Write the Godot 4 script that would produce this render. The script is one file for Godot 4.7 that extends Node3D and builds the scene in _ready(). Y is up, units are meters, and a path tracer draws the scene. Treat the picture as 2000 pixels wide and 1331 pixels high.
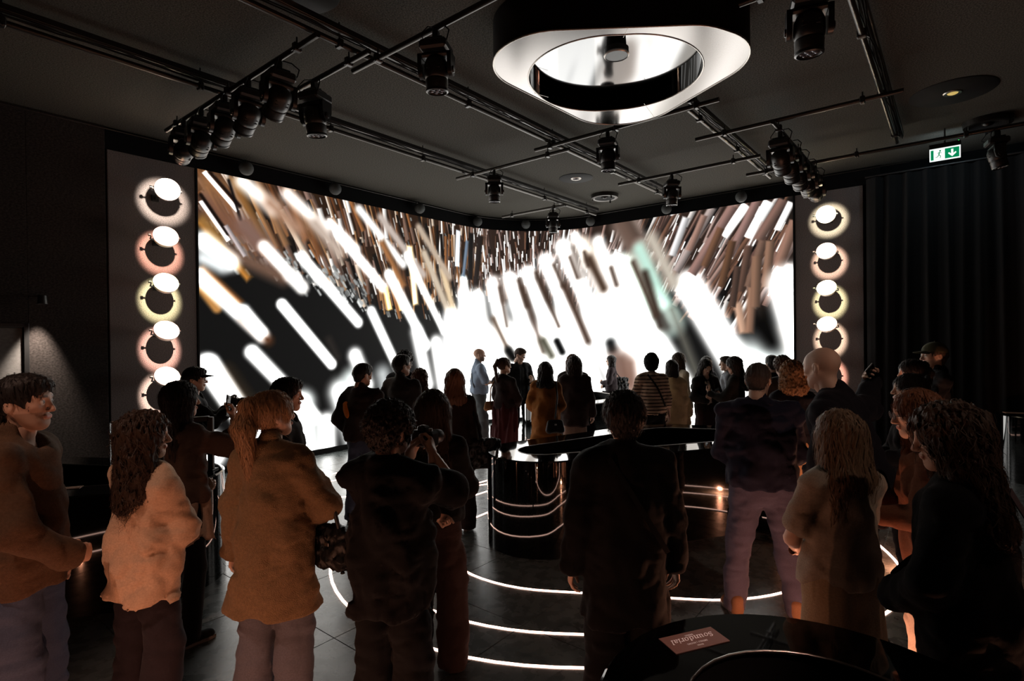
extends Node3D
# A dark showroom hall: a curved display wall, black glossy tables in the shape of guitar picks, light lines in the floor,
# a rig of pipes with moving heads, and a crowd watching. Metres, y up. The hall's walls run along the two directions U and V.

const U := Vector3(0.62858, 0.0, -0.77775)    # along the left wall, towards the far corner
const V := Vector3(-0.77775, 0.0, -0.62858)   # along the right wall, towards the far corner
const WALL_A := 8.6586                         # the left wall stands at this distance along V
const WALL_B := 11.1025                        # the right wall at this distance along U
const CEIL := 4.821
const TOP := 4.529                             # upper edge of the display wall and of the lamp panels
const BOT := 0.091
const CORNER := 2.2                            # radius of the rounded corner of the display wall
const S_LEFT := 3.4208                         # where the display begins along U
const S_RIGHT := 2.3391                        # where it ends along V
const TABLE_H := 0.88

var taken := {}
var M := {}
var tex := {}
var heads := {}
var hands := {}
var hairs := {}
var shoe_meshes := {}
var noise_a := FastNoiseLite.new()
var noise_b := FastNoiseLite.new()
var noise_c := FastNoiseLite.new()
var last := {}


func W(a: float, b: float, y := 0.0) -> Vector3:
	return V * a + U * b + Vector3(0, y, 0)


func _ready() -> void:
	set_view()
	set_materials()
	build_structure()
	build_screen()
	build_panels()
	build_rig()
	build_pendant()
	build_tables()
	build_floor_lights()
	build_people()
	build_belongings()
	build_small_things()


# ---------------------------------------------------------------- camera, sky, large lights, exposure
func set_view() -> void:
	var cam := Camera3D.new()
	cam.name = "camera"
	cam.fov = 63.3645
	cam.near = 0.05
	cam.far = 100.0
	add_child(cam)
	cam.transform = Transform3D(Basis(Vector3.RIGHT, -0.00566) * Basis(Vector3.BACK, -0.01135), Vector3(0, 2.0, 0))
	cam.current = true
	var we := WorldEnvironment.new()
	we.name = "environment"
	var e := Environment.new()
	e.background_mode = Environment.BG_COLOR
	e.background_color = Color(0, 0, 0)
	e.tonemap_mode = Environment.TONE_MAPPER_LINEAR
	e.tonemap_exposure = 1.0
	e.sdfgi_enabled = true
	e.ssao_enabled = true
	e.ssil_enabled = true
	we.environment = e
	add_child(we)
	# the display wall lights the hall: one soft light before each straight run of it and one before its corner
	var runs := [[W(WALL_A - 0.06, S_LEFT + 2.74, 2.31), -V, Vector2(5.4, 4.3), 0.10], [W(WALL_A - 0.75, WALL_B - 0.75, 2.31), -(U + V).normalized(), Vector2(2.6, 4.3), 0.16], [W(S_RIGHT + 2.06, WALL_B - 0.06, 2.31), -U, Vector2(4.0, 4.3), 0.16]]
	for r in runs:
		var l := AreaLight3D.new()
		l.name = "screen_light"
		l.area_size = r[2]
		l.area_normalize_energy = false
		l.light_energy = SCREEN_AREA_ENERGY * r[3]
		l.light_color = Color(1.0, 0.97, 0.93)
		l.area_range = 30.0
		l.area_attenuation = 2.0
		l.shadow_enabled = true
		add_child(l, true)
		l.look_at_from_position(r[0], r[0] + r[1])


const SCREEN_AREA_ENERGY := 3.0
const SCREEN_GLOW := 4.8


# ---------------------------------------------------------------- naming and tagging
func unseen_warm_spot(at: Vector3, to: Vector3, energy: float, angle: float, c: Color, where: String) -> void:   # an unseen ceiling lamp with a housing, placed to light what it aims at
	var t := thing("unseen_ceiling_spot", "unseen black ceiling spot, out of view, placed to throw warm light on " + where, "spotlight", at, 0.0, "unseen warm ceiling spots")
	var d := (to - at).normalized()
	var xf := facing(Vector3.ZERO, d) * Transform3D(Basis(Vector3.RIGHT, -PI / 2), Vector3.ZERO)
	part("housing", Shape.new().lathe([Vector2(0.001, -0.16), Vector2(0.05, -0.16), Vector2(0.055, -0.15), Vector2(0.055, 0.0), Vector2(0.05, 0.0), Vector2(0.05, -0.02)], xf, 20).mesh(), M.rig, t)
	part("lens", Shape.new().lathe([Vector2(0.05, -0.022), Vector2(0.001, -0.02)], xf, 20).mesh(), glow(c, 3.0), t)
	part("stem", Shape.new().tube([-d * 0.1, Vector3(0, CEIL - at.y, 0)], 0.012, 8).mesh(), M.rig, t)
	var l := SpotLight3D.new()
	l.name = "unseen_warm_light"
	l.light_color = c
	l.light_energy = energy
	l.spot_angle = angle
	l.spot_angle_attenuation = 0.9
	l.spot_range = 30.0
	l.spot_attenuation = 2.0
	l.light_size = 0.06
	l.shadow_enabled = true
	add_child(l, true)
	l.look_at_from_position(at + d * 0.02, to)


func numbered(called: String) -> String:
	if not taken.has(called):
		taken[called] = 0
		return called
	taken[called] += 1
	return "%s_%03d" % [called, taken[called]]


func tag(o: Node3D, label: String, category: String, group := "") -> Node3D:
	o.set_meta("label", label)
	o.set_meta("category", category)
	if group != "":
		o.set_meta("group", group)
	return o


func thing(called: String, label: String, category: String, at := Vector3.ZERO, turn := 0.0, group := "") -> Node3D:
	var o := Node3D.new()
	o.name = numbered(called)
	add_child(o)
	o.position = at
	o.rotation.y = turn
	tag(o, label, category, group)
	return o


func part(called: String, mesh: Mesh, m: Material, parent: Node, xf := Transform3D.IDENTITY) -> MeshInstance3D:
	var o := MeshInstance3D.new()
	o.name = called
	o.mesh = mesh
	o.material_override = m
	o.transform = xf
	o.cast_shadow = GeometryInstance3D.SHADOW_CASTING_SETTING_ON
	parent.add_child(o, true)
	return o


func structure(called: String, mesh: Mesh, m: Material, xf := Transform3D.IDENTITY) -> MeshInstance3D:
	var o := part(numbered(called), mesh, m, self, xf)
	o.set_meta("kind", "structure")
	return o


# ---------------------------------------------------------------- materials
func noise_tex(key: String, freq: float, octaves: int, as_normal: bool, bump: float, ramp: Gradient = null, size := 256, kind := FastNoiseLite.TYPE_SIMPLEX_SMOOTH) -> NoiseTexture2D:
	var t := NoiseTexture2D.new()
	var n := FastNoiseLite.new()
	n.noise_type = kind
	n.frequency = freq
	n.fractal_octaves = octaves
	n.seed = key.hash() % 1000
	t.noise = n
	t.width = size
	t.height = size
	t.seamless = true
	t.as_normal_map = as_normal
	t.bump_strength = bump
	if ramp:
		t.color_ramp = ramp
	tex[key] = t
	return t


func ramp(dark: Color, light: Color) -> Gradient:
	var g := Gradient.new()
	g.offsets = PackedFloat32Array([0.2, 0.8])
	g.colors = PackedColorArray([dark, light])
	return g


func mat(c: Color, rough: float, metal := 0.0, spec := 0.5) -> StandardMaterial3D:
	var m := StandardMaterial3D.new()
	m.albedo_color = c
	m.roughness = rough
	m.metallic = metal
	m.metallic_specular = spec
	return m


func cloth(c: Color, scale := 6.0, bump := 0.5, rim := 0.25) -> StandardMaterial3D:
	var key := "cloth%s%.1f%.2f" % [c.to_html(), scale, bump]
	if M.has(key):
		return M[key]
	var m := mat(c, 0.9, 0.0, 0.25)
	m.albedo_texture = tex["mottle"]
	m.normal_enabled = true
	m.normal_texture = tex["weave"]
	m.normal_scale = bump
	m.uv1_triplanar = true
	m.uv1_scale = Vector3.ONE * scale
	m.rim_enabled = true
	m.rim = rim
	m.rim_tint = 0.6
	M[key] = m
	return m


func glow(c: Color, energy: float) -> StandardMaterial3D:
	var m := mat(Color(0.05, 0.05, 0.05), 0.5)
	m.emission_enabled = true
	m.emission = c
	m.emission_energy_multiplier = energy
	return m


func set_materials() -> void:
	noise_a.noise_type = FastNoiseLite.TYPE_SIMPLEX_SMOOTH
	noise_a.frequency = 1.0
	noise_a.fractal_octaves = 2
	noise_a.seed = 7
	noise_b.noise_type = FastNoiseLite.TYPE_SIMPLEX_SMOOTH
	noise_b.frequency = 1.0
	noise_b.fractal_octaves = 1
	noise_b.seed = 21
	noise_c.noise_type = FastNoiseLite.TYPE_SIMPLEX_SMOOTH
	noise_c.frequency = 1.0
	noise_c.fractal_type = FastNoiseLite.FRACTAL_RIDGED
	noise_c.fractal_octaves = 2
	noise_c.seed = 5
	noise_tex("weave", 0.16, 2, true, 3.0)
	noise_tex("grain", 0.25, 2, true, 3.0)
	noise_tex("ripple", 0.012, 3, true, 2.0)
	noise_tex("mottle", 0.05, 4, false, 0.0, ramp(Color(0.88, 0.88, 0.88), Color(1, 1, 1)))
	noise_tex("felt", 0.14, 4, false, 0.0, ramp(Color(0.6, 0.6, 0.6), Color(1, 1, 1)))
	noise_tex("scuff", 0.018, 5, false, 0.0, ramp(Color(0.82, 0.82, 0.82), Color(1, 1, 1)), 512)
	var m := mat(Color(0.285, 0.278, 0.258), 0.95, 0.0, 0.2)
	m.albedo_texture = tex["felt"]
	m.uv1_triplanar = true
	m.uv1_world_triplanar = true
	m.uv1_scale = Vector3.ONE * 1.5
	M.ceiling = m
	m = mat(Color(0.22, 0.20, 0.19), 0.95, 0.0, 0.2)
	m.albedo_texture = tex["felt"]
	m.uv1_triplanar = true
	m.uv1_world_triplanar = true
	m.uv1_scale = Vector3.ONE * 1.2
	M.wall = m
	M.soffit = mat(Color(0.035, 0.037, 0.04), 0.9, 0.0, 0.2)
	m = mat(Color(0.46, 0.435, 0.43), 0.95, 0.0, 0.2)
	m.albedo_texture = tex["felt"]
	m.uv1_triplanar = true
	m.uv1_world_triplanar = true
	m.uv1_scale = Vector3.ONE * 2.5
	M.panel = m
	M.floor_tiles = []
	for k in 3:
		m = mat(Color(0.35, 0.37, 0.365) * [0.95, 1.0, 1.05][k], 0.30, 0.0, 0.62)
		m.albedo_texture = tex["scuff"]
		m.roughness_texture = tex["scuff"]
		m.roughness = 0.30
		m.normal_enabled = true
		m.normal_texture = tex["ripple"]
		m.normal_scale = 0.04
		m.uv1_triplanar = true
		m.uv1_world_triplanar = true
		m.uv1_scale = Vector3.ONE * 0.7
		M.floor_tiles.append(m)
	M.joint = mat(Color(0.03, 0.03, 0.03), 0.9)
	M.gloss = mat(Color(0.012, 0.012, 0.013), 0.035, 0.0, 0.55)
	M.matt = mat(Color(0.025, 0.025, 0.027), 0.75, 0.0, 0.3)
	M.rig = mat(Color(0.07, 0.07, 0.07), 0.42, 0.0, 0.5)
	M.pipe = mat(Color(0.20, 0.19, 0.18), 0.32, 0.75, 0.5)
	M.lens = mat(Color(0.45, 0.45, 0.48), 0.12, 0.6, 0.7)
	M.satin = mat(Color(0.45, 0.435, 0.425), 0.18, 1.0, 0.5)
	M.mirror = mat(Color(0.43, 0.43, 0.43), 0.06, 1.0, 0.5)
	M.steel = mat(Color(0.62, 0.60, 0.58), 0.3, 1.0, 0.5)
	M.white_enamel = mat(Color(0.90, 0.87, 0.84), 0.45, 0.0, 0.5)
	M.led = glow(Color(1.0, 0.80, 0.72), 8.0)
	M.leather = mat(Color(0.03, 0.03, 0.032), 0.5, 0.0, 0.4)
	M.leather.normal_enabled = true
	M.leather.normal_texture = tex["grain"]
	M.leather.normal_scale = 0.4
	M.leather.uv1_triplanar = true
	M.leather.uv1_scale = Vector3.ONE * 8.0
	M.black_plastic = mat(Color(0.04, 0.04, 0.042), 0.35, 0.0, 0.5)
	M.phone_glass = mat(Color(0.02, 0.02, 0.022), 0.08, 0.0, 0.5)
	m = mat(Color(0.95, 0.97, 1.0, 0.08), 0.03, 0.0, 0.5)
	m.transparency = BaseMaterial3D.TRANSPARENCY_ALPHA
	M.glass = m
	var sk := StandardMaterial3D.new()
	sk.vertex_color_use_as_albedo = true
	sk.roughness = 0.55
	sk.metallic_specular = 0.4
	M.skin = sk


# ---------------------------------------------------------------- mesh helpers
class Shape:
	var v := PackedVector3Array()
	var n := PackedVector3Array()
	var c := PackedColorArray()
	var i := PackedInt32Array()
	var sound := false

	func quad(a: Vector3, b: Vector3, cc: Vector3, d: Vector3) -> void:   # clockwise seen from outside
		var nn := (cc - a).cross(b - a).normalized()
		if nn == Vector3.ZERO:
			nn = (d - a).cross(cc - a).normalized()
		var k := v.size()
		v.append_array([a, b, cc, d])
		n.append_array([nn, nn, nn, nn])
		i.append_array([k, k + 1, k + 2, k, k + 2, k + 3])

	func tri(a: Vector3, b: Vector3, cc: Vector3) -> void:
		var nn := (cc - a).cross(b - a).normalized()
		var k := v.size()
		v.append_array([a, b, cc])
		n.append_array([nn, nn, nn])
		i.append_array([k, k + 1, k + 2])

	func box(size: Vector3, xf := Transform3D.IDENTITY, ch := 0.0) -> Shape:   # a box with chamfered edges
		var h := size * 0.5
		if ch <= 0.0:
			ch = minf(minf(h.x, h.y), h.z) * 0.08
		ch = minf(ch, minf(minf(h.x, h.y), h.z) * 0.9)
		var e := h - Vector3.ONE * ch
		for ax in 3:
			for s in [-1.0, 1.0]:
				var p1: int = (ax + 1) % 3
				var p2: int = (ax + 2) % 3
				var q := []
				for cr in [[-1, -1], [1, -1], [1, 1], [-1, 1]]:
					var p := Vector3.ZERO
					p[ax] = s * h[ax]
					p[p1] = cr[0] * e[p1]
					p[p2] = cr[1] * e[p2]
					q.append(xf * p)
				if s < 0:
					quad(q[0], q[1], q[2], q[3])
				else:
					quad(q[3], q[2], q[1], q[0])
		for ax in 3:   # chamfer strips along each axis
			var p1: int = (ax + 1) % 3
			var p2: int = (ax + 2) % 3
			for s1 in [-1.0, 1.0]:
				for s2 in [-1.0, 1.0]:
					var a := Vector3.ZERO
					a[p1] = s1 * h[p1]
					a[p2] = s2 * e[p2]
					var b := Vector3.ZERO
					b[p1] = s1 * e[p1]
					b[p2] = s2 * h[p2]
					var a2 := a
					var b2 := b
					a[ax] = -e[ax]
					b[ax] = -e[ax]
					a2[ax] = e[ax]
					b2[ax] = e[ax]
					if s1 * s2 > 0:
						quad(xf * a, xf * b, xf * b2, xf * a2)
					else:
						quad(xf * b, xf * a, xf * a2, xf * b2)
		for sx in [-1.0, 1.0]:
			for sy in [-1.0, 1.0]:
				for sz in [-1.0, 1.0]:
					var a := xf * Vector3(sx * h.x, sy * e.y, sz * e.z)
					var b := xf * Vector3(sx * e.x, sy * h.y, sz * e.z)
					var d := xf * Vector3(sx * e.x, sy * e.y, sz * h.z)
					if sx * sy * sz > 0:
						tri(a, d, b)
					else:
						tri(a, b, d)
		return self

	func tube(path: Array, radii, sides := 10, closed := false, caps := true) -> Shape:
		var count := path.size()
		var up := Vector3.UP
		var k0 := v.size()
		var prev_x := Vector3.ZERO
		for k in count:
			var p: Vector3 = path[k]
			var t: Vector3
			if closed:
				t = (path[(k + 1) % count] - path[(k + count - 1) % count]).normalized()
			else:
				t = (path[mini(k + 1, count - 1)] - path[maxi(k - 1, 0)]).normalized()
			var x := prev_x - t * prev_x.dot(t)
			if x.length() < 0.01:
				x = t.cross(up)
				if x.length() < 0.05:
					x = t.cross(Vector3.RIGHT)
			x = x.normalized()
			prev_x = x
			var y := x.cross(t)
			var r: float = radii if (radii is float) else radii[k]
			for s in sides:
				var an := TAU * s / sides
				var dir := x * cos(an) + y * sin(an)
				v.append(p + dir * r)
				n.append(dir)
		var rings := count if closed else count - 1
		for k in rings:
			var a := k0 + k * sides
			var b := k0 + ((k + 1) % count) * sides
			for s in sides:
				var s2 := (s + 1) % sides
				i.append_array([a + s, b + s, b + s2, a + s, b + s2, a + s2])
		if caps and not closed:
			for e in [0, count - 1]:
				var p: Vector3 = path[e]
				var t: Vector3 = (path[1] - path[0]).normalized() if e == 0 else (path[count - 2] - path[count - 1]).normalized()
				var c0 := v.size()
				v.append(p)
				n.append(-t)
				for s in sides:
					v.append(v[k0 + e * sides + s])
					n.append(-t)
				for s in sides:
					var s2 := (s + 1) % sides
					if e == 0:
						i.append_array([c0, c0 + 1 + s, c0 + 1 + s2])
					else:
						i.append_array([c0, c0 + 1 + s2, c0 + 1 + s])
		return self

	func lathe(profile: Array, xf := Transform3D.IDENTITY, sides := 24) -> Shape:   # profile: Vector2(radius, y); hard edges where a point repeats
		for k in profile.size() - 1:
			var a: Vector2 = profile[k]
			var b: Vector2 = profile[k + 1]
			var d := b - a
			if d.length() < 0.00001:
				continue
			var nr := Vector2(d.y, -d.x).normalized()
			var na := nr
			var nb := nr
			if k > 0:
				var dp: Vector2 = a - profile[k - 1]
				if dp.length() > 0.00001 and dp.normalized().dot(d.normalized()) > 0.75:
					na = (nr + Vector2(dp.y, -dp.x).normalized()).normalized()
			if k + 2 < profile.size():
				var dn: Vector2 = profile[k + 2] - b
				if dn.length() > 0.00001 and dn.normalized().dot(d.normalized()) > 0.75:
					nb = (nr + Vector2(dn.y, -dn.x).normalized()).normalized()
			var k0 := v.size()
			for s in sides + 1:
				var an := TAU * s / sides
				var cs := cos(an)
				var sn := sin(an)
				v.append(xf * Vector3(a.x * cs, a.y, a.x * sn))
				v.append(xf * Vector3(b.x * cs, b.y, b.x * sn))
				n.append((xf.basis * Vector3(na.x * cs, na.y, na.x * sn)).normalized())
				n.append((xf.basis * Vector3(nb.x * cs, nb.y, nb.x * sn)).normalized())
			for s in sides:
				var q: int = k0 + s * 2
				i.append_array([q, q + 1, q + 3, q, q + 3, q + 2])
		return self

	func ball(at: Vector3, r: Vector3, sides := 16) -> Shape:
		var prof := []
		var half := sides / 2
		for k in half + 1:
			var an := -PI / 2 + PI * k / half
			prof.append(Vector2(maxf(cos(an), 0.0001), sin(an)))
		return lathe(prof, Transform3D(Basis.from_scale(r), at), sides)

	func prism(outline: PackedVector2Array, y0: float, y1: float, top := true, bottom := true, side := true) -> Shape:   # outline in x, z
		var count := outline.size()
		if side:
			var k0 := v.size()
			for k in count:
				var pv := outline[(k + count - 1) % count]
				var nx := outline[(k + 1) % count]
				var d := (nx - pv).normalized()
				var nn := Vector3(d.y, 0, -d.x)
				v.append(Vector3(outline[k].x, y0, outline[k].y))
				v.append(Vector3(outline[k].x, y1, outline[k].y))
				n.append(nn)
				n.append(nn)
			var area := 0.0
			for k in count:
				area += outline[k].cross(outline[(k + 1) % count])
			var ccw := area < 0.0
			for k in count:
				var a := k0 + k * 2
				var b := k0 + ((k + 1) % count) * 2
				if ccw:
					i.append_array([a, b, b + 1, a, b + 1, a + 1])
				else:
					i.append_array([a, b + 1, b, a, a + 1, b + 1])
			if ccw:
				for k in range(k0, v.size()):
					n[k] = -n[k]
		var tris := Geometry2D.triangulate_polygon(outline)
		for f in [[top, y1, 1.0], [bottom, y0, -1.0]]:
			if not f[0]:
				continue
			var k0 := v.size()
			for p in outline:
				v.append(Vector3(p.x, f[1], p.y))
				n.append(Vector3(0, f[2], 0))
			for t in range(0, tris.size(), 3):
				i.append_array([k0 + tris[t], k0 + tris[t + 1], k0 + tris[t + 2]])
		return self

	func band(inner: PackedVector2Array, outer: PackedVector2Array, y: float, up: float) -> Shape:   # a flat ring between two outlines with as many points
		var count := inner.size()
		var k0 := v.size()
		for k in count:
			v.append(Vector3(inner[k].x, y, inner[k].y))
			v.append(Vector3(outer[k].x, y, outer[k].y))
			n.append(Vector3(0, up, 0))
			n.append(Vector3(0, up, 0))
		for k in count:
			var a := k0 + k * 2
			var b := k0 + ((k + 1) % count) * 2
			i.append_array([a, a + 1, b + 1, a, b + 1, b])
		return self

	func mesh() -> ArrayMesh:
		var m := ArrayMesh.new()
		if v.is_empty():
			return m
		if not sound:   # every face turned the way its normals point
			for k in range(0, i.size(), 3):
				var a := v[i[k]]
				if (v[i[k + 2]] - a).cross(v[i[k + 1]] - a).dot(n[i[k]] + n[i[k + 1]] + n[i[k + 2]]) < 0.0:
					var t := i[k + 1]
					i[k + 1] = i[k + 2]
					i[k + 2] = t
		var arr := []
		arr.resize(Mesh.ARRAY_MAX)
		arr[Mesh.ARRAY_VERTEX] = v
		arr[Mesh.ARRAY_NORMAL] = n
		if c.size() == v.size():
			arr[Mesh.ARRAY_COLOR] = c
		arr[Mesh.ARRAY_INDEX] = i
		m.add_surface_from_arrays(Mesh.PRIMITIVE_TRIANGLES, arr)
		return m

	func add(o: Shape, xf := Transform3D.IDENTITY, flip := false) -> void:
		var k0 := v.size()
		for k in o.v.size():
			v.append(xf * o.v[k])
			n.append((xf.basis * o.n[k]).normalized())
		if o.c.size() == o.v.size():
			c.append_array(o.c)
		for k in range(0, o.i.size(), 3):
			if flip:
				i.append_array([k0 + o.i[k], k0 + o.i[k + 2], k0 + o.i[k + 1]])
			else:
				i.append_array([k0 + o.i[k], k0 + o.i[k + 1], k0 + o.i[k + 2]])


func hull(circles: Array, grow := 0.0, step := 0.12) -> PackedVector2Array:   # the outline round some circles (x, z, radius), evenly stepped
	var pts := PackedVector2Array()
	for c in circles:
		for k in 72:
			var an := TAU * k / 72
			pts.append(Vector2(c[0] + cos(an) * (c[2] + grow), c[1] + sin(an) * (c[2] + grow)))
	var h := Geometry2D.convex_hull(pts)
	h.remove_at(h.size() - 1)
	var total := 0.0
	for k in h.size():
		total += h[k].distance_to(h[(k + 1) % h.size()])
	var count := 96
	var out := PackedVector2Array()
	var at := 0.0
	var seg := 0
	var done := 0.0
	for k in count:
		var want := total * k / count
		while done + h[seg].distance_to(h[(seg + 1) % h.size()]) < want:
			done += h[seg].distance_to(h[(seg + 1) % h.size()])
			seg += 1
		var l := h[seg].distance_to(h[(seg + 1) % h.size()])
		out.append(h[seg].lerp(h[(seg + 1) % h.size()], (want - done) / maxf(l, 0.00001)))
	return out


func flat3(o: PackedVector2Array, y: float) -> Array:
	var r := []
	for p in o:
		r.append(Vector3(p.x, y, p.y))
	return r


func facing(at: Vector3, dir: Vector3, up := Vector3.UP) -> Transform3D:   # -z looks along dir
	if absf(dir.normalized().dot(up)) > 0.999:
		up = Vector3.RIGHT
	return Transform3D(Basis.looking_at(dir, up), at)


# ---------------------------------------------------------------- bodies: distance fields meshed as surface nets
class Field:
	var o: Vector3
	var c: float
	var nx: int
	var ny: int
	var nz: int
	var d: PackedFloat32Array

	func _init(lo: Vector3, hi: Vector3, cell: float) -> void:
		o = lo - Vector3.ONE * cell * 2.0
		c = cell
		nx = int(ceil((hi.x - lo.x) / cell)) + 5
		ny = int(ceil((hi.y - lo.y) / cell)) + 5
		nz = int(ceil((hi.z - lo.z) / cell)) + 5
		d.resize(nx * ny * nz)
		d.fill(1.0)

	# elliptic capsule from a to b: radii (across x, across z) at each end; k rounds the joint with what is there; cut: taken away instead
	func cap(a: Vector3, b: Vector3, ra: Vector2, rb: Vector2, k: float, cut := false) -> void:
		var g := d
		d = PackedFloat32Array()
		var m := maxf(maxf(ra.x, ra.y), maxf(rb.x, rb.y)) + k * 0.5 + c * 1.5
		var x0 := maxi(0, int((minf(a.x, b.x) - m - o.x) / c))
		var x1 := mini(nx - 1, int((maxf(a.x, b.x) + m - o.x) / c) + 1)
		var y0 := maxi(0, int((minf(a.y, b.y) - m - o.y) / c))
		var y1 := mini(ny - 1, int((maxf(a.y, b.y) + m - o.y) / c) + 1)
		var z0 := maxi(0, int((minf(a.z, b.z) - m - o.z) / c))
		var z1 := mini(nz - 1, int((maxf(a.z, b.z) + m - o.z) / c) + 1)
		var ax := b.x - a.x
		var ay := b.y - a.y
		var az := b.z - a.z
		var l2 := maxf(ax * ax + ay * ay + az * az, 0.0000001)
		var round_ := absf(ra.x - ra.y) < 0.0005 and absf(rb.x - rb.y) < 0.0005
		for z in range(z0, z1 + 1):
			var qz := o.z + z * c - a.z
			for y in range(y0, y1 + 1):
				var qy := o.y + y * c - a.y
				var at := (z * ny + y) * nx + x0
				for x in range(x0, x1 + 1):
					var qx := o.x + x * c - a.x
					var t := clampf((qx * ax + qy * ay + qz * az) / l2, 0.0, 1.0)
					var ex := qx - ax * t
					var ey := qy - ay * t
					var ez := qz - az * t
					var s: float
					if round_:
						s = sqrt(ex * ex + ey * ey + ez * ez) - (ra.x + (rb.x - ra.x) * t)
					else:
						var rx := ra.x + (rb.x - ra.x) * t
						var rz := ra.y + (rb.y - ra.y) * t
						var rm := minf(rx, rz)
						s = (sqrt(ex * ex / (rx * rx) + ey * ey / (rm * rm) + ez * ez / (rz * rz)) - 1.0) * rm
					var e := g[at]
					if cut:
						s = -s
						var h := maxf(k - absf(e - s), 0.0) / k
						g[at] = maxf(e, s) + h * h * k * 0.25
					else:
						var h := maxf(k - absf(e - s), 0.0) / k
						g[at] = minf(e, s) - h * h * k * 0.25
					at += 1
		d = g

	func bone(a: Vector3, b: Vector3, ra: float, rb: float, k: float, cut := false) -> void:
		cap(a, b, Vector2(ra, ra), Vector2(rb, rb), k, cut)

	func ell(at: Vector3, r: Vector3, k: float, cut := false) -> void:
		var g := d
		d = PackedFloat32Array()
		var m := maxf(r.x, maxf(r.y, r.z)) + k * 0.5 + c * 1.5
		var lo := (at - Vector3.ONE * m - o) / c
		var hi := (at + Vector3.ONE * m - o) / c
		var rm := minf(r.x, minf(r.y, r.z))
		for z in range(maxi(0, int(lo.z)), mini(nz - 1, int(hi.z) + 1) + 1):
			var qz := (o.z + z * c - at.z) / r.z
			for y in range(maxi(0, int(lo.y)), mini(ny - 1, int(hi.y) + 1) + 1):
				var qy := (o.y + y * c - at.y) / r.y
				var x0 := maxi(0, int(lo.x))
				var i := (z * ny + y) * nx + x0
				for x in range(x0, mini(nx - 1, int(hi.x) + 1) + 1):
					var qx := (o.x + x * c - at.x) / r.x
					var s := (sqrt(qx * qx + qy * qy + qz * qz) - 1.0) * rm
					var e := g[i]
					if cut:
						s = -s
						var h := maxf(k - absf(e - s), 0.0) / k
						g[i] = maxf(e, s) + h * h * k * 0.25
					else:
						var h := maxf(k - absf(e - s), 0.0) / k
						g[i] = minf(e, s) - h * h * k * 0.25
					i += 1
		d = g

	func keep(point: Vector3, normal: Vector3) -> void:   # cut away what lies on the normal's side of a plane
		var g := d
		d = PackedFloat32Array()
		var i := 0
		for z in nz:
			for y in ny:
				var base := (o.z + z * c - point.z) * normal.z + (o.y + y * c - point.y) * normal.y + (o.x - point.x) * normal.x
				if maxf(base, base + normal.x * nx * c) < -c * 3.0:
					i += nx
					continue
				for x in nx:
					var s := base + normal.x * x * c
					if s > g[i]:
						g[i] = s
					i += 1
		d = g

	func folds(noise: FastNoiseLite, amount: float, freq: Vector3, noise2: FastNoiseLite = null, amount2 := 0.0, freq2 := Vector3.ONE) -> void:   # shallow relief on the surface
		var g := d
		d = PackedFloat32Array()
		var lim := c * 3.0
		var i := 0
		for z in nz:
			var pz := o.z + z * c
			for y in ny:
				var py := o.y + y * c
				for x in nx:
					var e := g[i]
					if e < lim and e > -lim:
						var px := o.x + x * c
						e += (noise.get_noise_3d(px * freq.x, py * freq.y, pz * freq.z) - 0.25) * amount
						if noise2:
							e += (noise2.get_noise_3d(px * freq2.x, py * freq2.y, pz * freq2.z) - 0.35) * amount2
						g[i] = e
					i += 1
		d = g

	func value(p: Vector3) -> float:
		var q := (p - o) / c
		var x := int(q.x)
		var y := int(q.y)
		var z := int(q.z)
		if x < 0 or y < 0 or z < 0 or x >= nx - 1 or y >= ny - 1 or z >= nz - 1:
			return 1.0
		var fx := q.x - x
		var fy := q.y - y
		var fz := q.z - z
		var i := (z * ny + y) * nx + x
		var sy := nx
		var sz := nx * ny
		var a := lerpf(lerpf(d[i], d[i + 1], fx), lerpf(d[i + sy], d[i + sy + 1], fx), fy)
		var b := lerpf(lerpf(d[i + sz], d[i + sz + 1], fx), lerpf(d[i + sz + sy], d[i + sz + sy + 1], fx), fy)
		return lerpf(a, b, fz)

	func grad(p: Vector3) -> Vector3:
		return Vector3(value(p + Vector3(c, 0, 0)) - value(p - Vector3(c, 0, 0)), value(p + Vector3(0, c, 0)) - value(p - Vector3(0, c, 0)), value(p + Vector3(0, 0, c)) - value(p - Vector3(0, 0, c))).normalized()

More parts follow.
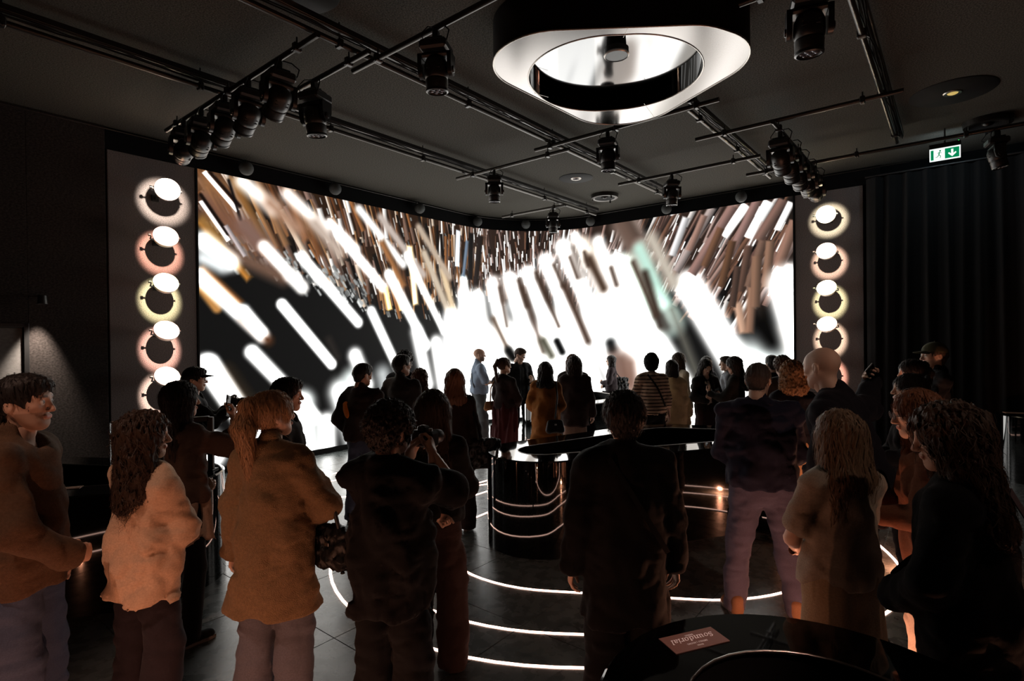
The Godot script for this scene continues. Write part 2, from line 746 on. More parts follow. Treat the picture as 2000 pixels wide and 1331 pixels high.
	func shape() -> Shape:
		var out := Shape.new()
		var g := d
		var idx := PackedInt32Array()
		idx.resize(g.size())
		idx.fill(-1)
		var sy := nx
		var sz := nx * ny
		var lim := c * 3.2
		var vv := PackedVector3Array()
		var nn := PackedVector3Array()
		var cells := PackedInt32Array()
		for z in nz - 1:
			for y in ny - 1:
				var i := (z * ny + y) * nx
				for x in nx - 1:
					var a0 := g[i]
					if a0 > lim or a0 < -lim:
						i += 1
						continue
					var a1 := g[i + 1]
					var a2 := g[i + sy]
					var a3 := g[i + sy + 1]
					var a4 := g[i + sz]
					var a5 := g[i + sz + 1]
					var a6 := g[i + sz + sy]
					var a7 := g[i + sz + sy + 1]
					var neg := int(a0 < 0.0) + int(a1 < 0.0) + int(a2 < 0.0) + int(a3 < 0.0) + int(a4 < 0.0) + int(a5 < 0.0) + int(a6 < 0.0) + int(a7 < 0.0)
					if neg == 0 or neg == 8:
						i += 1
						continue
					var px := 0.0
					var py := 0.0
					var pz := 0.0
					var k := 0
					if (a0 < 0.0) != (a1 < 0.0):
						px += a0 / (a0 - a1); k += 1
					if (a2 < 0.0) != (a3 < 0.0):
						px += a2 / (a2 - a3); py += 1.0; k += 1
					if (a4 < 0.0) != (a5 < 0.0):
						px += a4 / (a4 - a5); pz += 1.0; k += 1
					if (a6 < 0.0) != (a7 < 0.0):
						px += a6 / (a6 - a7); py += 1.0; pz += 1.0; k += 1
					if (a0 < 0.0) != (a2 < 0.0):
						py += a0 / (a0 - a2); k += 1
					if (a1 < 0.0) != (a3 < 0.0):
						py += a1 / (a1 - a3); px += 1.0; k += 1
					if (a4 < 0.0) != (a6 < 0.0):
						py += a4 / (a4 - a6); pz += 1.0; k += 1
					if (a5 < 0.0) != (a7 < 0.0):
						py += a5 / (a5 - a7); px += 1.0; pz += 1.0; k += 1
					if (a0 < 0.0) != (a4 < 0.0):
						pz += a0 / (a0 - a4); k += 1
					if (a1 < 0.0) != (a5 < 0.0):
						pz += a1 / (a1 - a5); px += 1.0; k += 1
					if (a2 < 0.0) != (a6 < 0.0):
						pz += a2 / (a2 - a6); py += 1.0; k += 1
					if (a3 < 0.0) != (a7 < 0.0):
						pz += a3 / (a3 - a7); px += 1.0; py += 1.0; k += 1
					idx[i] = vv.size()
					cells.append(i)
					var kk := 1.0 / k
					vv.append(Vector3(o.x + (x + px * kk) * c, o.y + (y + py * kk) * c, o.z + (z + pz * kk) * c))
					nn.append(Vector3(a1 + a3 + a5 + a7 - a0 - a2 - a4 - a6, a2 + a3 + a6 + a7 - a0 - a1 - a4 - a5, a4 + a5 + a6 + a7 - a0 - a1 - a2 - a3).normalized())
					i += 1
		var ii := PackedInt32Array()
		for i in cells:
			var s0 := g[i] < 0.0
			var v0 := idx[i]
			for ax in 3:
				var st := 1 if ax == 0 else (sy if ax == 1 else sz)
				var s1 := g[i + st] < 0.0
				if s0 == s1:
					continue
				var ba := sy if ax == 0 else (sz if ax == 1 else 1)
				var bb := sz if ax == 0 else (1 if ax == 1 else sy)
				if i - ba - bb < 0:
					continue
				var v1 := idx[i - ba]
				var v2 := idx[i - ba - bb]
				var v3 := idx[i - bb]
				if v1 < 0 or v2 < 0 or v3 < 0:
					continue
				if s0:
					ii.append_array([v0, v3, v2, v0, v2, v1])
				else:
					ii.append_array([v0, v1, v2, v0, v2, v3])
		out.sound = true
		out.v = vv
		out.n = nn
		out.i = ii
		return out


# ---------------------------------------------------------------- the room
func wall_box(a0: float, a1: float, b0: float, b1: float, y0: float, y1: float, ch := 0.004) -> ArrayMesh:   # a box along the room's own directions
	var xf := Transform3D(Basis(U, Vector3.UP, U.cross(Vector3.UP)), W((a0 + a1) * 0.5, (b0 + b1) * 0.5, (y0 + y1) * 0.5))
	return Shape.new().box(Vector3(b1 - b0, y1 - y0, a1 - a0), xf, ch).mesh()


func build_structure() -> void:
	# floor: a bed with big tiles on it, laid along the walls
	var fl := structure("floor", wall_box(-6.0, WALL_A + 0.4, -4.0, WALL_B + 0.4, -0.30, -0.004), M.joint)
	var size := 0.9
	var tile := Shape.new().box(Vector3(size - 0.004, 0.02, size - 0.004), Transform3D.IDENTITY, 0.0015).mesh()
	var basis := Basis(U, Vector3.UP, U.cross(Vector3.UP))
	var rng := RandomNumberGenerator.new()
	rng.seed = 3
	for ka in 16:
		for kb in 16:
			var a := WALL_A - 0.45 - ka * size
			var b := WALL_B - 0.45 - kb * size
			var p := W(a, b)
			if p.z > 0.9 or absf(p.x) > 1.1 * absf(p.z) + 1.6:
				continue
			part("tile", tile, M.floor_tiles[rng.randi() % 3], fl, Transform3D(basis, W(a, b, -0.01)))
	structure("ceiling", wall_box(-6.0, WALL_A + 0.4, -4.0, WALL_B + 0.4, CEIL, CEIL + 0.3), M.ceiling)
	# walls; the left and right ones carry the display
	structure("wall_left", wall_box(WALL_A + 0.10, WALL_A + 0.4, -4.0, WALL_B + 0.4, -0.3, CEIL + 0.1), M.soffit)
	structure("wall_right", wall_box(-6.0, WALL_A + 0.4, WALL_B + 0.10, WALL_B + 0.4, -0.3, CEIL + 0.1), M.soffit)
	structure("wall_back", wall_box(-6.0, WALL_A + 0.4, -4.3, -4.0, -0.3, CEIL + 0.1), M.wall)
	structure("wall_side", wall_box(-6.3, -6.0, -4.0, WALL_B + 0.4, -0.3, CEIL + 0.1), M.wall)
	# the part of the left wall beside the lamp panel, with a pale door in it
	structure("wall_beside_panel", wall_box(WALL_A - 0.02, WALL_A + 0.12, 1.50, 2.29, 0.0, CEIL), M.wall)
	structure("wall_over_door", wall_box(WALL_A - 0.02, WALL_A + 0.12, -3.9, 1.50, 2.22, CEIL), M.wall)
	structure("wall_beside_door", wall_box(WALL_A - 0.02, WALL_A + 0.12, -3.9, 0.38, 0.0, 2.22), M.wall)
	var door := structure("door_1", wall_box(WALL_A + 0.0, WALL_A + 0.05, 0.42, 1.45, 0.01, 2.18), cloth(Color(0.42, 0.41, 0.40), 2.0, 0.1, 0.0))
	part("door_frame", wall_box(WALL_A - 0.035, WALL_A + 0.04, 1.455, 1.505, 0.0, 2.235), M.rig, door)
	part("door_frame", wall_box(WALL_A - 0.035, WALL_A + 0.04, 0.37, 0.415, 0.0, 2.235), M.rig, door)
	part("door_frame", wall_box(WALL_A - 0.035, WALL_A + 0.04, 0.37, 1.505, 2.185, 2.235), M.rig, door)
	part("door_handle", Shape.new().tube([W(WALL_A - 0.0, 0.52, 1.05), W(WALL_A - 0.07, 0.52, 1.05), W(WALL_A - 0.07, 0.63, 1.05)], 0.011, 8).mesh(), M.steel, door)
	# dark soffit over the display and its rounded corner
	var prof := display_path(0.0, 24)
	var so := Shape.new()
	for k in prof.size() - 1:
		var p: Vector3 = prof[k][0]
		var q: Vector3 = prof[k + 1][0]
		so.quad(p + Vector3(0, TOP + 0.004, 0), p + Vector3(0, CEIL, 0), q + Vector3(0, CEIL, 0), q + Vector3(0, TOP + 0.004, 0))
	structure("trim_1", so.mesh(), M.soffit)
	structure("trim_2", wall_box(WALL_A, WALL_A + 0.1, 2.29, S_LEFT, TOP + 0.004, CEIL), M.soffit)
	structure("trim_3", wall_box(1.0, S_RIGHT, WALL_B, WALL_B + 0.1, TOP + 0.004, CEIL), M.soffit)
	# thin shiny channel where wall and ceiling meet
	var ch := Shape.new()
	var path := []
	for k in prof.size():
		path.append(prof[k][0] + prof[k][1] * 0.03 + Vector3(0, CEIL - 0.035, 0))
	structure("trim_4", ch.tube([W(WALL_A - 0.05, -3.0, CEIL - 0.035)] + path + [W(0.6, WALL_B - 0.03, CEIL - 0.035)], 0.008, 6).mesh(), M.pipe)


func display_path(inset: float, steps: int) -> Array:   # [point on the floor, outward-to-room normal, length so far] along the display
	var r := []
	r.append([W(WALL_A - inset, S_LEFT), -V, 0.0])
	for k in 9:
		var b := lerpf(S_LEFT, WALL_B - CORNER, (k + 1) / 9.0)
		r.append([W(WALL_A - inset, b), -V, b - S_LEFT])
	var base := WALL_B - CORNER - S_LEFT
	for k in range(1, steps + 1):
		var an := PI / 2 * k / steps
		var dir := V * cos(an) + U * sin(an)
		r.append([W(WALL_A - CORNER, WALL_B - CORNER) + dir * (CORNER - inset), -dir, base + CORNER * an])
	base += CORNER * PI / 2
	for k in 8:
		var a := lerpf(WALL_A - CORNER, S_RIGHT, (k + 1) / 8.0)
		r.append([W(a, WALL_B - inset), -U, base + WALL_A - CORNER - a])
	return r


# ---------------------------------------------------------------- the display wall and the picture it shows
const PW := 1640
const PH := 557
const PER_M := 125.6
var pic := PackedByteArray()


func rod(s0: float, h0: float, s1: float, h1: float, w: float, soft: float, col: Color, shade := 0.0, flat := false, alpha := 1.0) -> void:
	# a stick in the picture: ends in metres along and up the display, width and blur in metres
	var x0 := s0 * PER_M
	var y0 := (TOP - h0) * PER_M
	var x1 := s1 * PER_M
	var y1 := (TOP - h1) * PER_M
	if y1 < y0:
		var tx := x0; x0 = x1; x1 = tx
		var ty := y0; y0 = y1; y1 = ty
	var hw := w * 0.5 * PER_M
	var sf := maxf(soft * PER_M, 0.7)
	var dx := x1 - x0
	var dy := y1 - y0
	var ln := maxf(sqrt(dx * dx + dy * dy), 0.01)
	dx /= ln
	dy /= ln
	var reach := hw + sf
	var ya := maxi(0, int(y0 - reach))
	var yb := mini(PH - 1, int(y1 + reach) + 1)
	var slope := dx / maxf(dy, 0.12)
	var wide := reach / maxf(dy, 0.12) + 1.0
	# the display's whites are far brighter than its browns: all but the whites are held down by its drive
	var lin := col.srgb_to_linear()
	var drive := lerpf(1.0 / SCREEN_GLOW, 1.0, smoothstep(0.84, 0.97, maxf(col.r, maxf(col.g, col.b))))
	var hot := drive > 0.6
	var put := Color(lin.r * drive, lin.g * drive, lin.b * drive).linear_to_srgb()
	var r := put.r * 255.0
	var g := put.g * 255.0
	var b := put.b * 255.0
	var p := pic
	pic = PackedByteArray()
	for y in range(ya, yb + 1):
		var cx := x0 + (y - y0) * slope
		var xa := int(maxf(cx - wide, minf(x0, x1) - reach))
		var xb := int(minf(cx + wide, maxf(x0, x1) + reach)) + 1
		xa = maxi(xa, 0)
		xb = mini(xb, PW - 1)
		var at := (y * PW + xa) * 3
		for x in range(xa, xb + 1):
			var qx := x - x0
			var qy := y - y0
			var t := qx * dx + qy * dy
			var side := qx * dy - qy * dx
			var dist: float
			if flat:
				dist = maxf(absf(side) - hw, maxf(-t, t - ln))
			else:
				var tc := clampf(t, hw * 0.7, maxf(ln - hw * 0.7, hw * 0.7))
				var e := t - tc
				dist = sqrt(side * side + e * e) - hw
			var a := clampf(0.5 - dist / sf * 0.5, 0.0, 1.0)
			if a > 0.0:
				a = a * a * (3.0 - 2.0 * a) * alpha
				if hot:
					a *= sqrt(a)
				var k := 1.0
				if shade > 0.0:
					var q := side / hw
					k = 1.0 - shade * clampf(q * 1.2, -0.45, 1.0)
				p[at] = int(p[at] + (minf(r * k, 255.0) - p[at]) * a)
				p[at + 1] = int(p[at + 1] + (minf(g * k, 255.0) - p[at + 1]) * a)
				p[at + 2] = int(p[at + 2] + (minf(b * k, 255.0) - p[at + 2]) * a)
			at += 3
	pic = p


func edge_h(pts: Array, s: float) -> float:
	for k in pts.size() - 1:
		if s <= pts[k + 1].x:
			return lerpf(pts[k].y, pts[k + 1].y, clampf((s - pts[k].x) / (pts[k + 1].x - pts[k].x), 0.0, 1.0))
	return pts[-1].y


func build_screen() -> void:
	pic.resize(PW * PH * 3)
	pic.fill(4)
	var rng := RandomNumberGenerator.new()
	rng.seed = 11
	var tan_ := [Color(0.36, 0.22, 0.13), Color(0.55, 0.36, 0.22), Color(0.62, 0.45, 0.30), Color(0.30, 0.20, 0.14), Color(0.45, 0.35, 0.30), Color(0.80, 0.72, 0.64), Color(0.10, 0.08, 0.07), Color(0.86, 0.84, 0.82), Color(0.50, 0.40, 0.36)]
	var dusk := [Color(0.36, 0.27, 0.24), Color(0.48, 0.37, 0.33), Color(0.58, 0.47, 0.43), Color(0.25, 0.19, 0.17), Color(0.80, 0.77, 0.75), Color(0.87, 0.86, 0.85), Color(0.08, 0.07, 0.07), Color(0.42, 0.30, 0.24), Color(0.64, 0.55, 0.52)]
	# the thicket of sticks, upper left: first dark gaps and small bright chips, then the sticks
	var low_l := [Vector2(0, 3.75), Vector2(0.6, 3.35), Vector2(1.4, 3.2), Vector2(2.3, 2.95), Vector2(3.2, 2.62), Vector2(4.4, 2.55), Vector2(5.6, 2.9), Vector2(6.4, 3.0)]
	var low_r := [Vector2(6, 2.9), Vector2(7.5, 2.9), Vector2(8.7, 2.8), Vector2(9.8, 2.7), Vector2(11.0, 2.9), Vector2(11.7, 2.5), Vector2(12.2, 2.1), Vector2(13.1, 2.9)]
	for k in 33:
		var s := k * 0.4
		var e := edge_h(low_l, s) if s < 6.2 else edge_h(low_r, s)
		rod(s - 0.15, TOP + 0.3, s + 0.1, e + 0.35, 0.5, 0.3, Color(0.20, 0.13, 0.09) if s < 6.0 else Color(0.21, 0.155, 0.13))
	for k in 520:
		var s := rng.randf() * 6.3
		var h := lerpf(TOP, edge_h(low_l, s) - 0.1, pow(rng.randf(), 0.7))
		var l := rng.randf_range(0.04, 0.13)
		var c := rng.randf_range(0.3, 0.84)
		rod(s, h, s + l * 0.4, h - l, rng.randf_range(0.015, 0.05), 0.012, Color(c, c, c * 0.98))
	for k in 460:
		var s := pow(rng.randf(), 0.85) * 6.3
		var e := edge_h(low_l, s)
		var h := lerpf(TOP + 0.5, e + 0.35, pow(rng.randf(), 0.8))
		var small := 1.0 - s / 14.0
		var l := rng.randf_range(0.35, 1.1) * small
		var lean := lerpf(0.62, -0.08, s / 6.3) + rng.randfn(0.0, 0.10)
		var h1 := maxf(h - l, e - rng.randf() * 0.25)
		rod(s, h, s + lean * (h - h1), h1, rng.randf_range(0.045, 0.13) * small, rng.randf_range(0.006, 0.02), tan_[rng.randi() % tan_.size()], 0.45, true)
	for k in 260:   # bright chips along the thicket's lower edge
		var s := 0.3 + rng.randf() * 2.6
		var e := edge_h(low_l, s)
		var h := e + rng.randfn(0.10, 0.13)
		var l := rng.randf_range(0.03, 0.12)
		rod(s, h, s + l * 0.7, h - l, rng.randf_range(0.02, 0.06), 0.02, Color(0.95, 0.96, 0.95) * rng.randf_range(0.25, 0.9))
	for k in 520:   # the thicket, upper right, leaning the other way
		var s := 5.9 + rng.randf() * 7.3
		var e := edge_h(low_r, s)
		var h := lerpf(TOP + 0.4, e + 0.3, pow(rng.randf(), 0.9))
		var big := clampf((s - 5.0) / 6.0, 0.45, 1.0)
		var l := rng.randf_range(0.3, 1.15) * big
		var lean := lerpf(0.05, -0.62, clampf((s - 7.0) / 4.0, 0.0, 1.0)) + rng.randfn(0.0, 0.10)
		var h1 := maxf(h - l, e - rng.randf() * 0.3)
		rod(s, h, s + lean * (h - h1), h1, rng.randf_range(0.04, 0.125) * big, rng.randf_range(0.006, 0.018), dusk[rng.randi() % dusk.size()], 0.45, true)
	for k in 150:   # thin bright slits between them
		var s := 5.8 + rng.randf() * 7.2
		var h := lerpf(TOP, edge_h(low_r, s) + 0.2, rng.randf())
		var l := rng.randf_range(0.1, 0.35)
		var lean := lerpf(0.05, -0.5, clampf((s - 7.0) / 4.0, 0.0, 1.0))
		rod(s, h, s + lean * l, h - l, rng.randf_range(0.012, 0.03), 0.006, Color(0.88, 0.88, 0.87), 0.0, true)
	# the broad, blurred sticks, back to front: ends, width, blur, colour
	for q in sticks():
		rod(q[0], q[1], q[2], q[3], q[4], q[5], Color(q[6], q[7], q[8]), q[9], q[9] > 0.0, q[10])
	var im := Image.create_from_data(PW, PH, false, Image.FORMAT_RGB8, pic)
	var m := mat(Color(0.02, 0.02, 0.02), 0.6, 0.0, 0.2)
	m.emission_enabled = true
	m.emission = Color(0, 0, 0)
	m.emission_texture = ImageTexture.create_from_image(im)
	m.emission_energy_multiplier = SCREEN_GLOW
	m.texture_repeat = false
	pic = PackedByteArray()
	var t := thing("led_screen", "huge curved display wall showing blurred white and brown sticks", "screen")
	var path := display_path(0.0, 30)
	var total: float = path[-1][2]
	var arr := []
	arr.resize(Mesh.ARRAY_MAX)
	var v := PackedVector3Array()
	var n := PackedVector3Array()
	var uv := PackedVector2Array()
	var ii := PackedInt32Array()
	for p in path:
		for e in 2:
			v.append(p[0] + Vector3(0, TOP if e == 0 else BOT, 0))
			n.append(p[1])
			uv.append(Vector2(p[2] / total, e))
	for k in path.size() - 1:
		var q := k * 2
		ii.append_array([q, q + 2, q + 3, q, q + 3, q + 1])
	arr[Mesh.ARRAY_VERTEX] = v
	arr[Mesh.ARRAY_NORMAL] = n
	arr[Mesh.ARRAY_TEX_UV] = uv
	arr[Mesh.ARRAY_INDEX] = ii
	var am := ArrayMesh.new()
	am.add_surface_from_arrays(Mesh.PRIMITIVE_TRIANGLES, arr)
	part("display", am, m, t)
	# the cabinet behind, the dark base under it and a thin edge at each end
	var bk := Shape.new()
	var bs := Shape.new()
	for k in path.size() - 1:
		var p: Vector3 = path[k][0]
		var q: Vector3 = path[k + 1][0]
		var pn: Vector3 = path[k][1]
		var qn: Vector3 = path[k + 1][1]
		bk.quad(q - qn * 0.08 + Vector3(0, BOT, 0), q - qn * 0.08 + Vector3(0, TOP, 0), p - pn * 0.08 + Vector3(0, TOP, 0), p - pn * 0.08 + Vector3(0, BOT, 0))
		var a := p + pn * 0.02
		var b := q + qn * 0.02
		bs.quad(a, a + Vector3(0, BOT - 0.002, 0), b + Vector3(0, BOT - 0.002, 0), b)
		bs.quad(a + Vector3(0, BOT - 0.002, 0), p - pn * 0.08 + Vector3(0, BOT - 0.002, 0), q - qn * 0.08 + Vector3(0, BOT - 0.002, 0), b + Vector3(0, BOT - 0.002, 0))
	part("cabinet", bk.mesh(), M.matt, t)
	part("base", bs.mesh(), M.matt, t)
	part("edge", wall_box(WALL_A - 0.012, WALL_A + 0.09, S_LEFT - 0.03, S_LEFT, 0.0, TOP), M.matt, t)
	part("edge", wall_box(S_RIGHT - 0.03, S_RIGHT, WALL_B - 0.012, WALL_B + 0.09, 0.0, TOP), M.matt, t)


func sticks() -> Array:
	return [
		[0.05, 4.42, 0.62, 4.11, 0.383, 0.199, 0.60, 0.42, 0.28, 0.00, 1.00],
		[0.06, 4.01, 1.02, 3.52, 0.361, 0.204, 0.50, 0.34, 0.26, 0.00, 1.00],
		[0.09, 3.49, 1.37, 3.01, 0.240, 0.128, 0.45, 0.34, 0.28, 0.00, 1.00],
		[0.51, 4.52, 1.07, 3.48, 0.146, 0.049, 0.52, 0.36, 0.20, 0.30, 1.00],
		[0.87, 4.60, 1.37, 3.57, 0.137, 0.051, 0.55, 0.40, 0.28, 0.30, 1.00],
		[1.39, 4.55, 1.75, 3.70, 0.166, 0.074, 0.56, 0.38, 0.26, 0.30, 1.00],
		[0.09, 4.51, 0.58, 4.01, 0.076, 0.015, 0.96, 0.94, 0.93, 0.20, 1.00],
		[0.04, 4.07, 0.43, 3.53, 0.075, 0.015, 0.95, 0.93, 0.92, 0.20, 1.00],
		[0.16, 4.53, 0.62, 4.08, 0.061, 0.023, 0.12, 0.07, 0.05, 0.00, 1.00],
		[0.03, 4.17, 0.43, 3.62, 0.060, 0.022, 0.10, 0.06, 0.05, 0.00, 1.00],
		[0.44, 4.47, 0.62, 3.87, 0.047, 0.023, 0.08, 0.06, 0.06, 0.00, 1.00],
		[1.75, 4.14, 1.99, 3.46, 0.155, 0.058, 0.45, 0.29, 0.18, 0.30, 1.00],
		[0.39, 3.76, 0.68, 3.32, 0.070, 0.016, 0.75, 0.70, 0.70, 0.30, 1.00],
		[0.60, 4.52, 1.20, 4.11, 0.214, 0.115, 0.90, 0.88, 0.85, 0.00, 1.00],
		[1.03, 4.27, 1.61, 3.85, 0.225, 0.156, 0.72, 0.56, 0.46, 0.00, 1.00],
		[1.35, 4.46, 2.14, 3.91, 0.201, 0.110, 0.90, 0.88, 0.86, 0.00, 1.00],
		[1.85, 4.07, 2.43, 3.51, 0.234, 0.137, 0.80, 0.72, 0.66, 0.00, 1.00],
		[0.02, 3.78, 0.74, 2.97, 0.115, 0.046, 0.72, 0.48, 0.22, 0.30, 1.00],
		[0.04, 3.82, 0.31, 3.51, 0.148, 0.104, 0.62, 0.45, 0.24, 0.00, 1.00],
		[0.03, 3.10, 0.60, 2.58, 0.107, 0.053, 0.66, 0.40, 0.20, 0.20, 1.00],
		[0.01, 2.80, 0.27, 2.45, 0.133, 0.044, 0.78, 0.55, 0.30, 0.00, 1.00],
		[-0.01, 3.53, 0.52, 3.15, 0.288, 0.121, 0.95, 0.96, 0.95, 0.00, 1.00],
		[0.00, 3.25, 0.38, 3.10, 0.197, 0.106, 0.85, 0.87, 0.87, 0.00, 1.00],
		[0.62, 3.87, 1.19, 3.29, 0.280, 0.148, 0.52, 0.40, 0.36, 0.00, 1.00],
		[0.94, 3.55, 1.68, 2.85, 0.209, 0.078, 0.93, 0.93, 0.91, 0.00, 1.00],
		[1.37, 3.14, 1.69, 2.86, 0.232, 0.089, 0.88, 0.86, 0.84, 0.00, 1.00],
		[-0.06, 3.02, 1.00, 2.02, 0.233, 0.078, 0.99, 0.99, 0.98, 0.00, 1.00],
		[0.60, 2.40, 1.07, 1.97, 0.147, 0.098, 0.35, 0.20, 0.12, 0.00, 1.00],
		[0.60, 2.52, 0.96, 2.08, 0.211, 0.073, 0.99, 0.99, 0.98, 0.00, 1.00],
		[1.59, 3.46, 2.80, 2.27, 0.205, 0.068, 0.99, 0.99, 0.98, 0.00, 1.00],
		[2.15, 4.11, 2.78, 3.64, 0.181, 0.090, 0.93, 0.92, 0.90, 0.00, 1.00],
		[1.23, 2.64, 2.23, 1.52, 0.203, 0.055, 0.99, 0.99, 0.98, 0.00, 1.00],
		[2.12, 2.03, 2.32, 1.66, 0.101, 0.101, 0.30, 0.25, 0.22, 0.00, 0.40],
		[0.71, 1.88, 1.89, 0.61, 0.242, 0.078, 0.99, 0.99, 0.98, 0.00, 1.00],
		[0.03, 1.75, 0.98, 0.23, 0.341, 0.093, 0.99, 0.99, 0.98, 0.00, 1.00],
		[0.33, 1.58, 0.82, 0.82, 0.189, 0.157, 0.32, 0.24, 0.16, 0.00, 0.60],
		[0.07, 1.74, 0.89, 0.33, 0.309, 0.093, 0.99, 0.99, 0.98, 0.00, 1.00],
		[2.64, 1.79, 2.97, 1.06, 0.289, 0.133, 0.99, 0.99, 0.98, 0.00, 1.00],
		[1.33, 0.85, 1.60, -0.05, 0.383, 0.182, 0.99, 0.99, 0.98, 0.00, 1.00],
		[1.61, 1.08, 1.69, -0.06, 0.416, 0.189, 0.93, 0.95, 0.94, 0.00, 1.00],
		[2.06, 0.66, 2.08, -0.14, 0.344, 0.142, 0.99, 0.99, 0.98, 0.00, 1.00],
		[2.31, 1.20, 2.73, -0.06, 0.429, 0.215, 0.95, 0.96, 0.95, 0.00, 1.00],
		[0.02, 0.62, 0.19, 0.17, 0.435, 0.145, 0.99, 0.99, 0.98, 0.00, 1.00],
		[2.53, 1.37, 2.91, 0.87, 0.384, 0.171, 0.85, 0.88, 0.87, 0.00, 1.00],
		[3.02, 2.59, 3.97, 0.88, 0.206, 0.073, 0.99, 0.99, 0.98, 0.00, 1.00],
		[3.28, 1.43, 3.45, 0.62, 0.318, 0.171, 0.80, 0.82, 0.82, 0.00, 1.00],
		[4.15, 2.23, 4.50, 0.94, 0.307, 0.168, 0.95, 0.95, 0.94, 0.00, 1.00],
		[2.30, 3.95, 3.38, 2.96, 0.213, 0.075, 0.95, 0.94, 0.93, 0.00, 1.00],
		[2.77, 4.46, 3.88, 3.46, 0.170, 0.068, 0.88, 0.88, 0.87, 0.00, 1.00],
		[3.26, 4.39, 4.42, 3.30, 0.170, 0.073, 0.80, 0.74, 0.70, 0.00, 1.00],
		[3.39, 3.02, 3.50, 2.57, 0.124, 0.037, 0.95, 0.75, 0.45, 0.30, 1.00],
		[3.68, 3.04, 3.80, 2.58, 0.116, 0.039, 0.95, 0.72, 0.42, 0.30, 1.00],
		[3.31, 3.90, 3.87, 3.05, 0.147, 0.061, 0.62, 0.42, 0.26, 0.30, 1.00],
		[4.02, 3.89, 4.16, 2.70, 0.150, 0.054, 0.93, 0.82, 0.62, 0.30, 1.00],
		[3.44, 3.32, 4.47, 1.80, 0.243, 0.077, 0.96, 0.97, 0.96, 0.00, 1.00],
		[3.91, 3.72, 4.97, 2.12, 0.191, 0.068, 0.93, 0.93, 0.91, 0.00, 1.00],
		[4.38, 3.83, 5.10, 2.57, 0.187, 0.072, 0.84, 0.77, 0.68, 0.00, 1.00],
		[4.90, 3.53, 5.39, 2.23, 0.185, 0.077, 0.86, 0.76, 0.62, 0.00, 1.00],
		[4.23, 4.34, 5.17, 3.30, 0.166, 0.069, 0.78, 0.70, 0.62, 0.00, 1.00],
		[5.13, 2.57, 5.19, 0.88, 0.409, 0.220, 0.95, 0.95, 0.95, 0.00, 1.00],
		[4.69, 2.01, 5.00, 0.45, 0.331, 0.150, 0.95, 0.95, 0.94, 0.00, 1.00],
		[5.57, 3.39, 5.64, 2.47, 0.251, 0.078, 0.86, 0.92, 0.93, 0.00, 1.00],
		[3.78, 1.25, 3.96, 0.56, 0.315, 0.157, 0.99, 0.99, 0.98, 0.00, 1.00],
		[5.82, 4.40, 5.77, 3.34, 0.134, 0.030, 0.10, 0.09, 0.09, 0.20, 1.00],
		[6.08, 4.37, 5.92, 3.18, 0.142, 0.028, 0.16, 0.13, 0.12, 0.30, 1.00],
		[5.43, 4.40, 5.38, 3.60, 0.130, 0.032, 0.80, 0.86, 0.90, 0.20, 1.00],
		[5.70, 4.21, 5.57, 3.39, 0.093, 0.031, 0.45, 0.52, 0.60, 0.20, 1.00],
		[5.53, 0.80, 5.84, -0.87, 1.128, 0.396, 0.99, 0.99, 0.98, 0.00, 1.00],
		[6.15, 0.75, 6.43, -0.95, 0.995, 0.349, 0.99, 0.99, 0.98, 0.00, 1.00],
		[6.71, 0.72, 6.97, -1.00, 0.933, 0.328, 0.99, 0.99, 0.98, 0.00, 1.00],
		[7.23, 0.70, 7.48, -1.01, 0.907, 0.319, 0.99, 0.99, 0.98, 0.00, 1.00],
		[7.75, 0.70, 8.00, -1.00, 0.907, 0.319, 0.99, 0.99, 0.98, 0.00, 1.00],
		[8.27, 0.71, 8.52, -0.97, 0.932, 0.327, 0.99, 0.99, 0.98, 0.00, 1.00],
		[8.80, 0.73, 9.08, -0.90, 0.993, 0.349, 0.99, 0.99, 0.98, 0.00, 1.00],
		[9.36, 0.76, 9.62, -0.83, 0.941, 0.330, 0.99, 0.99, 0.98, 0.00, 1.00],
		[9.89, 0.78, 10.13, -0.76, 0.892, 0.313, 0.99, 0.99, 0.98, 0.00, 1.00],
		[10.39, 0.81, 10.62, -0.69, 0.847, 0.298, 0.99, 0.99, 0.98, 0.00, 1.00],
		[10.86, 0.84, 11.09, -0.63, 0.805, 0.283, 0.99, 0.99, 0.98, 0.00, 1.00],
		[11.31, 0.86, 11.53, -0.57, 0.766, 0.269, 0.99, 0.99, 0.98, 0.00, 1.00],
		[11.74, 0.88, 11.95, -0.51, 0.731, 0.257, 0.99, 0.99, 0.98, 0.00, 1.00],
		[12.15, 0.90, 12.35, -0.46, 0.697, 0.245, 0.99, 0.99, 0.98, 0.00, 1.00],
		[12.54, 0.92, 12.73, -0.41, 0.666, 0.234, 0.99, 0.99, 0.98, 0.00, 1.00],
		[5.47, 2.24, 5.68, 0.38, 0.948, 0.537, 0.97, 0.97, 0.97, 0.00, 1.00],
		[12.24, 1.65, 12.96, 0.99, 1.031, 0.469, 0.90, 0.93, 0.92, 0.00, 1.00],
		[12.43, 1.16, 12.99, -0.14, 0.812, 0.271, 0.99, 0.99, 0.98, 0.00, 1.00],
		[5.57, 3.10, 5.64, 0.38, 0.374, 0.176, 0.99, 0.99, 0.98, 0.00, 1.00],
		[5.95, 3.06, 6.39, 0.32, 0.422, 0.173, 0.99, 0.99, 0.98, 0.00, 1.00],
		[6.39, 3.38, 7.03, 0.28, 0.410, 0.160, 0.99, 0.99, 0.98, 0.00, 1.00],
		[6.78, 3.51, 7.77, 0.27, 0.412, 0.155, 0.99, 0.99, 0.98, 0.00, 1.00],
		[7.23, 3.65, 8.39, 0.29, 0.393, 0.154, 0.99, 0.99, 0.98, 0.00, 1.00],
		[7.65, 3.94, 8.97, 0.56, 0.383, 0.157, 0.99, 0.99, 0.98, 0.00, 1.00],
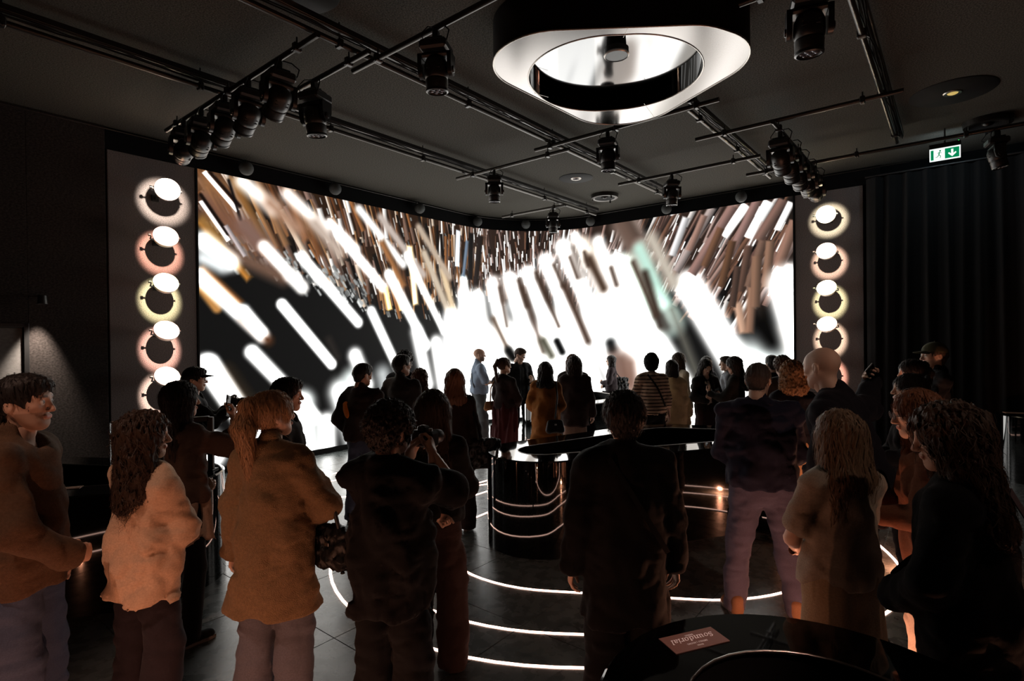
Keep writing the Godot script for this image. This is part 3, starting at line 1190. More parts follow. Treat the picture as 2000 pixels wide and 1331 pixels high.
		[8.06, 4.26, 9.56, 0.82, 0.418, 0.164, 0.99, 0.99, 0.98, 0.00, 1.00],
		[8.37, 4.44, 8.74, 3.63, 0.230, 0.124, 0.99, 0.99, 0.98, 0.00, 1.00],
		[8.75, 3.87, 10.18, 0.85, 0.456, 0.175, 0.99, 0.99, 0.98, 0.00, 1.00],
		[8.95, 4.26, 9.58, 2.65, 0.305, 0.162, 0.99, 0.99, 0.98, 0.00, 1.00],
		[9.41, 3.81, 10.69, 0.88, 0.465, 0.183, 0.99, 0.99, 0.98, 0.00, 1.00],
		[10.99, 3.22, 12.19, 1.15, 0.611, 0.185, 0.99, 0.99, 0.98, 0.00, 1.00],
		[12.93, 3.16, 13.46, 1.02, 0.542, 0.157, 0.99, 0.99, 0.98, 0.00, 1.00],
		[9.89, 2.64, 11.03, 0.90, 0.475, 0.190, 0.99, 0.99, 0.98, 0.00, 1.00],
		[6.68, 2.24, 7.34, 0.27, 0.770, 0.273, 0.99, 0.99, 0.98, 0.00, 1.00],
		[7.48, 2.23, 8.20, 0.28, 0.758, 0.269, 0.99, 0.99, 0.98, 0.00, 1.00],
		[7.92, 2.59, 8.90, 0.32, 0.776, 0.301, 0.99, 0.99, 0.98, 0.00, 1.00],
		[8.73, 2.69, 9.93, 0.39, 0.836, 0.304, 0.99, 0.99, 0.98, 0.00, 1.00],
		[9.71, 2.64, 10.91, 0.47, 0.806, 0.299, 0.99, 0.99, 0.98, 0.00, 1.00],
		[6.15, 2.24, 6.39, 0.32, 0.675, 0.270, 0.99, 0.99, 0.98, 0.00, 1.00],
		[5.56, 2.47, 5.68, 0.38, 0.781, 0.312, 0.99, 0.99, 0.98, 0.00, 1.00],
		[8.56, 4.25, 8.88, 3.62, 0.307, 0.179, 0.90, 0.86, 0.80, 0.00, 1.00],
		[9.48, 4.60, 10.32, 3.06, 0.407, 0.167, 0.50, 0.42, 0.38, 0.00, 1.00],
		[9.73, 4.90, 10.17, 3.51, 0.313, 0.120, 0.66, 0.58, 0.54, 0.00, 1.00],
		[9.97, 3.99, 10.73, 2.38, 0.299, 0.138, 0.72, 0.86, 0.80, 0.00, 1.00],
		[10.25, 4.18, 10.81, 3.02, 0.294, 0.158, 0.80, 0.76, 0.70, 0.00, 1.00],
		[9.63, 3.73, 10.16, 2.62, 0.409, 0.216, 0.84, 0.93, 0.88, 0.00, 1.00],
		[10.16, 2.84, 10.82, 2.17, 0.380, 0.246, 0.80, 0.90, 0.86, 0.00, 1.00],
		[6.38, 2.48, 6.86, 1.51, 0.132, 0.103, 0.36, 0.28, 0.22, 0.00, 0.98],
		[6.73, 1.75, 6.93, 1.46, 0.230, 0.101, 0.03, 0.03, 0.03, 0.00, 1.00],
		[7.13, 3.21, 7.62, 1.62, 0.127, 0.110, 0.35, 0.27, 0.23, 0.00, 0.92],
		[7.58, 1.98, 7.84, 1.49, 0.225, 0.132, 0.25, 0.24, 0.18, 0.00, 0.92],
		[7.47, 3.45, 7.76, 2.90, 0.140, 0.132, 0.25, 0.20, 0.17, 0.00, 0.80],
		[7.91, 1.96, 8.09, 1.59, 0.183, 0.077, 0.03, 0.03, 0.03, 0.00, 1.00],
		[8.11, 3.25, 8.72, 1.85, 0.173, 0.113, 0.28, 0.20, 0.16, 0.00, 1.00],
		[8.72, 3.87, 9.16, 3.02, 0.272, 0.142, 0.30, 0.22, 0.17, 0.00, 1.00],
		[8.34, 4.14, 8.55, 3.35, 0.174, 0.113, 0.40, 0.34, 0.30, 0.00, 0.69],
		[9.25, 1.94, 9.35, 1.62, 0.296, 0.139, 0.03, 0.05, 0.06, 0.00, 1.00],
		[9.44, 1.62, 9.63, 0.83, 0.581, 0.227, 0.42, 0.30, 0.25, 0.00, 0.92],
		[10.12, 3.40, 10.50, 2.17, 0.160, 0.105, 0.22, 0.17, 0.14, 0.00, 1.00],
		[10.71, 2.60, 11.37, 0.91, 0.173, 0.136, 0.45, 0.44, 0.40, 0.00, 0.80],
		[10.46, 2.48, 10.66, 2.12, 0.259, 0.142, 0.25, 0.22, 0.20, 0.00, 0.80],
		[9.76, 1.51, 9.81, 0.72, 0.341, 0.200, 0.50, 0.36, 0.30, 0.00, 0.80],
		[12.30, 2.92, 12.61, 1.94, 0.106, 0.100, 0.20, 0.17, 0.15, 0.00, 0.92],
		[12.79, 2.13, 13.05, 1.56, 0.102, 0.111, 0.50, 0.46, 0.42, 0.00, 0.69],
		[6.08, 2.71, 6.34, 1.64, 0.125, 0.122, 0.60, 0.58, 0.55, 0.00, 0.69],
		[6.56, 3.38, 6.68, 2.84, 0.148, 0.116, 0.30, 0.22, 0.18, 0.00, 0.80],
		[7.03, 3.39, 7.24, 2.72, 0.111, 0.086, 0.26, 0.19, 0.15, 0.00, 0.95],
		[7.45, 3.57, 8.00, 2.22, 0.110, 0.085, 0.26, 0.19, 0.15, 0.00, 0.95],
		[7.87, 3.75, 8.11, 3.19, 0.123, 0.098, 0.26, 0.19, 0.15, 0.00, 0.95],
		[8.26, 3.91, 8.46, 3.36, 0.112, 0.087, 0.26, 0.19, 0.15, 0.00, 0.95],
		[8.62, 4.00, 8.74, 3.63, 0.103, 0.077, 0.26, 0.19, 0.15, 0.00, 0.95],
		[6.56, 3.20, 6.74, 2.24, 0.090, 0.090, 0.26, 0.19, 0.15, 0.00, 0.95],
		[9.84, 3.65, 10.39, 2.40, 0.130, 0.094, 0.26, 0.19, 0.15, 0.00, 0.95],
		[9.30, 3.59, 9.46, 3.11, 0.153, 0.102, 0.26, 0.19, 0.15, 0.00, 0.95],
		[12.44, 2.33, 12.75, 1.75, 0.422, 0.220, 0.02, 0.02, 0.02, 0.00, 1.00],
		[12.06, 2.64, 12.17, 2.04, 0.163, 0.048, 0.80, 0.64, 0.54, 0.20, 1.00],
		[12.35, 3.12, 12.27, 2.04, 0.168, 0.047, 0.58, 0.44, 0.36, 0.30, 1.00],
		[9.42, 4.95, 9.91, 4.09, 0.366, 0.122, 0.40, 0.32, 0.28, 0.20, 1.00],
		[10.73, 4.53, 10.93, 4.60, 0.043, 0.032, 0.90, 0.90, 0.90, 0.00, 1.00],
		[11.60, 4.55, 10.83, 3.34, 0.168, 0.026, 0.66, 0.60, 0.58, 0.40, 1.00],
		[12.25, 4.50, 11.80, 3.95, 0.195, 0.024, 0.93, 0.93, 0.92, 0.40, 1.00],
		[12.64, 4.51, 12.26, 3.86, 0.177, 0.023, 0.92, 0.91, 0.90, 0.40, 1.00],
		[12.00, 4.52, 11.16, 3.26, 0.203, 0.025, 0.55, 0.43, 0.40, 0.40, 1.00],
		[12.44, 4.55, 11.92, 3.55, 0.172, 0.024, 0.56, 0.44, 0.41, 0.40, 1.00],
		[12.90, 4.49, 12.45, 3.79, 0.182, 0.023, 0.48, 0.37, 0.33, 0.40, 1.00],
		[13.03, 4.42, 12.79, 3.94, 0.123, 0.022, 0.90, 0.89, 0.88, 0.40, 1.00],
		[13.09, 4.08, 12.80, 3.27, 0.192, 0.022, 0.55, 0.42, 0.36, 0.40, 1.00],
		[11.76, 4.12, 11.42, 3.39, 0.152, 0.025, 0.42, 0.30, 0.23, 0.40, 1.00],
		[11.98, 3.84, 11.75, 2.96, 0.148, 0.025, 0.38, 0.27, 0.20, 0.40, 1.00],
		[12.28, 3.71, 12.11, 2.84, 0.152, 0.024, 0.36, 0.27, 0.23, 0.40, 1.00],
		[12.54, 3.78, 12.27, 2.92, 0.167, 0.023, 0.44, 0.34, 0.29, 0.40, 1.00],
		[12.07, 3.34, 11.96, 2.55, 0.135, 0.024, 0.30, 0.23, 0.20, 0.40, 1.00],
		[11.43, 4.42, 11.11, 3.74, 0.147, 0.026, 0.60, 0.47, 0.42, 0.40, 1.00],
		[11.06, 4.43, 10.75, 3.67, 0.164, 0.027, 0.85, 0.84, 0.84, 0.40, 1.00],
		[12.43, 3.50, 12.38, 2.53, 0.185, 0.023, 0.50, 0.38, 0.31, 0.40, 1.00],
		[12.67, 3.76, 12.58, 2.90, 0.162, 0.022, 0.52, 0.40, 0.33, 0.40, 1.00],
		[12.93, 3.16, 13.46, 1.02, 0.758, 0.207, 0.99, 0.99, 0.98, 0.00, 1.00]
	]


# ---------------------------------------------------------------- lamp panels, their white discs
func disc_lamp(at: Vector3, wall_point: Vector3, aim: Vector3, label: String, group: String) -> void:
	var t := thing("disc_reflector", label, "wall disc", at, 0.0, group)
	var xf := facing(Vector3.ZERO, aim.normalized())
	var lie := xf * Transform3D(Basis(Vector3.RIGHT, -PI / 2), Vector3.ZERO)   # local +y along the aim
	var r := 0.152
	var s := Shape.new().lathe([Vector2(0.001, -0.075), Vector2(r * 0.75, -0.075), Vector2(r * 0.92, -0.06), Vector2(r, -0.02), Vector2(r, 0.0), Vector2(r * 0.985, 0.006), Vector2(r * 0.985, 0.006), Vector2(r * 0.9, 0.016), Vector2(r * 0.5, 0.026), Vector2(0.001, 0.029)], lie, 36)
	part("bowl", s.mesh(), M.white_enamel, t)
	var yoke := Shape.new()
	var back := wall_point - at
	var side := xf.basis.x
	for sg in [-1.0, 1.0]:
		yoke.tube([side * sg * (r + 0.012) - aim.normalized() * 0.02, side * sg * (r + 0.012) - aim.normalized() * 0.10, side * sg * r * 0.4 - aim.normalized() * 0.14, back * 0.92], 0.011, 8)
	part("yoke", yoke.mesh(), M.rig, t)
	part("wall_arm", Shape.new().tube([-aim.normalized() * 0.07, back * 0.6, back * 0.97], 0.018, 10).mesh(), M.rig, t)
	part("wall_plate", Shape.new().box(Vector3(0.09, 0.09, 0.02), facing(back * (1.0 - 0.016 / back.length()), -back), 0.004).mesh(), M.rig, t)
	part("knob", Shape.new().lathe([Vector2(0.001, -0.03), Vector2(0.02, -0.03), Vector2(0.02, 0.0), Vector2(0.001, 0.0)], Transform3D(Basis(side.cross(Vector3.UP).normalized(), -side, Vector3.UP), side * (r + 0.02)), 10).mesh(), M.rig, t)


func build_panels() -> void:
	var tl := thing("lamp_panel", "tall grey felt panel carrying white discs beside the left end of the display", "panel")
	part("panel", wall_box(WALL_A, WALL_A + 0.06, 2.3177, S_LEFT - 0.035, 0.95, TOP), M.panel, tl)
	part("lower_panel", wall_box(WALL_A, WALL_A + 0.06, 2.3177, S_LEFT - 0.035, 0.02, 0.942), M.panel, tl)
	var tr := thing("lamp_panel", "tall grey felt panel carrying white discs beside the black curtain", "panel")
	part("panel", wall_box(1.25, S_RIGHT - 0.035, WALL_B, WALL_B + 0.06, 0.95, TOP), M.panel, tr)
	part("lower_panel", wall_box(1.25, S_RIGHT - 0.035, WALL_B, WALL_B + 0.06, 0.02, 0.942), M.panel, tr)


# ---------------------------------------------------------------- pipes and moving heads under the ceiling
func pipe_run(p: Vector3, q: Vector3, label: String, rail: bool, group: String) -> void:
	var t := thing("lighting_pipe", label, "pipe", Vector3.ZERO, 0.0, group)
	var d := (q - p).normalized()
	part("tube", Shape.new().tube([p, q], 0.025, 14).mesh(), M.pipe, t)
	var l := p.distance_to(q)
	if rail:
		var mid := (p + q) * 0.5 + Vector3(0, 0.10, 0) + d.cross(Vector3.UP) * 0.035
		var xf := Transform3D(Basis(d, Vector3.UP, d.cross(Vector3.UP)), mid)
		part("cable_tray", Shape.new().box(Vector3(l, 0.055, 0.085), xf, 0.004).mesh(), M.rig, t)
		var lip := Shape.new().box(Vector3(l, 0.012, 0.012), xf * Transform3D(Basis.IDENTITY, Vector3(0, -0.034, 0.036)), 0.002)
		part("tray_lip", lip.mesh(), M.pipe, t)
		for k in 3:   # loose cables along the tray
			var path := []
			var rng := RandomNumberGenerator.new()
			rng.seed = int(l * 100) + k
			var steps := int(l / 0.22)
			for j in steps + 1:
				path.append(p + d * (l * j / steps) + d.cross(Vector3.UP) * (0.02 + 0.02 * k + rng.randf_range(-0.012, 0.012)) + Vector3(0, 0.055 + rng.randf_range(-0.012, 0.008), 0))
			part("cable", Shape.new().tube(path, 0.007, 5).mesh(), M.matt, t)
	var clamp := Shape.new().box(Vector3(0.05, 0.075, 0.075), Transform3D.IDENTITY, 0.008)
	clamp.tube([Vector3(0, 0.03, 0), Vector3(0, 0.19 if rail else 0.09, 0)], 0.008, 6)
	clamp.tube([Vector3(0, -0.02, 0.03), Vector3(0, -0.05, 0.06)], 0.008, 6)
	var cm := clamp.mesh()
	var count := maxi(2, int(l / (1.6 if rail else 1.2)) + 1)
	for k in count:
		var at := p + d * (l * (k + 0.25) / (count - 0.5))
		part("clamp", cm, M.rig, t, Transform3D(Basis(d, Vector3.UP, d.cross(Vector3.UP)), at))


var mh := {}


func moving_head(pipe: Vector3, drop: float, aim: Vector3, label: String, group := "", scale := 1.0, lit := false) -> Vector3:
	# a clamp on the pipe, a base, a yoke that turns and a head that tilts; the head's lens looks along aim. Gives the place of the lens.
	if mh.is_empty():
		var b := Shape.new().box(Vector3(0.24, 0.085, 0.24), Transform3D(Basis.IDENTITY, Vector3(0, -0.0425, 0)), 0.018)
		b.box(Vector3(0.16, 0.03, 0.16), Transform3D(Basis.IDENTITY, Vector3(0, 0.012, 0)), 0.006)
		mh.base = b.mesh()
		mh.clamp = Shape.new().box(Vector3(0.05, 0.08, 0.08), Transform3D(Basis.IDENTITY, Vector3(0, 0.075, 0)), 0.01).tube([Vector3(-0.07, 0.03, 0), Vector3(0.07, 0.03, 0)], 0.012, 8).mesh()
		mh.display = Shape.new().box(Vector3(0.08, 0.03, 0.004), Transform3D(Basis.IDENTITY, Vector3(0, -0.043, -0.121)), 0.001).mesh()
		var y := Shape.new().box(Vector3(0.25, 0.045, 0.13), Transform3D(Basis.IDENTITY, Vector3(0, -0.112, 0)), 0.015)
		for s in [-1.0, 1.0]:
			var arm := PackedVector2Array()
			for q in [Vector2(-0.065, -0.10), Vector2(0.065, -0.10), Vector2(0.062, -0.20), Vector2(0.045, -0.27), Vector2(0.0, -0.30), Vector2(-0.045, -0.27), Vector2(-0.062, -0.20)]:
				arm.append(q)
			var sh := Shape.new().prism(arm, -0.018, 0.018)
			y.add(sh, Transform3D(Basis(Vector3(0, 0, 1), Vector3(1, 0, 0), Vector3(0, 1, 0)), Vector3(s * 0.132, 0, 0)))
			y.lathe([Vector2(0.001, 0), Vector2(0.03, 0), Vector2(0.026, 0.012), Vector2(0.001, 0.014)], Transform3D(Basis(Vector3(0, 1, 0), Vector3(s, 0, 0), Vector3(0, 0, 1)), Vector3(s * 0.15, -0.235, 0)), 14)
		mh.yoke = y.mesh()
		# the head, lens along -y before it is tilted: a rounded can with a waist and a front ring
		mh.head = Shape.new().lathe([Vector2(0.001, 0.115), Vector2(0.05, 0.112), Vector2(0.085, 0.09), Vector2(0.102, 0.05), Vector2(0.105, -0.02), Vector2(0.10, -0.06), Vector2(0.092, -0.068), Vector2(0.092, -0.075), Vector2(0.098, -0.08), Vector2(0.095, -0.16), Vector2(0.083, -0.175), Vector2(0.083, -0.175), Vector2(0.078, -0.165), Vector2(0.001, -0.165)].map(func(q): return q), Transform3D.IDENTITY, 28).mesh()
		mh.ring = Shape.new().lathe([Vector2(0.084, -0.182), Vector2(0.097, -0.176), Vector2(0.098, -0.158), Vector2(0.096, -0.156)], Transform3D.IDENTITY, 28).mesh()
		var ln := Shape.new()
		for k in 7:
			var c := Vector3.ZERO if k == 0 else Vector3(cos(TAU * k / 6), 0, sin(TAU * k / 6)) * 0.049
			ln.ball(c + Vector3(0, -0.166, 0), Vector3(0.023, 0.010, 0.023), 12)
		mh.lens = ln.mesh()
		mh.handle = Shape.new().tube([Vector3(-0.06, 0.06, -0.09), Vector3(-0.04, 0.085, -0.115), Vector3(0.04, 0.085, -0.115), Vector3(0.06, 0.06, -0.09)], 0.008, 8).mesh()
		mh.fins = Shape.new().box(Vector3(0.12, 0.008, 0.19), Transform3D(Basis.IDENTITY, Vector3(0, 0.03, 0)), 0.002).box(Vector3(0.12, 0.008, 0.2), Transform3D(Basis.IDENTITY, Vector3(0, 0.0, 0)), 0.002).mesh()
	var at := pipe - Vector3(0, drop, 0)
	var flatdir := Vector3(aim.x, 0, aim.z)
	if flatdir.length() < 0.02:
		flatdir = -U
	var turn := atan2(-flatdir.x, -flatdir.z)
	var t := thing("moving_head", label, "stage light", at, turn, group)
	t.scale = Vector3.ONE * scale
	part("base", mh.base, M.rig, t)
	part("clamp", mh.clamp, M.rig, t)
	part("control_panel", mh.display, M.phone_glass, t)
	part("yoke", mh.yoke, M.black_plastic, t)
	var tilt := acos(clampf(-aim.normalized().y, -1.0, 1.0))
	var hx := Transform3D(Basis(Vector3.RIGHT, tilt), Vector3(0, -0.235, 0))
	var h := part("head", mh.head, M.rig, t, hx)
	part("front_ring", mh.ring, M.black_plastic, h)
	part("lens", mh.lens, M.lens, h)
	part("handle", mh.handle, M.pipe, h)
	part("cooling_fins", mh.fins, M.black_plastic, h)
	var cb := Shape.new()
	var sd := 0.13
	cb.tube([Vector3(sd * 0.7, -0.03, 0.05), Vector3(sd, -0.02, 0.1), Vector3(sd * 1.15, 0.05, 0.1), Vector3(sd * 0.8, 0.11, 0.05), Vector3(sd * 0.3, 0.13, 0.0)], 0.006, 6)
	cb.tube([Vector3(-sd * 0.6, -0.03, 0.09), Vector3(-sd * 0.6, 0.02, 0.15), Vector3(-sd * 0.3, 0.10, 0.1), Vector3(-sd * 0.1, 0.13, 0.02)], 0.005, 6)
	part("cable", cb.mesh(), M.matt, t)
	return at + Vector3(0, -0.235 * scale, 0) + aim.normalized() * 0.19 * scale


func beam(from: Vector3, to: Vector3, c: Color, energy: float, angle: float) -> void:
	var l := SpotLight3D.new()
	l.name = "beam"
	l.light_color = c
	l.light_energy = energy
	l.spot_angle = angle
	l.spot_angle_attenuation = 0.6
	l.spot_range = 30.0
	l.spot_attenuation = 2.0
	l.light_size = 0.03
	l.shadow_enabled = true
	add_child(l, true)
	l.look_at_from_position(from, to)


func build_rig() -> void:
	var yu := 4.62
	var yv := 4.555
	var along := "long pipe with cable tray running parallel to the left wall"
	for q in [[6.05, -2.5, 10.4, "third from the right, ending over the display corner"], [4.25, -2.5, 9.9, "passing beside the pendant ring"], [2.42, 6.28, 9.9, "behind the pendant ring"], [0.64, -1.0, 9.25, "nearest the black curtain"]]:
		pipe_run(W(q[0], q[1], yu), W(q[0], q[2], yu), "black rig pipe with cable tray, " + q[3], true, "rig pipes with cable trays")
	var cross := [
		[7.45, 4.15, 2.60, "carrying the row of five moving heads at the left panel"], [5.85, 4.05, 3.04, "carrying a single moving head beside that row"], [4.47, 2.2, 3.17, "carrying a washlight before the pendant ring"],
		[6.24, 4.10, 6.36, "carrying one moving head left of the tray pipe"], [4.48, 2.0, 6.09, "passing just behind the pendant ring"], [4.43, 2.18, 8.38, "carrying one moving head near the sphere speakers"],
		[2.65, 0.43, 7.14, "holding the upper end of the right hand row of heads"], [2.62, -1.6, 9.25, "running on above the black curtain and exit sign"], [7.5, 5.9, 9.0, "deep in the display corner"]]
	for q in cross:
		pipe_run(W(q[0], q[2], yv), W(q[1], q[2], yv), "short black cross pipe " + q[3], false, "cross pipes of the rig")
	pipe_run(W(1.68, 7.0, yv - 0.055), W(1.68, 9.65, yv - 0.055), "short black pipe carrying the row of heads aimed at the right panel", false, "cross pipes of the rig")
	# left row: five heads, each with its own beam on one white disc
	var tint := [Color(1.0, 0.93, 0.86), Color(1.0, 0.74, 0.64), Color(0.98, 0.95, 0.74), Color(1.0, 0.78, 0.70), Color(1.0, 0.88, 0.80)]
	var ys := [4.03, 3.414, 2.793, 2.152, 1.53]
	var la := [6.93, 6.46, 5.89, 5.38, 4.80]
	var off := [0.46, 0.38, 0.36, 0.36, 0.36]
	for k in 5:
		var disc := W(WALL_A - off[k], 2.865, ys[k])
		var pipe := W(la[k], 2.60, yv)
		var aim := disc - (pipe - Vector3(0, 0.36, 0))
		var lens := moving_head(pipe, 0.13, aim, "black moving head aimed at the left panel's %s disc" % ["topmost", "second", "middle", "fourth", "lowest"][k], "row of heads aimed at the left panel")
		disc_lamp(disc, W(WALL_A, 2.865, ys[k] - 0.05), (lens - disc), "round white disc on the left panel, %s" % ["topmost", "second from the top", "middle one", "fourth from the top", "lowest, behind the man in the cap"][k], "white discs on the left panel")
		beam(lens, disc - Vector3(0, 0.01, 0), tint[k], LAMP_E * lens.distance_squared_to(disc), rad_to_deg(atan(0.25 / lens.distance_to(disc))))
	ys = [4.04, 3.42, 2.79, 2.17, 1.55]
	tint = [Color(1.0, 0.96, 0.82), Color(1.0, 0.85, 0.74), Color(0.98, 0.95, 0.74), Color(1.0, 0.88, 0.76), Color(1.0, 0.72, 0.62)]
	var lb := [9.40, 8.85, 8.33, 7.85, 7.35]
	for k in 5:
		var disc := W(1.745, WALL_B - 0.38, ys[k])
		var pipe := W(1.68, lb[k], yv - 0.055)
		var aim := disc - (pipe - Vector3(0, 0.36, 0))
		var lens := moving_head(pipe, 0.13, aim, "black moving head aimed at the right panel's %s disc" % ["topmost", "second", "third", "fourth", "lowest"][k], "row of heads aimed at the right panel")
		disc_lamp(disc, W(1.745, WALL_B, ys[k] - 0.05), (lens - disc), "round white disc on the right panel, %s" % ["topmost", "second from the top", "third from the top", "fourth from the top", "lowest, behind the tall bald man"][k], "white discs on the right panel")
		beam(lens, disc - Vector3(0, 0.01, 0), tint[k], LAMP_E * lens.distance_squared_to(disc), rad_to_deg(atan(0.25 / lens.distance_to(disc))))
	# the other heads hang idle, lenses down
	moving_head(W(4.92, 3.04, yv), 0.13, Vector3(0.05, -1, -0.12), "single moving head pointing down, with a bright cluster lens, beside the left row", "idle moving heads")
	moving_head(W(3.33, 3.17, yv), 0.13, Vector3(0.02, -1, -0.1), "moving head with a wide base hanging left of the pendant ring", "idle moving heads", 0.95)
	moving_head(W(3.36, 6.09, yv), 0.13, Vector3(0.02, -1, -0.05), "moving head hanging right behind the pendant ring", "idle moving heads", 0.9)
	moving_head(W(5.45, 6.36, yv), 0.13, Vector3(0.0, -1, -0.05), "moving head on the cross pipe left of the flush ceiling discs", "idle moving heads", 0.9)
	moving_head(W(6.2, 9.0, yv), 0.13, Vector3(0.0, -1, -0.05), "moving head hanging in the display corner", "idle moving heads", 0.9)
	moving_head(W(3.5, 8.38, yv), 0.13, Vector3(0.0, -1, -0.05), "moving head hanging near the sphere speakers over the right run of the display", "idle moving heads", 0.9)
	moving_head(W(0.82, 4.45, yv), 0.13, Vector3(0.03, -1, -0.08), "large moving head with a cluster lens hanging beside the pipe nearest the curtain", "idle moving heads", 1.0)
	pipe_run(W(1.3, 4.45, yv), W(0.4, 4.45, yv), "stub of cross pipe holding the large moving head near the curtain", false, "cross pipes of the rig")
	moving_head(W(-0.39, 9.25, yv), 0.13, Vector3(0.2, -1, 0.1), "dark moving head hanging before the black curtain", "idle moving heads", 0.9)


const LAMP_E := 20.0


# ---------------------------------------------------------------- the pendant ring
func build_pendant() -> void:
	var hb := 4.45
	var c := [[0.42, -4.98, 0.56], [1.45, -4.95, 0.58], [0.62, -4.98, 0.56], [1.55, -5.0, 0.58], [1.2, -5.82, 0.58]]
	var outer := hull(c)
	var hole := [[0.96, -5.27, 0.74], [0.88, -5.20, 0.70], [1.05, -5.24, 0.75]]
	var inner := PackedVector2Array()
	var mid := Vector2(0.96, -5.26)
	for p in outer:   # the hole's outline, point for point along the same rays
		var dir := (p - mid).normalized()
		var r := 0.0
		for h in hole:
			var q := Vector2(h[0], h[1]) - mid
			var b := dir.dot(q)
			r = maxf(r, b + sqrt(maxf(b * b - q.length_squared() + h[2] * h[2], 0.0)))
		inner.append(mid + dir * r)
	var t := thing("pendant_ring", "large rounded triangular pendant with satin metal underside and a round opening", "ceiling fixture")
	part("shell", Shape.new().prism(outer, hb + 0.006, CEIL, false, false, true).mesh(), M.matt, t)
	part("underside", Shape.new().band(inner, outer, hb, -1.0).mesh(), M.satin, t)
	part("outer_rim", Shape.new().tube(flat3(outer, hb + 0.002), 0.009, 8, true).mesh(), M.steel, t)
	part("inner_rim", Shape.new().tube(flat3(inner, hb + 0.002), 0.008, 8, true).mesh(), M.steel, t)
	part("inner_wall", Shape.new().prism(inner, hb, hb + 0.15, false, false, true).mesh(), M.gloss, t)
	part("mirror_plate", Shape.new().prism(inner, hb + 0.135, hb + 0.15, false, true, false).mesh(), M.mirror, t)
	var p := thing("projector", "small black round projector hanging inside the pendant ring", "projector", Vector3(0.93, hb, -4.78))
	part("stem", Shape.new().lathe([Vector2(0.075, 0.02), Vector2(0.085, 0.06), Vector2(0.08, 0.133)], Transform3D.IDENTITY, 20).mesh(), M.matt, p)
	part("body", Shape.new().lathe([Vector2(0.001, -0.03), Vector2(0.095, -0.03), Vector2(0.105, -0.02), Vector2(0.105, 0.03), Vector2(0.08, 0.04)], Transform3D.IDENTITY, 28).mesh(), M.rig, p)
	part("front_ring", Shape.new().lathe([Vector2(0.098, -0.034), Vector2(0.108, -0.028), Vector2(0.109, -0.018)], Transform3D.IDENTITY, 28).mesh(), M.steel, p)
	var seam := Shape.new()
	for q in [[Vector2(0.95, -4.39), Vector2(0.94, -4.54)], [Vector2(1.62, -6.2), Vector2(1.42, -5.83)], [Vector2(0.25, -5.55), Vector2(0.4, -5.65)]]:
		var d: Vector2 = (q[1] - q[0])
		seam.box(Vector3(0.004, 0.003, d.length()), facing(Vector3((q[0].x + q[1].x) / 2, hb - 0.001, (q[0].y + q[1].y) / 2), Vector3(d.x, 0, d.y)), 0.0008)
	part("seam", seam.mesh(), M.steel, t)


# ---------------------------------------------------------------- tables
func pick_table(circles: Array, label: String, rim: float, group := "black pick-shaped tables") -> Node3D:
	var o := hull(circles)
	var lip := hull(circles, -0.012)
	var inn := hull(circles, -rim)
	var mid := Vector2.ZERO
	for p in o:
		mid += p
	mid /= o.size()
	var t := thing("pick_table", label, "table", Vector3(mid.x, 0, mid.y), 0.0, group)
	var move := func(q: PackedVector2Array) -> PackedVector2Array:
		var r := PackedVector2Array()
		for p in q:
			r.append(p - mid)
		return r
	var lo: PackedVector2Array = move.call(o)
	var ll: PackedVector2Array = move.call(lip)
	# the hole's points along the same rays as the outline's
	var li := PackedVector2Array()
	var lin: PackedVector2Array = move.call(inn)
	for p in lo:
		var dir := p.normalized()
		var best := 0.0
		for k in lin.size():
			var hit = Geometry2D.segment_intersects_segment(Vector2.ZERO, dir * 6.0, lin[k], lin[(k + 1) % lin.size()])
			if hit != null:
				best = maxf(best, hit.length())
		li.append(dir * best)
	part("side", Shape.new().prism(lo, 0.0, TABLE_H - 0.012, false, false, true).mesh(), M.gloss, t)
	var edge := Shape.new()
	for k in lo.size():
		var k2 := (k + 1) % lo.size()
		edge.quad(Vector3(lo[k].x, TABLE_H - 0.012, lo[k].y), Vector3(ll[k].x, TABLE_H, ll[k].y), Vector3(ll[k2].x, TABLE_H, ll[k2].y), Vector3(lo[k2].x, TABLE_H - 0.012, lo[k2].y))
	part("bevel", edge.mesh(), M.gloss, t)
	part("rim", Shape.new().band(li, ll, TABLE_H, 1.0).mesh(), M.gloss, t)
	part("well", Shape.new().prism(li, TABLE_H - 0.24, TABLE_H, false, false, true).prism(li, TABLE_H - 0.25, TABLE_H - 0.24, true, false, false).mesh(), M.matt, t)
	part("well_trim", Shape.new().tube(flat3(li, TABLE_H - 0.002), 0.006, 6, true).mesh(), M.steel, t)
	var mid_ring := PackedVector2Array()
	for p in li:
		mid_ring.append(p * 0.93)
	part("inner_ledge", Shape.new().band(mid_ring, li, TABLE_H - 0.10, 1.0).mesh(), M.gloss, t)
	return t


const T_MAIN := [[0.27, -5.47, 0.53], [1.85, -6.33, 0.68], [2.45, -6.22, 0.60]]
const T_FRONT := [[0.88, -1.57, 0.65], [0.45, -0.25, 0.65], [1.75, -0.35, 0.6]]
const T_LEFT := [[-3.05, -4.62, 0.56], [-4.45, -4.25, 0.55], [-4.3, -4.9, 0.5]]
const T_FAR := [[0.74, -9.38, 0.54], [1.50, -10.9, 0.6], [1.75, -10.3, 0.6]]
const T_RIGHT := [[7.1, -7.4, 0.48], [7.9, -6.7, 0.5], [7.3, -6.4, 0.5]]


func build_tables() -> void:
	pick_table(T_MAIN, "big black glossy pick-shaped table in the middle of the crowd", 0.30)
	pick_table(T_FRONT, "black glossy pick-shaped table with a printed card on its rim", 0.27)
	pick_table(T_LEFT, "black glossy pick-shaped table with a clear tube, beside the grey door", 0.30)
	pick_table(T_FAR, "black glossy pick-shaped table close to the display corner", 0.30)
	pick_table(T_RIGHT, "black glossy pick-shaped table with a card, before the black curtain", 0.30)


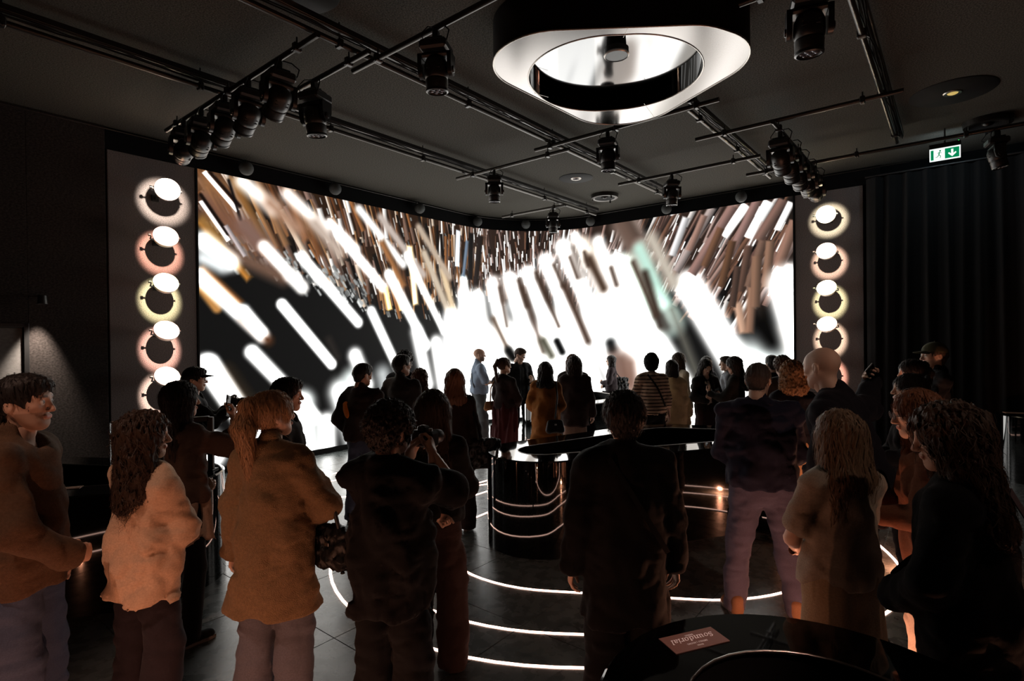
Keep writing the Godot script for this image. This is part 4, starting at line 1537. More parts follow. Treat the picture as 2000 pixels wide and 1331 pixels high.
# ---------------------------------------------------------------- light lines in the floor
func light_line(path: Array, closed: bool, label: String, w := 0.022) -> void:
	var t := thing("floor_light_strip", label, "light strip", Vector3.ZERO, 0.0, "light lines in the floor")
	var s := Shape.new()
	var count := path.size()
	for k in (count if closed else count - 1):
		var a: Vector3 = path[k]
		var b: Vector3 = path[(k + 1) % count]
		var pa: Vector3 = path[(k + count - 1) % count] if closed or k > 0 else a
		var nb: Vector3 = path[(k + 2) % count] if closed or k + 2 < count else b
		var ta := (b - pa).normalized()
		var tb := (nb - a).normalized()
		var sa := ta.cross(Vector3.UP) * w * 0.5
		var sb := tb.cross(Vector3.UP) * w * 0.5
		var y := Vector3(0, 0.004, 0)
		s.quad(a - sa + y, b - sb + y, b + sb + y, a + sa + y)
		s.quad(a + sa, a + sa + y, b + sb + y, b + sb)
		s.quad(b - sb, b - sb + y, a - sa + y, a - sa)
	part("diffuser", s.mesh(), M.led, t)


func smooth_path(pts: Array) -> Array:
	var cv := Curve3D.new()
	for k in pts.size():
		var p: Vector3 = pts[k]
		var d: Vector3 = (pts[mini(k + 1, pts.size() - 1)] - pts[maxi(k - 1, 0)]) / 6.0
		cv.add_point(p, -d, d)
	cv.bake_interval = 0.08
	return Array(cv.get_baked_points())


func build_floor_lights() -> void:
	var l1 := [[0.42, -5.42, 1.10], [1.55, -5.45, 1.30], [1.9, -6.4, 1.30], [1.2, -6.5, 1.1]]
	light_line(flat3(hull(l1), 0.0), true, "thin white light line in the floor, innermost ring round the big middle table")
	light_line(flat3(hull([[0.42, -5.42, 1.72], [1.6, -5.45, 1.85], [2.0, -6.5, 1.7], [1.1, -6.4, 1.6]]), 0.0), true, "thin white light line in the floor, second ring round the big middle table")
	light_line(flat3(hull([[0.40, -5.42, 2.10], [1.6, -5.45, 2.2], [2.1, -6.6, 2.0], [1.0, -6.4, 1.9]]), 0.0), true, "thin white light line in the floor, outermost ring round the big middle table")
	light_line(smooth_path([W(7.35, 3.6), W(7.2, 5.2), W(7.15, 6.5), W(7.2, 8.2)]), false, "thin white light line running along the foot of the left display run")
	light_line(smooth_path([W(6.95, 3.4), W(6.85, 5.0), W(6.8, 6.4), W(6.85, 8.0)]), false, "second thin white light line along the left display run, a step further in")
	light_line(smooth_path([Vector3(-3.6, 0, -6.7), Vector3(-2.5, 0, -6.95), Vector3(-2.1, 0, -7.0), Vector3(-0.5, 0, -7.45), Vector3(0.4, 0, -8.2)]), false, "thin white light line crossing the floor behind the big middle table")
	light_line(smooth_path([Vector3(-4.6, 0, -3.0), Vector3(-3.0, 0, -2.42), Vector3(-1.6, 0, -2.25), Vector3(-0.3, 0, -2.35)]), false, "thin white light line on the floor at the heels of the people by the grey door")
	light_line(smooth_path([Vector3(-4.2, 0, -2.2), Vector3(-2.8, 0, -1.75), Vector3(-1.4, 0, -1.55), Vector3(-0.3, 0, -1.75)]), false, "unseen thin white light line on the floor, out of view behind the beige shirt and the camel blazer")  # out of view, laid here to light the coats from below
	light_line(flat3(hull(T_FAR, 0.6), 0.0), true, "thin white light line ringing the table close to the display corner")
	light_line(flat3(hull(T_FRONT, 0.75), 0.0), true, "thin white light line ringing the table with the printed card")
	# unseen warm lamps near the floor placed to light people
	for q in UNSEEN_FLOOR_LAMPS:
		var l := OmniLight3D.new()
		l.name = "unseen_floor_light"
		l.light_color = Color(1.0, 0.66, 0.50)
		l.light_energy = q[2]
		l.light_size = 0.01
		l.omni_range = 20.0
		l.omni_attenuation = 2.0
		l.shadow_enabled = true
		add_child(l, true)
		l.position = Vector3(q[0], 0.06, q[1])


const UNSEEN_FLOOR_LAMPS := [[-2.8, -1.75, 0.2], [-1.9, -1.6, 0.3], [-1.15, -1.56, 0.7], [-0.35, -1.75, 0.12], [2.05, -1.9, 0.3], [1.75, -2.98, 0.8], [-3.4, -2.56, 0.12], [3.35, -4.55, 1.6]]  # hidden points, some off the strips, chosen to warm coats and faces


# ---------------------------------------------------------------- heads, hands, hair, shoes: built once and shared
const SKIN := 0
const LIP := 1
const BROW := 2
const EYE := 3
const IRIS := 4
const BEARD := 5


func head_shape(kind: String, cell: float) -> Dictionary:   # origin at the middle of the head, face towards -z
	var key := "%s%.4f" % [kind, cell]
	if heads.has(key):
		return heads[key]
	var man := kind == "man"
	var f := Field.new(Vector3(-0.10, -0.15, -0.14), Vector3(0.10, 0.14, 0.13), cell)
	f.ell(Vector3(0, 0.032, 0.014), Vector3(0.077, 0.086, 0.096), 0.02)
	f.ell(Vector3(0, 0.035, -0.035), Vector3(0.064, 0.062, 0.062), 0.02)
	var jw := 0.050 if man else 0.043
	f.cap(Vector3(0, 0.0, -0.035), Vector3(0, -0.072, -0.052), Vector2(0.062, 0.052), Vector2(jw, 0.038), 0.025)
	for s in [-1.0, 1.0]:
		f.bone(Vector3(s * 0.055, -0.035, 0.0), Vector3(s * 0.025, -0.088, -0.055), 0.018, 0.018, 0.03)
		f.ell(Vector3(s * 0.040, -0.012, -0.066), Vector3(0.021, 0.016, 0.018), 0.02)
	f.ell(Vector3(0, -0.097, -0.066), Vector3(0.026 if man else 0.021, 0.020, 0.020), 0.02)
	f.bone(Vector3(-0.030, 0.030, -0.083), Vector3(0.030, 0.030, -0.083), 0.011 if man else 0.008, 0.011 if man else 0.008, 0.018)
	for s in [-1.0, 1.0]:
		f.ell(Vector3(s * 0.031, 0.010, -0.104), Vector3(0.019, 0.013, 0.016), 0.014, true)
		f.ell(Vector3(s * 0.031, 0.009, -0.083), Vector3(0.0135, 0.0125, 0.0125), 0.004)
	f.bone(Vector3(0, 0.016, -0.092), Vector3(0, -0.026, -0.113), 0.008, 0.011, 0.014)
	for s in [-1.0, 1.0]:
		f.ell(Vector3(s * 0.0105, -0.031, -0.101), Vector3(0.0085, 0.0075, 0.010), 0.008)
	f.bone(Vector3(-0.019, -0.053, -0.092), Vector3(0.019, -0.053, -0.092), 0.006, 0.006, 0.008)
	f.bone(Vector3(-0.015, -0.062, -0.092), Vector3(0.015, -0.062, -0.092), 0.0065, 0.0065, 0.008)
	f.bone(Vector3(-0.022, -0.0575, -0.105), Vector3(0.022, -0.0575, -0.105), 0.003, 0.003, 0.004, true)
	for s in [-1.0, 1.0]:
		f.ell(Vector3(s * 0.079, -0.004, 0.016), Vector3(0.010, 0.031, 0.020), 0.006)
		f.ell(Vector3(s * 0.090, 0.002, 0.010), Vector3(0.008, 0.017, 0.010), 0.005, true)
	f.cap(Vector3(0, -0.14, 0.028), Vector3(0, -0.05, 0.015), Vector2(0.054, 0.054) if man else Vector2(0.045, 0.045), Vector2(0.055, 0.05) if man else Vector2(0.046, 0.05), 0.03)
	var s := f.shape()
	var code := PackedByteArray()
	for k in s.v.size():
		var p := s.v[k]
		var c := SKIN
		var q := Vector3(absf(p.x), p.y, p.z)
		if q.distance_to(Vector3(0.031, 0.009, -0.083)) < 0.0142 and p.z < -0.088:
			c = EYE
			if Vector2(q.x - 0.031, q.y - 0.009).length() < 0.0062:
				c = IRIS
		elif q.x < 0.024 and absf(p.y + 0.0575) < 0.0105 - q.x * 0.25 and p.z < -0.088:
			c = LIP
		elif q.x > 0.012 and q.x < 0.052 and absf(p.y - (0.034 - (q.x - 0.03) * (q.x - 0.03) * 6.0)) < 0.0055 and p.z < -0.055:
			c = BROW
		elif p.y < -0.035 and p.z < 0.0 and p.y > -0.115 and (q.x > 0.024 or p.y < -0.07) and man:
			c = BEARD
		code.append(c)
	heads[key] = {"shape": s, "code": code}
	return heads[key]


func hand_shape(pose: String, cell: float) -> Shape:   # a right hand: wrist at the origin, fingers along +y, palm to +z, thumb on +x
	var key := "%s%.4f" % [pose, cell]
	if hands.has(key):
		return hands[key]
	var curl: float = {"relaxed": 0.42, "grip": 0.85, "fist": 1.35, "flat": 0.12, "hold": 0.62}[pose]
	var f := Field.new(Vector3(-0.055, -0.05, -0.03), Vector3(0.085, 0.21, 0.10), cell)
	f.cap(Vector3(0, -0.045, 0), Vector3(0, 0.01, 0), Vector2(0.030, 0.022), Vector2(0.030, 0.021), 0.02)
	f.cap(Vector3(0.0, 0.015, 0), Vector3(0.0, 0.078, 0), Vector2(0.034, 0.015), Vector2(0.040, 0.0135), 0.02)
	f.bone(Vector3(0.02, 0.025, 0.008), Vector3(0.032, 0.05, 0.012), 0.017, 0.013, 0.015)
	var fx := [0.029, 0.010, -0.010, -0.028]
	var fl := [0.074, 0.082, 0.076, 0.060]
	var fr := [0.0088, 0.0092, 0.0088, 0.0078]
	for k in 4:
		var p := Vector3(fx[k], 0.083 - absf(fx[k] - 0.008) * 0.25, 0.0)
		var ang := 0.10
		var spread: float = (fx[k] - 0.003) * 1.6
		var part_l := [0.46, 0.31, 0.23]
		for j in 3:
			ang += curl * [0.75, 1.0, 0.7][j] * (1.0 + 0.08 * k)
			var q: Vector3 = p + Vector3(sin(spread) * cos(ang), cos(ang) * cos(spread), sin(ang)) * fl[k] * part_l[j]
			f.bone(p, q, fr[k] * (1.0 - 0.09 * j), fr[k] * (0.91 - 0.09 * j), 0.005)
			p = q
	var t0 := Vector3(0.024, 0.022, 0.006)
	var t1 := Vector3(0.050, 0.052, 0.022 + 0.008 * curl)
	var t2 := Vector3(0.056 - 0.02 * curl, 0.082, 0.034 + 0.012 * curl)
	var t3 := Vector3(0.053 - 0.035 * curl, 0.104, 0.042 + 0.014 * curl)
	f.bone(t0, t1, 0.014, 0.0115, 0.012)
	f.bone(t1, t2, 0.0112, 0.0098, 0.005)
	f.bone(t2, t3, 0.0098, 0.0082, 0.005)
	hands[key] = f.shape()
	return hands[key]


func strands(f: Field, s: Shape, count: int, length: float, width: float, wave: float, seed: int, y_min := -9.0) -> void:
	# single locks and loose hairs that follow the hair's surface downwards
	var rng := RandomNumberGenerator.new()
	rng.seed = seed
	var base := s.v.size()
	for k in base - s.c.size():
		s.c.append(Color(0.8, 0.8, 0.8))
	for k in count:
		var p := s.v[rng.randi() % base]
		if p.y < y_min:
			continue
		var lift := rng.randf_range(0.001, 0.006)
		var dir := Vector3(rng.randfn(0.0, 0.25), -1.0, rng.randfn(0.0, 0.25))
		var side := Vector3(rng.randfn(), rng.randfn(), rng.randfn()).normalized()
		var prev := p
		var steps := 9
		var k0 := s.v.size()
		var ph := rng.randf() * TAU
		var tint := Color(1, 1, 1) * rng.randf_range(0.45, 2.0)   # single hairs differ in tone
		for j in steps:
			var g := f.grad(p)
			if g == Vector3.ZERO:
				g = Vector3(0, 0, 1)
			p += g * clampf(lift - f.value(p), -0.01, 0.01)
			var w := width * (1.0 - 0.85 * j / (steps - 1.0))
			var t := dir - g * dir.dot(g) * 0.9
			if t.length() < 0.05:
				t = dir
			t = t.normalized()
			var across := g.cross(t).normalized() * w
			s.v.append(p - across)
			s.v.append(p + across)
			s.n.append(g)
			s.n.append(g)
			s.c.append(tint)
			s.c.append(tint)
			if j > 0:
				var q := k0 + j * 2
				s.i.append_array([q - 2, q - 1, q + 1, q - 2, q + 1, q])
			p += (t + across.normalized() * sin(ph + j * 1.3) * wave) * length / steps
			lift += rng.randf_range(-0.0005, 0.0022)


func hair_mesh(kind: String, cell: float, loose: int) -> ArrayMesh:
	var key := "%s%.4f" % [kind, cell]
	if hairs.has(key):
		return hairs[key]
	var low := {"short": -0.11, "fade": -0.11, "crop": -0.11, "curly": -0.13, "bob": -0.20, "wavybob": -0.22, "long": -0.46, "longer": -0.58, "wild": -0.44, "pony": -0.40, "beanie": -0.1, "front": -0.40, "bun": -0.12, "tied": -0.30, "round": -0.11}
	var f := Field.new(Vector3(-0.23, low[kind], -0.16), Vector3(0.23, 0.17, 0.22), cell)
	var fat := {"round": 0.026, "crop": 0.004, "fade": 0.009, "short": 0.016, "curly": 0.026, "beanie": 0.022, "wild": 0.024}
	var th: float = fat.get(kind, 0.013)
	f.ell(Vector3(0, 0.034, 0.014), Vector3(0.078 + th, 0.087 + th, 0.097 + th), 0.02)
	if kind in ["fade", "short"]:
		f.ell(Vector3(0, 0.085, -0.02), Vector3(0.066, 0.045, 0.085), 0.03)
	if kind in ["short", "fade", "crop", "curly", "round"]:
		f.cap(Vector3(0, 0.0, 0.075), Vector3(0, -0.065, 0.06), Vector2(0.066, 0.035), Vector2(0.050, 0.025), 0.03)
	var noise_f := Vector3(90, 14, 90)
	var amp := 0.004 if kind in ["short", "fade", "crop"] else 0.008
	match kind:
		"bob":
			f.cap(Vector3(0, 0.02, 0.03), Vector3(0, -0.11, 0.035), Vector2(0.095, 0.085), Vector2(0.105, 0.085), 0.03)
		"wavybob":
			f.cap(Vector3(0, 0.02, 0.03), Vector3(0, -0.12, 0.04), Vector2(0.100, 0.088), Vector2(0.122, 0.095), 0.03)
			noise_f = Vector3(45, 26, 45)
			amp = 0.022
		"long", "front":
			f.cap(Vector3(0, 0.02, 0.045), Vector3(0, -0.36, 0.075), Vector2(0.094, 0.068), Vector2(0.105, 0.040), 0.04)
			for s in [-1.0, 1.0]:
				f.cap(Vector3(s * 0.078, 0.0, 0.005), Vector3(s * 0.088, -0.30, -0.03 if kind == "front" else 0.04), Vector2(0.028, 0.05), Vector2(0.03, 0.035), 0.03)
		"longer":
			f.cap(Vector3(0, 0.02, 0.045), Vector3(0, -0.20, 0.075), Vector2(0.095, 0.068), Vector2(0.112, 0.055), 0.04)
			f.cap(Vector3(0, -0.20, 0.075), Vector3(0, -0.52, 0.085), Vector2(0.112, 0.055), Vector2(0.075, 0.028), 0.04)
			for s in [-1.0, 1.0]:
				f.cap(Vector3(s * 0.078, 0.0, 0.005), Vector3(s * 0.09, -0.22, 0.03), Vector2(0.026, 0.05), Vector2(0.03, 0.04), 0.03)
		"wild":
			f.cap(Vector3(0, 0.02, 0.045), Vector3(0, -0.33, 0.07), Vector2(0.128, 0.090), Vector2(0.172, 0.07), 0.05)
			for s in [-1.0, 1.0]:
				f.cap(Vector3(s * 0.085, 0.0, 0.0), Vector3(s * 0.140, -0.27, 0.0), Vector2(0.035, 0.05), Vector2(0.042, 0.05), 0.04)
			noise_f = Vector3(46, 12, 46)
			amp = 0.015
		"pony":
			f.ell(Vector3(0, 0.075, 0.125), Vector3(0.035, 0.035, 0.035), 0.03)
			f.cap(Vector3(0, 0.07, 0.13), Vector3(0.005, -0.04, 0.165), Vector2(0.040, 0.035), Vector2(0.055, 0.045), 0.03)
			f.cap(Vector3(0.005, -0.04, 0.165), Vector3(0.0, -0.34, 0.135), Vector2(0.055, 0.045), Vector2(0.022, 0.015), 0.03)
		"tied":
			f.ell(Vector3(0, 0.085, 0.12), Vector3(0.028, 0.028, 0.028), 0.03)
			f.cap(Vector3(0, 0.085, 0.12), Vector3(0, 0.0, 0.17), Vector2(0.024, 0.02), Vector2(0.03, 0.026), 0.02)
			f.cap(Vector3(0, 0.0, 0.17), Vector3(0, -0.24, 0.13), Vector2(0.03, 0.026), Vector2(0.015, 0.012), 0.02)
		"bun":
			f.ell(Vector3(0, 0.04, 0.14), Vector3(0.045, 0.045, 0.04), 0.02)
		"curly":
			noise_f = Vector3(48, 40, 48)
			amp = 0.016
		"beanie":
			f.cap(Vector3(0, 0.02, 0.02), Vector3(0, -0.03, 0.02), Vector2(0.094, 0.11), Vector2(0.092, 0.108), 0.03)
			f.ell(Vector3(0, 0.11, 0.03), Vector3(0.055, 0.04, 0.06), 0.03)
	# free the face, the ears of short hair, the nape
	f.ell(Vector3(0, -0.045, -0.135), Vector3(0.068, 0.115, 0.085), 0.02, true)
	f.ell(Vector3(0, -0.10, -0.10), Vector3(0.085, 0.10, 0.085), 0.02, true)
	if kind in ["short", "fade", "crop", "curly", "pony", "tied", "bun", "round"]:
		for s in [-1.0, 1.0]:
			f.ell(Vector3(s * 0.10, -0.03, -0.01), Vector3(0.040, 0.055, 0.052), 0.012, true)
			f.ell(Vector3(s * 0.085, -0.085, 0.03), Vector3(0.035, 0.055, 0.05), 0.012, true)
		f.ell(Vector3(0, -0.125, 0.02), Vector3(0.08, 0.055, 0.06), 0.015, true)
	f.folds(noise_b, amp, noise_f, noise_a if loose > 200 else null, 0.005, Vector3(noise_f.x * 2.2, noise_f.y, noise_f.z * 2.2))
	var s := f.shape()
	s.sound = true
	if loose > 0:
		var tall := {"round": 0.04, "short": 0.03, "fade": 0.02, "crop": 0.02, "curly": 0.06, "bob": 0.16, "wavybob": 0.16}
		var ln: float = tall.get(kind, 0.26)
		if kind in ["short", "fade", "crop"]:
			loose /= 2
		strands(f, s, loose, ln, 0.0022, 0.9 if kind in ["curly", "wild", "wavybob"] else 0.15, 5)
		strands(f, s, loose, ln * 0.7, 0.0009, 1.3 if kind in ["curly", "wild", "wavybob"] else 0.3, 9)
	hairs[key] = s.mesh()
	return hairs[key]


func shoe_mesh(kind: String) -> Array:   # toe towards -z, sole on y = 0; upper and sole
	if shoe_meshes.has(kind):
		return shoe_meshes[kind]
	var f := Field.new(Vector3(-0.06, -0.01, -0.20), Vector3(0.06, 0.13, 0.10), 0.010)
	f.cap(Vector3(0, 0.035, 0.04), Vector3(0, 0.03, -0.13), Vector2(0.040, 0.040), Vector2(0.044, 0.038), 0.02)
	f.cap(Vector3(0, 0.05, 0.04), Vector3(0, 0.11, 0.045), Vector2(0.040, 0.045), Vector2(0.042, 0.045), 0.03)
	f.keep(Vector3(0, 0.018, 0), Vector3(0, -1, 0))
	var up := f.shape()
	var sole := PackedVector2Array()
	for q in [[0.0, 0.09], [0.034, 0.075], [0.042, 0.03], [0.036, -0.03], [0.048, -0.10], [0.036, -0.165], [0.0, -0.182], [-0.036, -0.165], [-0.048, -0.10], [-0.036, -0.03], [-0.042, 0.03], [-0.034, 0.075]]:
		sole.append(Vector2(q[0], q[1]))
	shoe_meshes[kind] = [up.mesh(), Shape.new().prism(sole, 0.0, 0.024).mesh()]
	return shoe_meshes[kind]


# ---------------------------------------------------------------- one person
func elbow_of(s: Vector3, w: Vector3, up_l: float, low_l: float, pole: Vector3) -> Array:
	var d := w - s
	var l := minf(d.length(), (up_l + low_l) * 0.995)
	d = d.normalized()
	w = s + d * l
	var a := (up_l * up_l - low_l * low_l + l * l) / (2.0 * l)
	var h := sqrt(maxf(up_l * up_l - a * a, 0.0))
	var side := (pole - d * pole.dot(d)).normalized()
	return [s + d * a + side * h, w]


# arm: wrist place for a body 1.75 tall (x: outwards, y: up, z: forwards), where the elbow points, hand pose, finger direction, palm direction (x outwards, z forwards)
const ARMS := {
	"down": [Vector3(0.27, 0.86, 0.03), Vector3(0.5, 0, -1), "relaxed", Vector3(0, -1, 0.1), Vector3(-1, 0, 0)],
	"back": [Vector3(0.27, 0.88, -0.06), Vector3(0.6, 0, -1), "relaxed", Vector3(0, -1, 0.1), Vector3(-1, 0, 0)],
	"pocket": [Vector3(0.21, 0.94, 0.08), Vector3(1, 0, -1), "relaxed", Vector3(-0.3, -1, 0.2), Vector3(-1, 0, 0)],
	"cross": [Vector3(-0.07, 1.16, 0.21), Vector3(1, -0.6, -0.3), "hold", Vector3(-1, 0.15, 0.05), Vector3(0, 0, -1)],
	"phone": [Vector3(0.06, 1.14, 0.30), Vector3(0.7, -1, -0.5), "hold", Vector3(-0.25, 0.75, 0.6), Vector3(-0.35, 0.5, -0.6)],
	"chest": [Vector3(0.05, 1.10, 0.24), Vector3(0.9, -1, -0.4), "grip", Vector3(-0.8, 0.3, 0.4), Vector3(-0.3, 0, -1)],
	"belly": [Vector3(0.07, 1.00, 0.22), Vector3(1, -0.4, -0.5), "fist", Vector3(-0.8, -0.1, 0.4), Vector3(-0.4, 0, -1)],
	"camera": [Vector3(0.075, 1.50, 0.23), Vector3(0.8, -1, 0.2), "grip", Vector3(-0.25, 0.85, 0.4), Vector3(-0.9, -0.1, -0.2)],
	"raised": [Vector3(0.16, 1.50, 0.40), Vector3(0.7, -1, -0.2), "hold", Vector3(-0.15, 0.9, 0.2), Vector3(-0.7, 0, -0.5)],
	"aloft": [Vector3(0.42, 1.56, 0.22), Vector3(1, -0.9, -0.4), "hold", Vector3(-0.75, 0.6, 0.1), Vector3(-0.4, -0.2, -0.8)],
	"elbowout": [Vector3(0.10, 1.03, 0.22), Vector3(1.4, -0.2, -0.6), "grip", Vector3(-0.9, 0.1, 0.3), Vector3(0, 0, -1)],
	"fold": [Vector3(-0.02, 1.09, 0.20), Vector3(1.2, -0.5, -0.3), "hold", Vector3(-1, 0.1, 0.1), Vector3(0, 0, -1)],
}


func figure(q: Dictionary) -> void:   # all shapes of one person; runs beside others
	var h: float = q.h
	var k := h / 1.75
	var near: bool = q.get("near", false)
	var cell := 0.0162 if near else 0.025
	var man: bool = q.get("man", false)
	var g: float = q.get("g", 1.0)
	var lean: float = deg_to_rad(q.get("lean", 0.0))
	var B := func(x: float, y: float, z: float) -> Vector3:   # z forwards in, -z forwards out; leaning turns what is over the hips
		var p := Vector3(x, y, -z)
		if y > 0.95:
			var r := p - Vector3(0, 0.95, 0)
			p = Vector3(r.x, 0.95 + r.y * cos(lean) + r.z * sin(lean), -r.y * sin(lean) + r.z * cos(lean))
		return p * k
	var sw := (0.172 if man else 0.150) * g
	var sh_y := 1.393
	var hip_w := 0.088 if man else 0.090
	var stance: float = q.get("stance", 1.0)
	var J := {}
	for s in [-1.0, 1.0]:
		var n := "L" if s < 0 else "R"
		J["sh" + n] = B.call(s * sw, sh_y, 0.0)
		var arm: Array = ARMS[q.get("arm" + n, "down")]
		var wp: Vector3 = q.get("wrist" + n, arm[0])
		var wr: Vector3 = B.call(s * wp.x, wp.y, wp.z)
		var pole: Vector3 = Vector3(s * arm[1].x, arm[1].y, -arm[1].z)
		var el := elbow_of(J["sh" + n], wr, 0.285 * k, 0.255 * k, pole)
		J["el" + n] = el[0]
		J["wr" + n] = el[1]
		J["hip" + n] = B.call(s * hip_w, 0.92, 0.0)
		var fw: float = q.get("step", 0.0) * s
		J["kn" + n] = B.call(s * (hip_w + 0.022 * stance), 0.50, 0.02 + fw * 0.5)
		J["an" + n] = B.call(s * (hip_w + 0.035 * stance), 0.085, -0.03 + fw)
	var neck: Vector3 = B.call(0, 1.455, -0.012)
	var hd: Vector3 = B.call(0, 1.628, 0.012)
	var head_turn := Basis(Vector3.UP, deg_to_rad(-q.get("hy", 0.0))) * Basis(Vector3.RIGHT, -deg_to_rad(q.get("hp", 0.0))) * Basis(Vector3.BACK, deg_to_rad(q.get("hr", 0.0)))
	hd += Vector3(0, 0, 0)
	var head_xf := Transform3D(head_turn.scaled(Vector3.ONE * k * q.get("hs", 1.0)), hd)
	# skin: one continuous figure, thinner than the clothes over it
	var lo := Vector3(-0.34, 0.0, -0.34) * k
	var hi := Vector3(0.34, 1.62, 0.30) * k
	for n in ["L", "R"]:
		for j in ["el", "wr", "an"]:
			var p: Vector3 = J[j + n]
			lo = Vector3(minf(lo.x, p.x - 0.13), minf(lo.y, p.y), minf(lo.z, p.z - 0.13))
			hi = Vector3(maxf(hi.x, p.x + 0.13), maxf(hi.y, p.y + 0.13), maxf(hi.z, p.z + 0.13))
	var skin_cell := 0.022 if near else 0.03
	var f := Field.new(lo, hi, skin_cell)
	f.cap(B.call(0, 1.32, 0), B.call(0, 1.08, 0), Vector2(0.135, 0.090) * g * k, Vector2(0.115, 0.085) * g * k, 0.05)
	f.cap(B.call(0, 1.08, 0), B.call(0, 0.93, 0), Vector2(0.115, 0.085) * g * k, Vector2(0.135, 0.095) * g * k, 0.05)
	f.bone(neck, hd - Vector3(0, 0.09, 0.0) * k, 0.054 * k, 0.05 * k, 0.04)
	f.bone(J.shL, J.shR, 0.05 * k, 0.05 * k, 0.05)
	for n in ["L", "R"]:
		f.bone(J["sh" + n], J["el" + n], 0.047 * k, 0.039 * k, 0.03)
		f.bone(J["el" + n], J["wr" + n], 0.038 * k, 0.027 * k, 0.02)
		f.bone(J["hip" + n], J["kn" + n], 0.075 * k, 0.052 * k, 0.04)
		f.bone(J["kn" + n], J["an" + n], 0.052 * k, 0.036 * k, 0.03)
	var body := f.shape()
	var tone: Color = q.get("skin", Color(0.55, 0.36, 0.27))
	var col := PackedColorArray()
	col.resize(body.v.size())
	col.fill(tone)
	body.c = col
	var hc: Color = q.get("hair_c", Color(0.02, 0.015, 0.012))
	var hs := head_shape("man" if man else "woman", 0.0054 if near else 0.0085)
	var pal := [tone, tone.lerp(Color(0.35, 0.10, 0.09), 0.6), hc.lerp(tone, 0.25), Color(0.62, 0.60, 0.58), Color(0.03, 0.02, 0.015), tone.lerp(hc, q.get("beard", 0.0))]
	var k0 := body.v.size()
	body.add(hs.shape, head_xf)
	for c in hs.code:
		body.c.append(pal[c])
	for n in ["L", "R"]:
		var s := -1.0 if n == "L" else 1.0
		var arm: Array = ARMS[q.get("arm" + n, "down")]
		var hsh := hand_shape(q.get("hand" + n, arm[2]), 0.0036 if near else 0.0062)
		var fd: Vector3 = Vector3(s * arm[3].x, arm[3].y, -arm[3].z).normalized()
		if arm[2] == "relaxed":
			fd = ((J["wr" + n] - J["el" + n]).normalized() * 1.5 + fd * 0.3).normalized()
		var pd: Vector3 = Vector3(s * arm[4].x, arm[4].y, -arm[4].z)
		pd = (pd - fd * pd.dot(fd)).normalized()
		var bs := Basis(fd.cross(pd), fd, pd).scaled(Vector3.ONE * k * (1.0 if man else 0.93))
		if n == "L":
			bs.x = -bs.x
		var hx := Transform3D(bs, J["wr" + n])
		var before := body.v.size()
		body.add(hsh, hx, n == "L")
		for c in body.v.size() - before:
			body.c.append(tone)
		J["hand" + n] = hx * Vector3(0, 0.075, 0.025)
		J["handb" + n] = bs
	body.sound = true
	q.body = body
	q.J = J
	q.head_xf = head_xf
	q.clothes = garment(q, J, B, k, g, cell, man)


func person(q: Dictionary) -> Dictionary:
	var t := thing("person", q.label, "person", q.at, deg_to_rad(-q.face), "people in the hall")
	var near: bool = q.get("near", false)
	var man: bool = q.get("man", false)
	var J: Dictionary = q.J
	var k: float = q.h / 1.75
	var head_xf: Transform3D = q.head_xf
	var hc: Color = q.get("hair_c", Color(0.02, 0.015, 0.012))
	part("body", q.body.mesh(), M.skin, t)
	for g in q.clothes:
		part(g[0], g[1].mesh(), g[2].mat if g[2].has("mat") else cloth(g[2].c, g[2].get("scale", 7.0), g[2].get("bump", 0.5)), t)
	# hair or cap
	var hk: String = q.get("hair", "")
	if hk != "":
		var hm := hair_mesh(hk, 0.0068 if near else 0.0105, 560 if near else 40)
		var key := "hair" + hc.to_html()
		if not M.has(key):
			var m := mat(hc.linear_to_srgb(), 0.6, 0.0, 0.35)
			m.vertex_color_use_as_albedo = true
			m.rim_enabled = true
			m.rim = 0.35
			m.rim_tint = 0.7
			m.albedo_texture = tex["mottle"]
			m.uv1_triplanar = true
			m.uv1_scale = Vector3(30, 3, 30)
			M[key] = m
		part("knit_hat" if hk == "beanie" else "hair", hm, M[key] if hk != "beanie" else cloth(Color(0.05, 0.05, 0.055), 12.0, 0.8), t, head_xf)
	if q.get("glasses", false):
		spectacles(t, head_xf)
	if q.has("cap"):
		baseball_cap(t, head_xf, q.cap)
	if q.get("shoes", true):
		var sm := shoe_mesh("low")
		for n in ["L", "R"]:
			var s := -1.0 if n == "L" else 1.0
			var a: Vector3 = J["an" + n]
			var xf := Transform3D(Basis(Vector3.UP, -s * 0.22).scaled(Vector3.ONE * k * (1.0 if man else 0.9)), Vector3(a.x, 0.0, a.z + 0.0))
			var shoe := part("shoe", sm[0], cloth(q.get("shoe_c", Color(0.06, 0.06, 0.065)), 10.0, 0.3), t, xf)
			part("sole", sm[1], mat(q.get("sole_c", Color(0.35, 0.34, 0.33)), 0.7) if not M.has("sole") else M.sole, shoe)
	var world := t.transform
	var out := {"node": t, "head": world * head_xf, "xf": world, "k": k}
	for n in J:
		out[n] = world * J[n] if J[n] is Vector3 else world.basis * J[n]
	return out


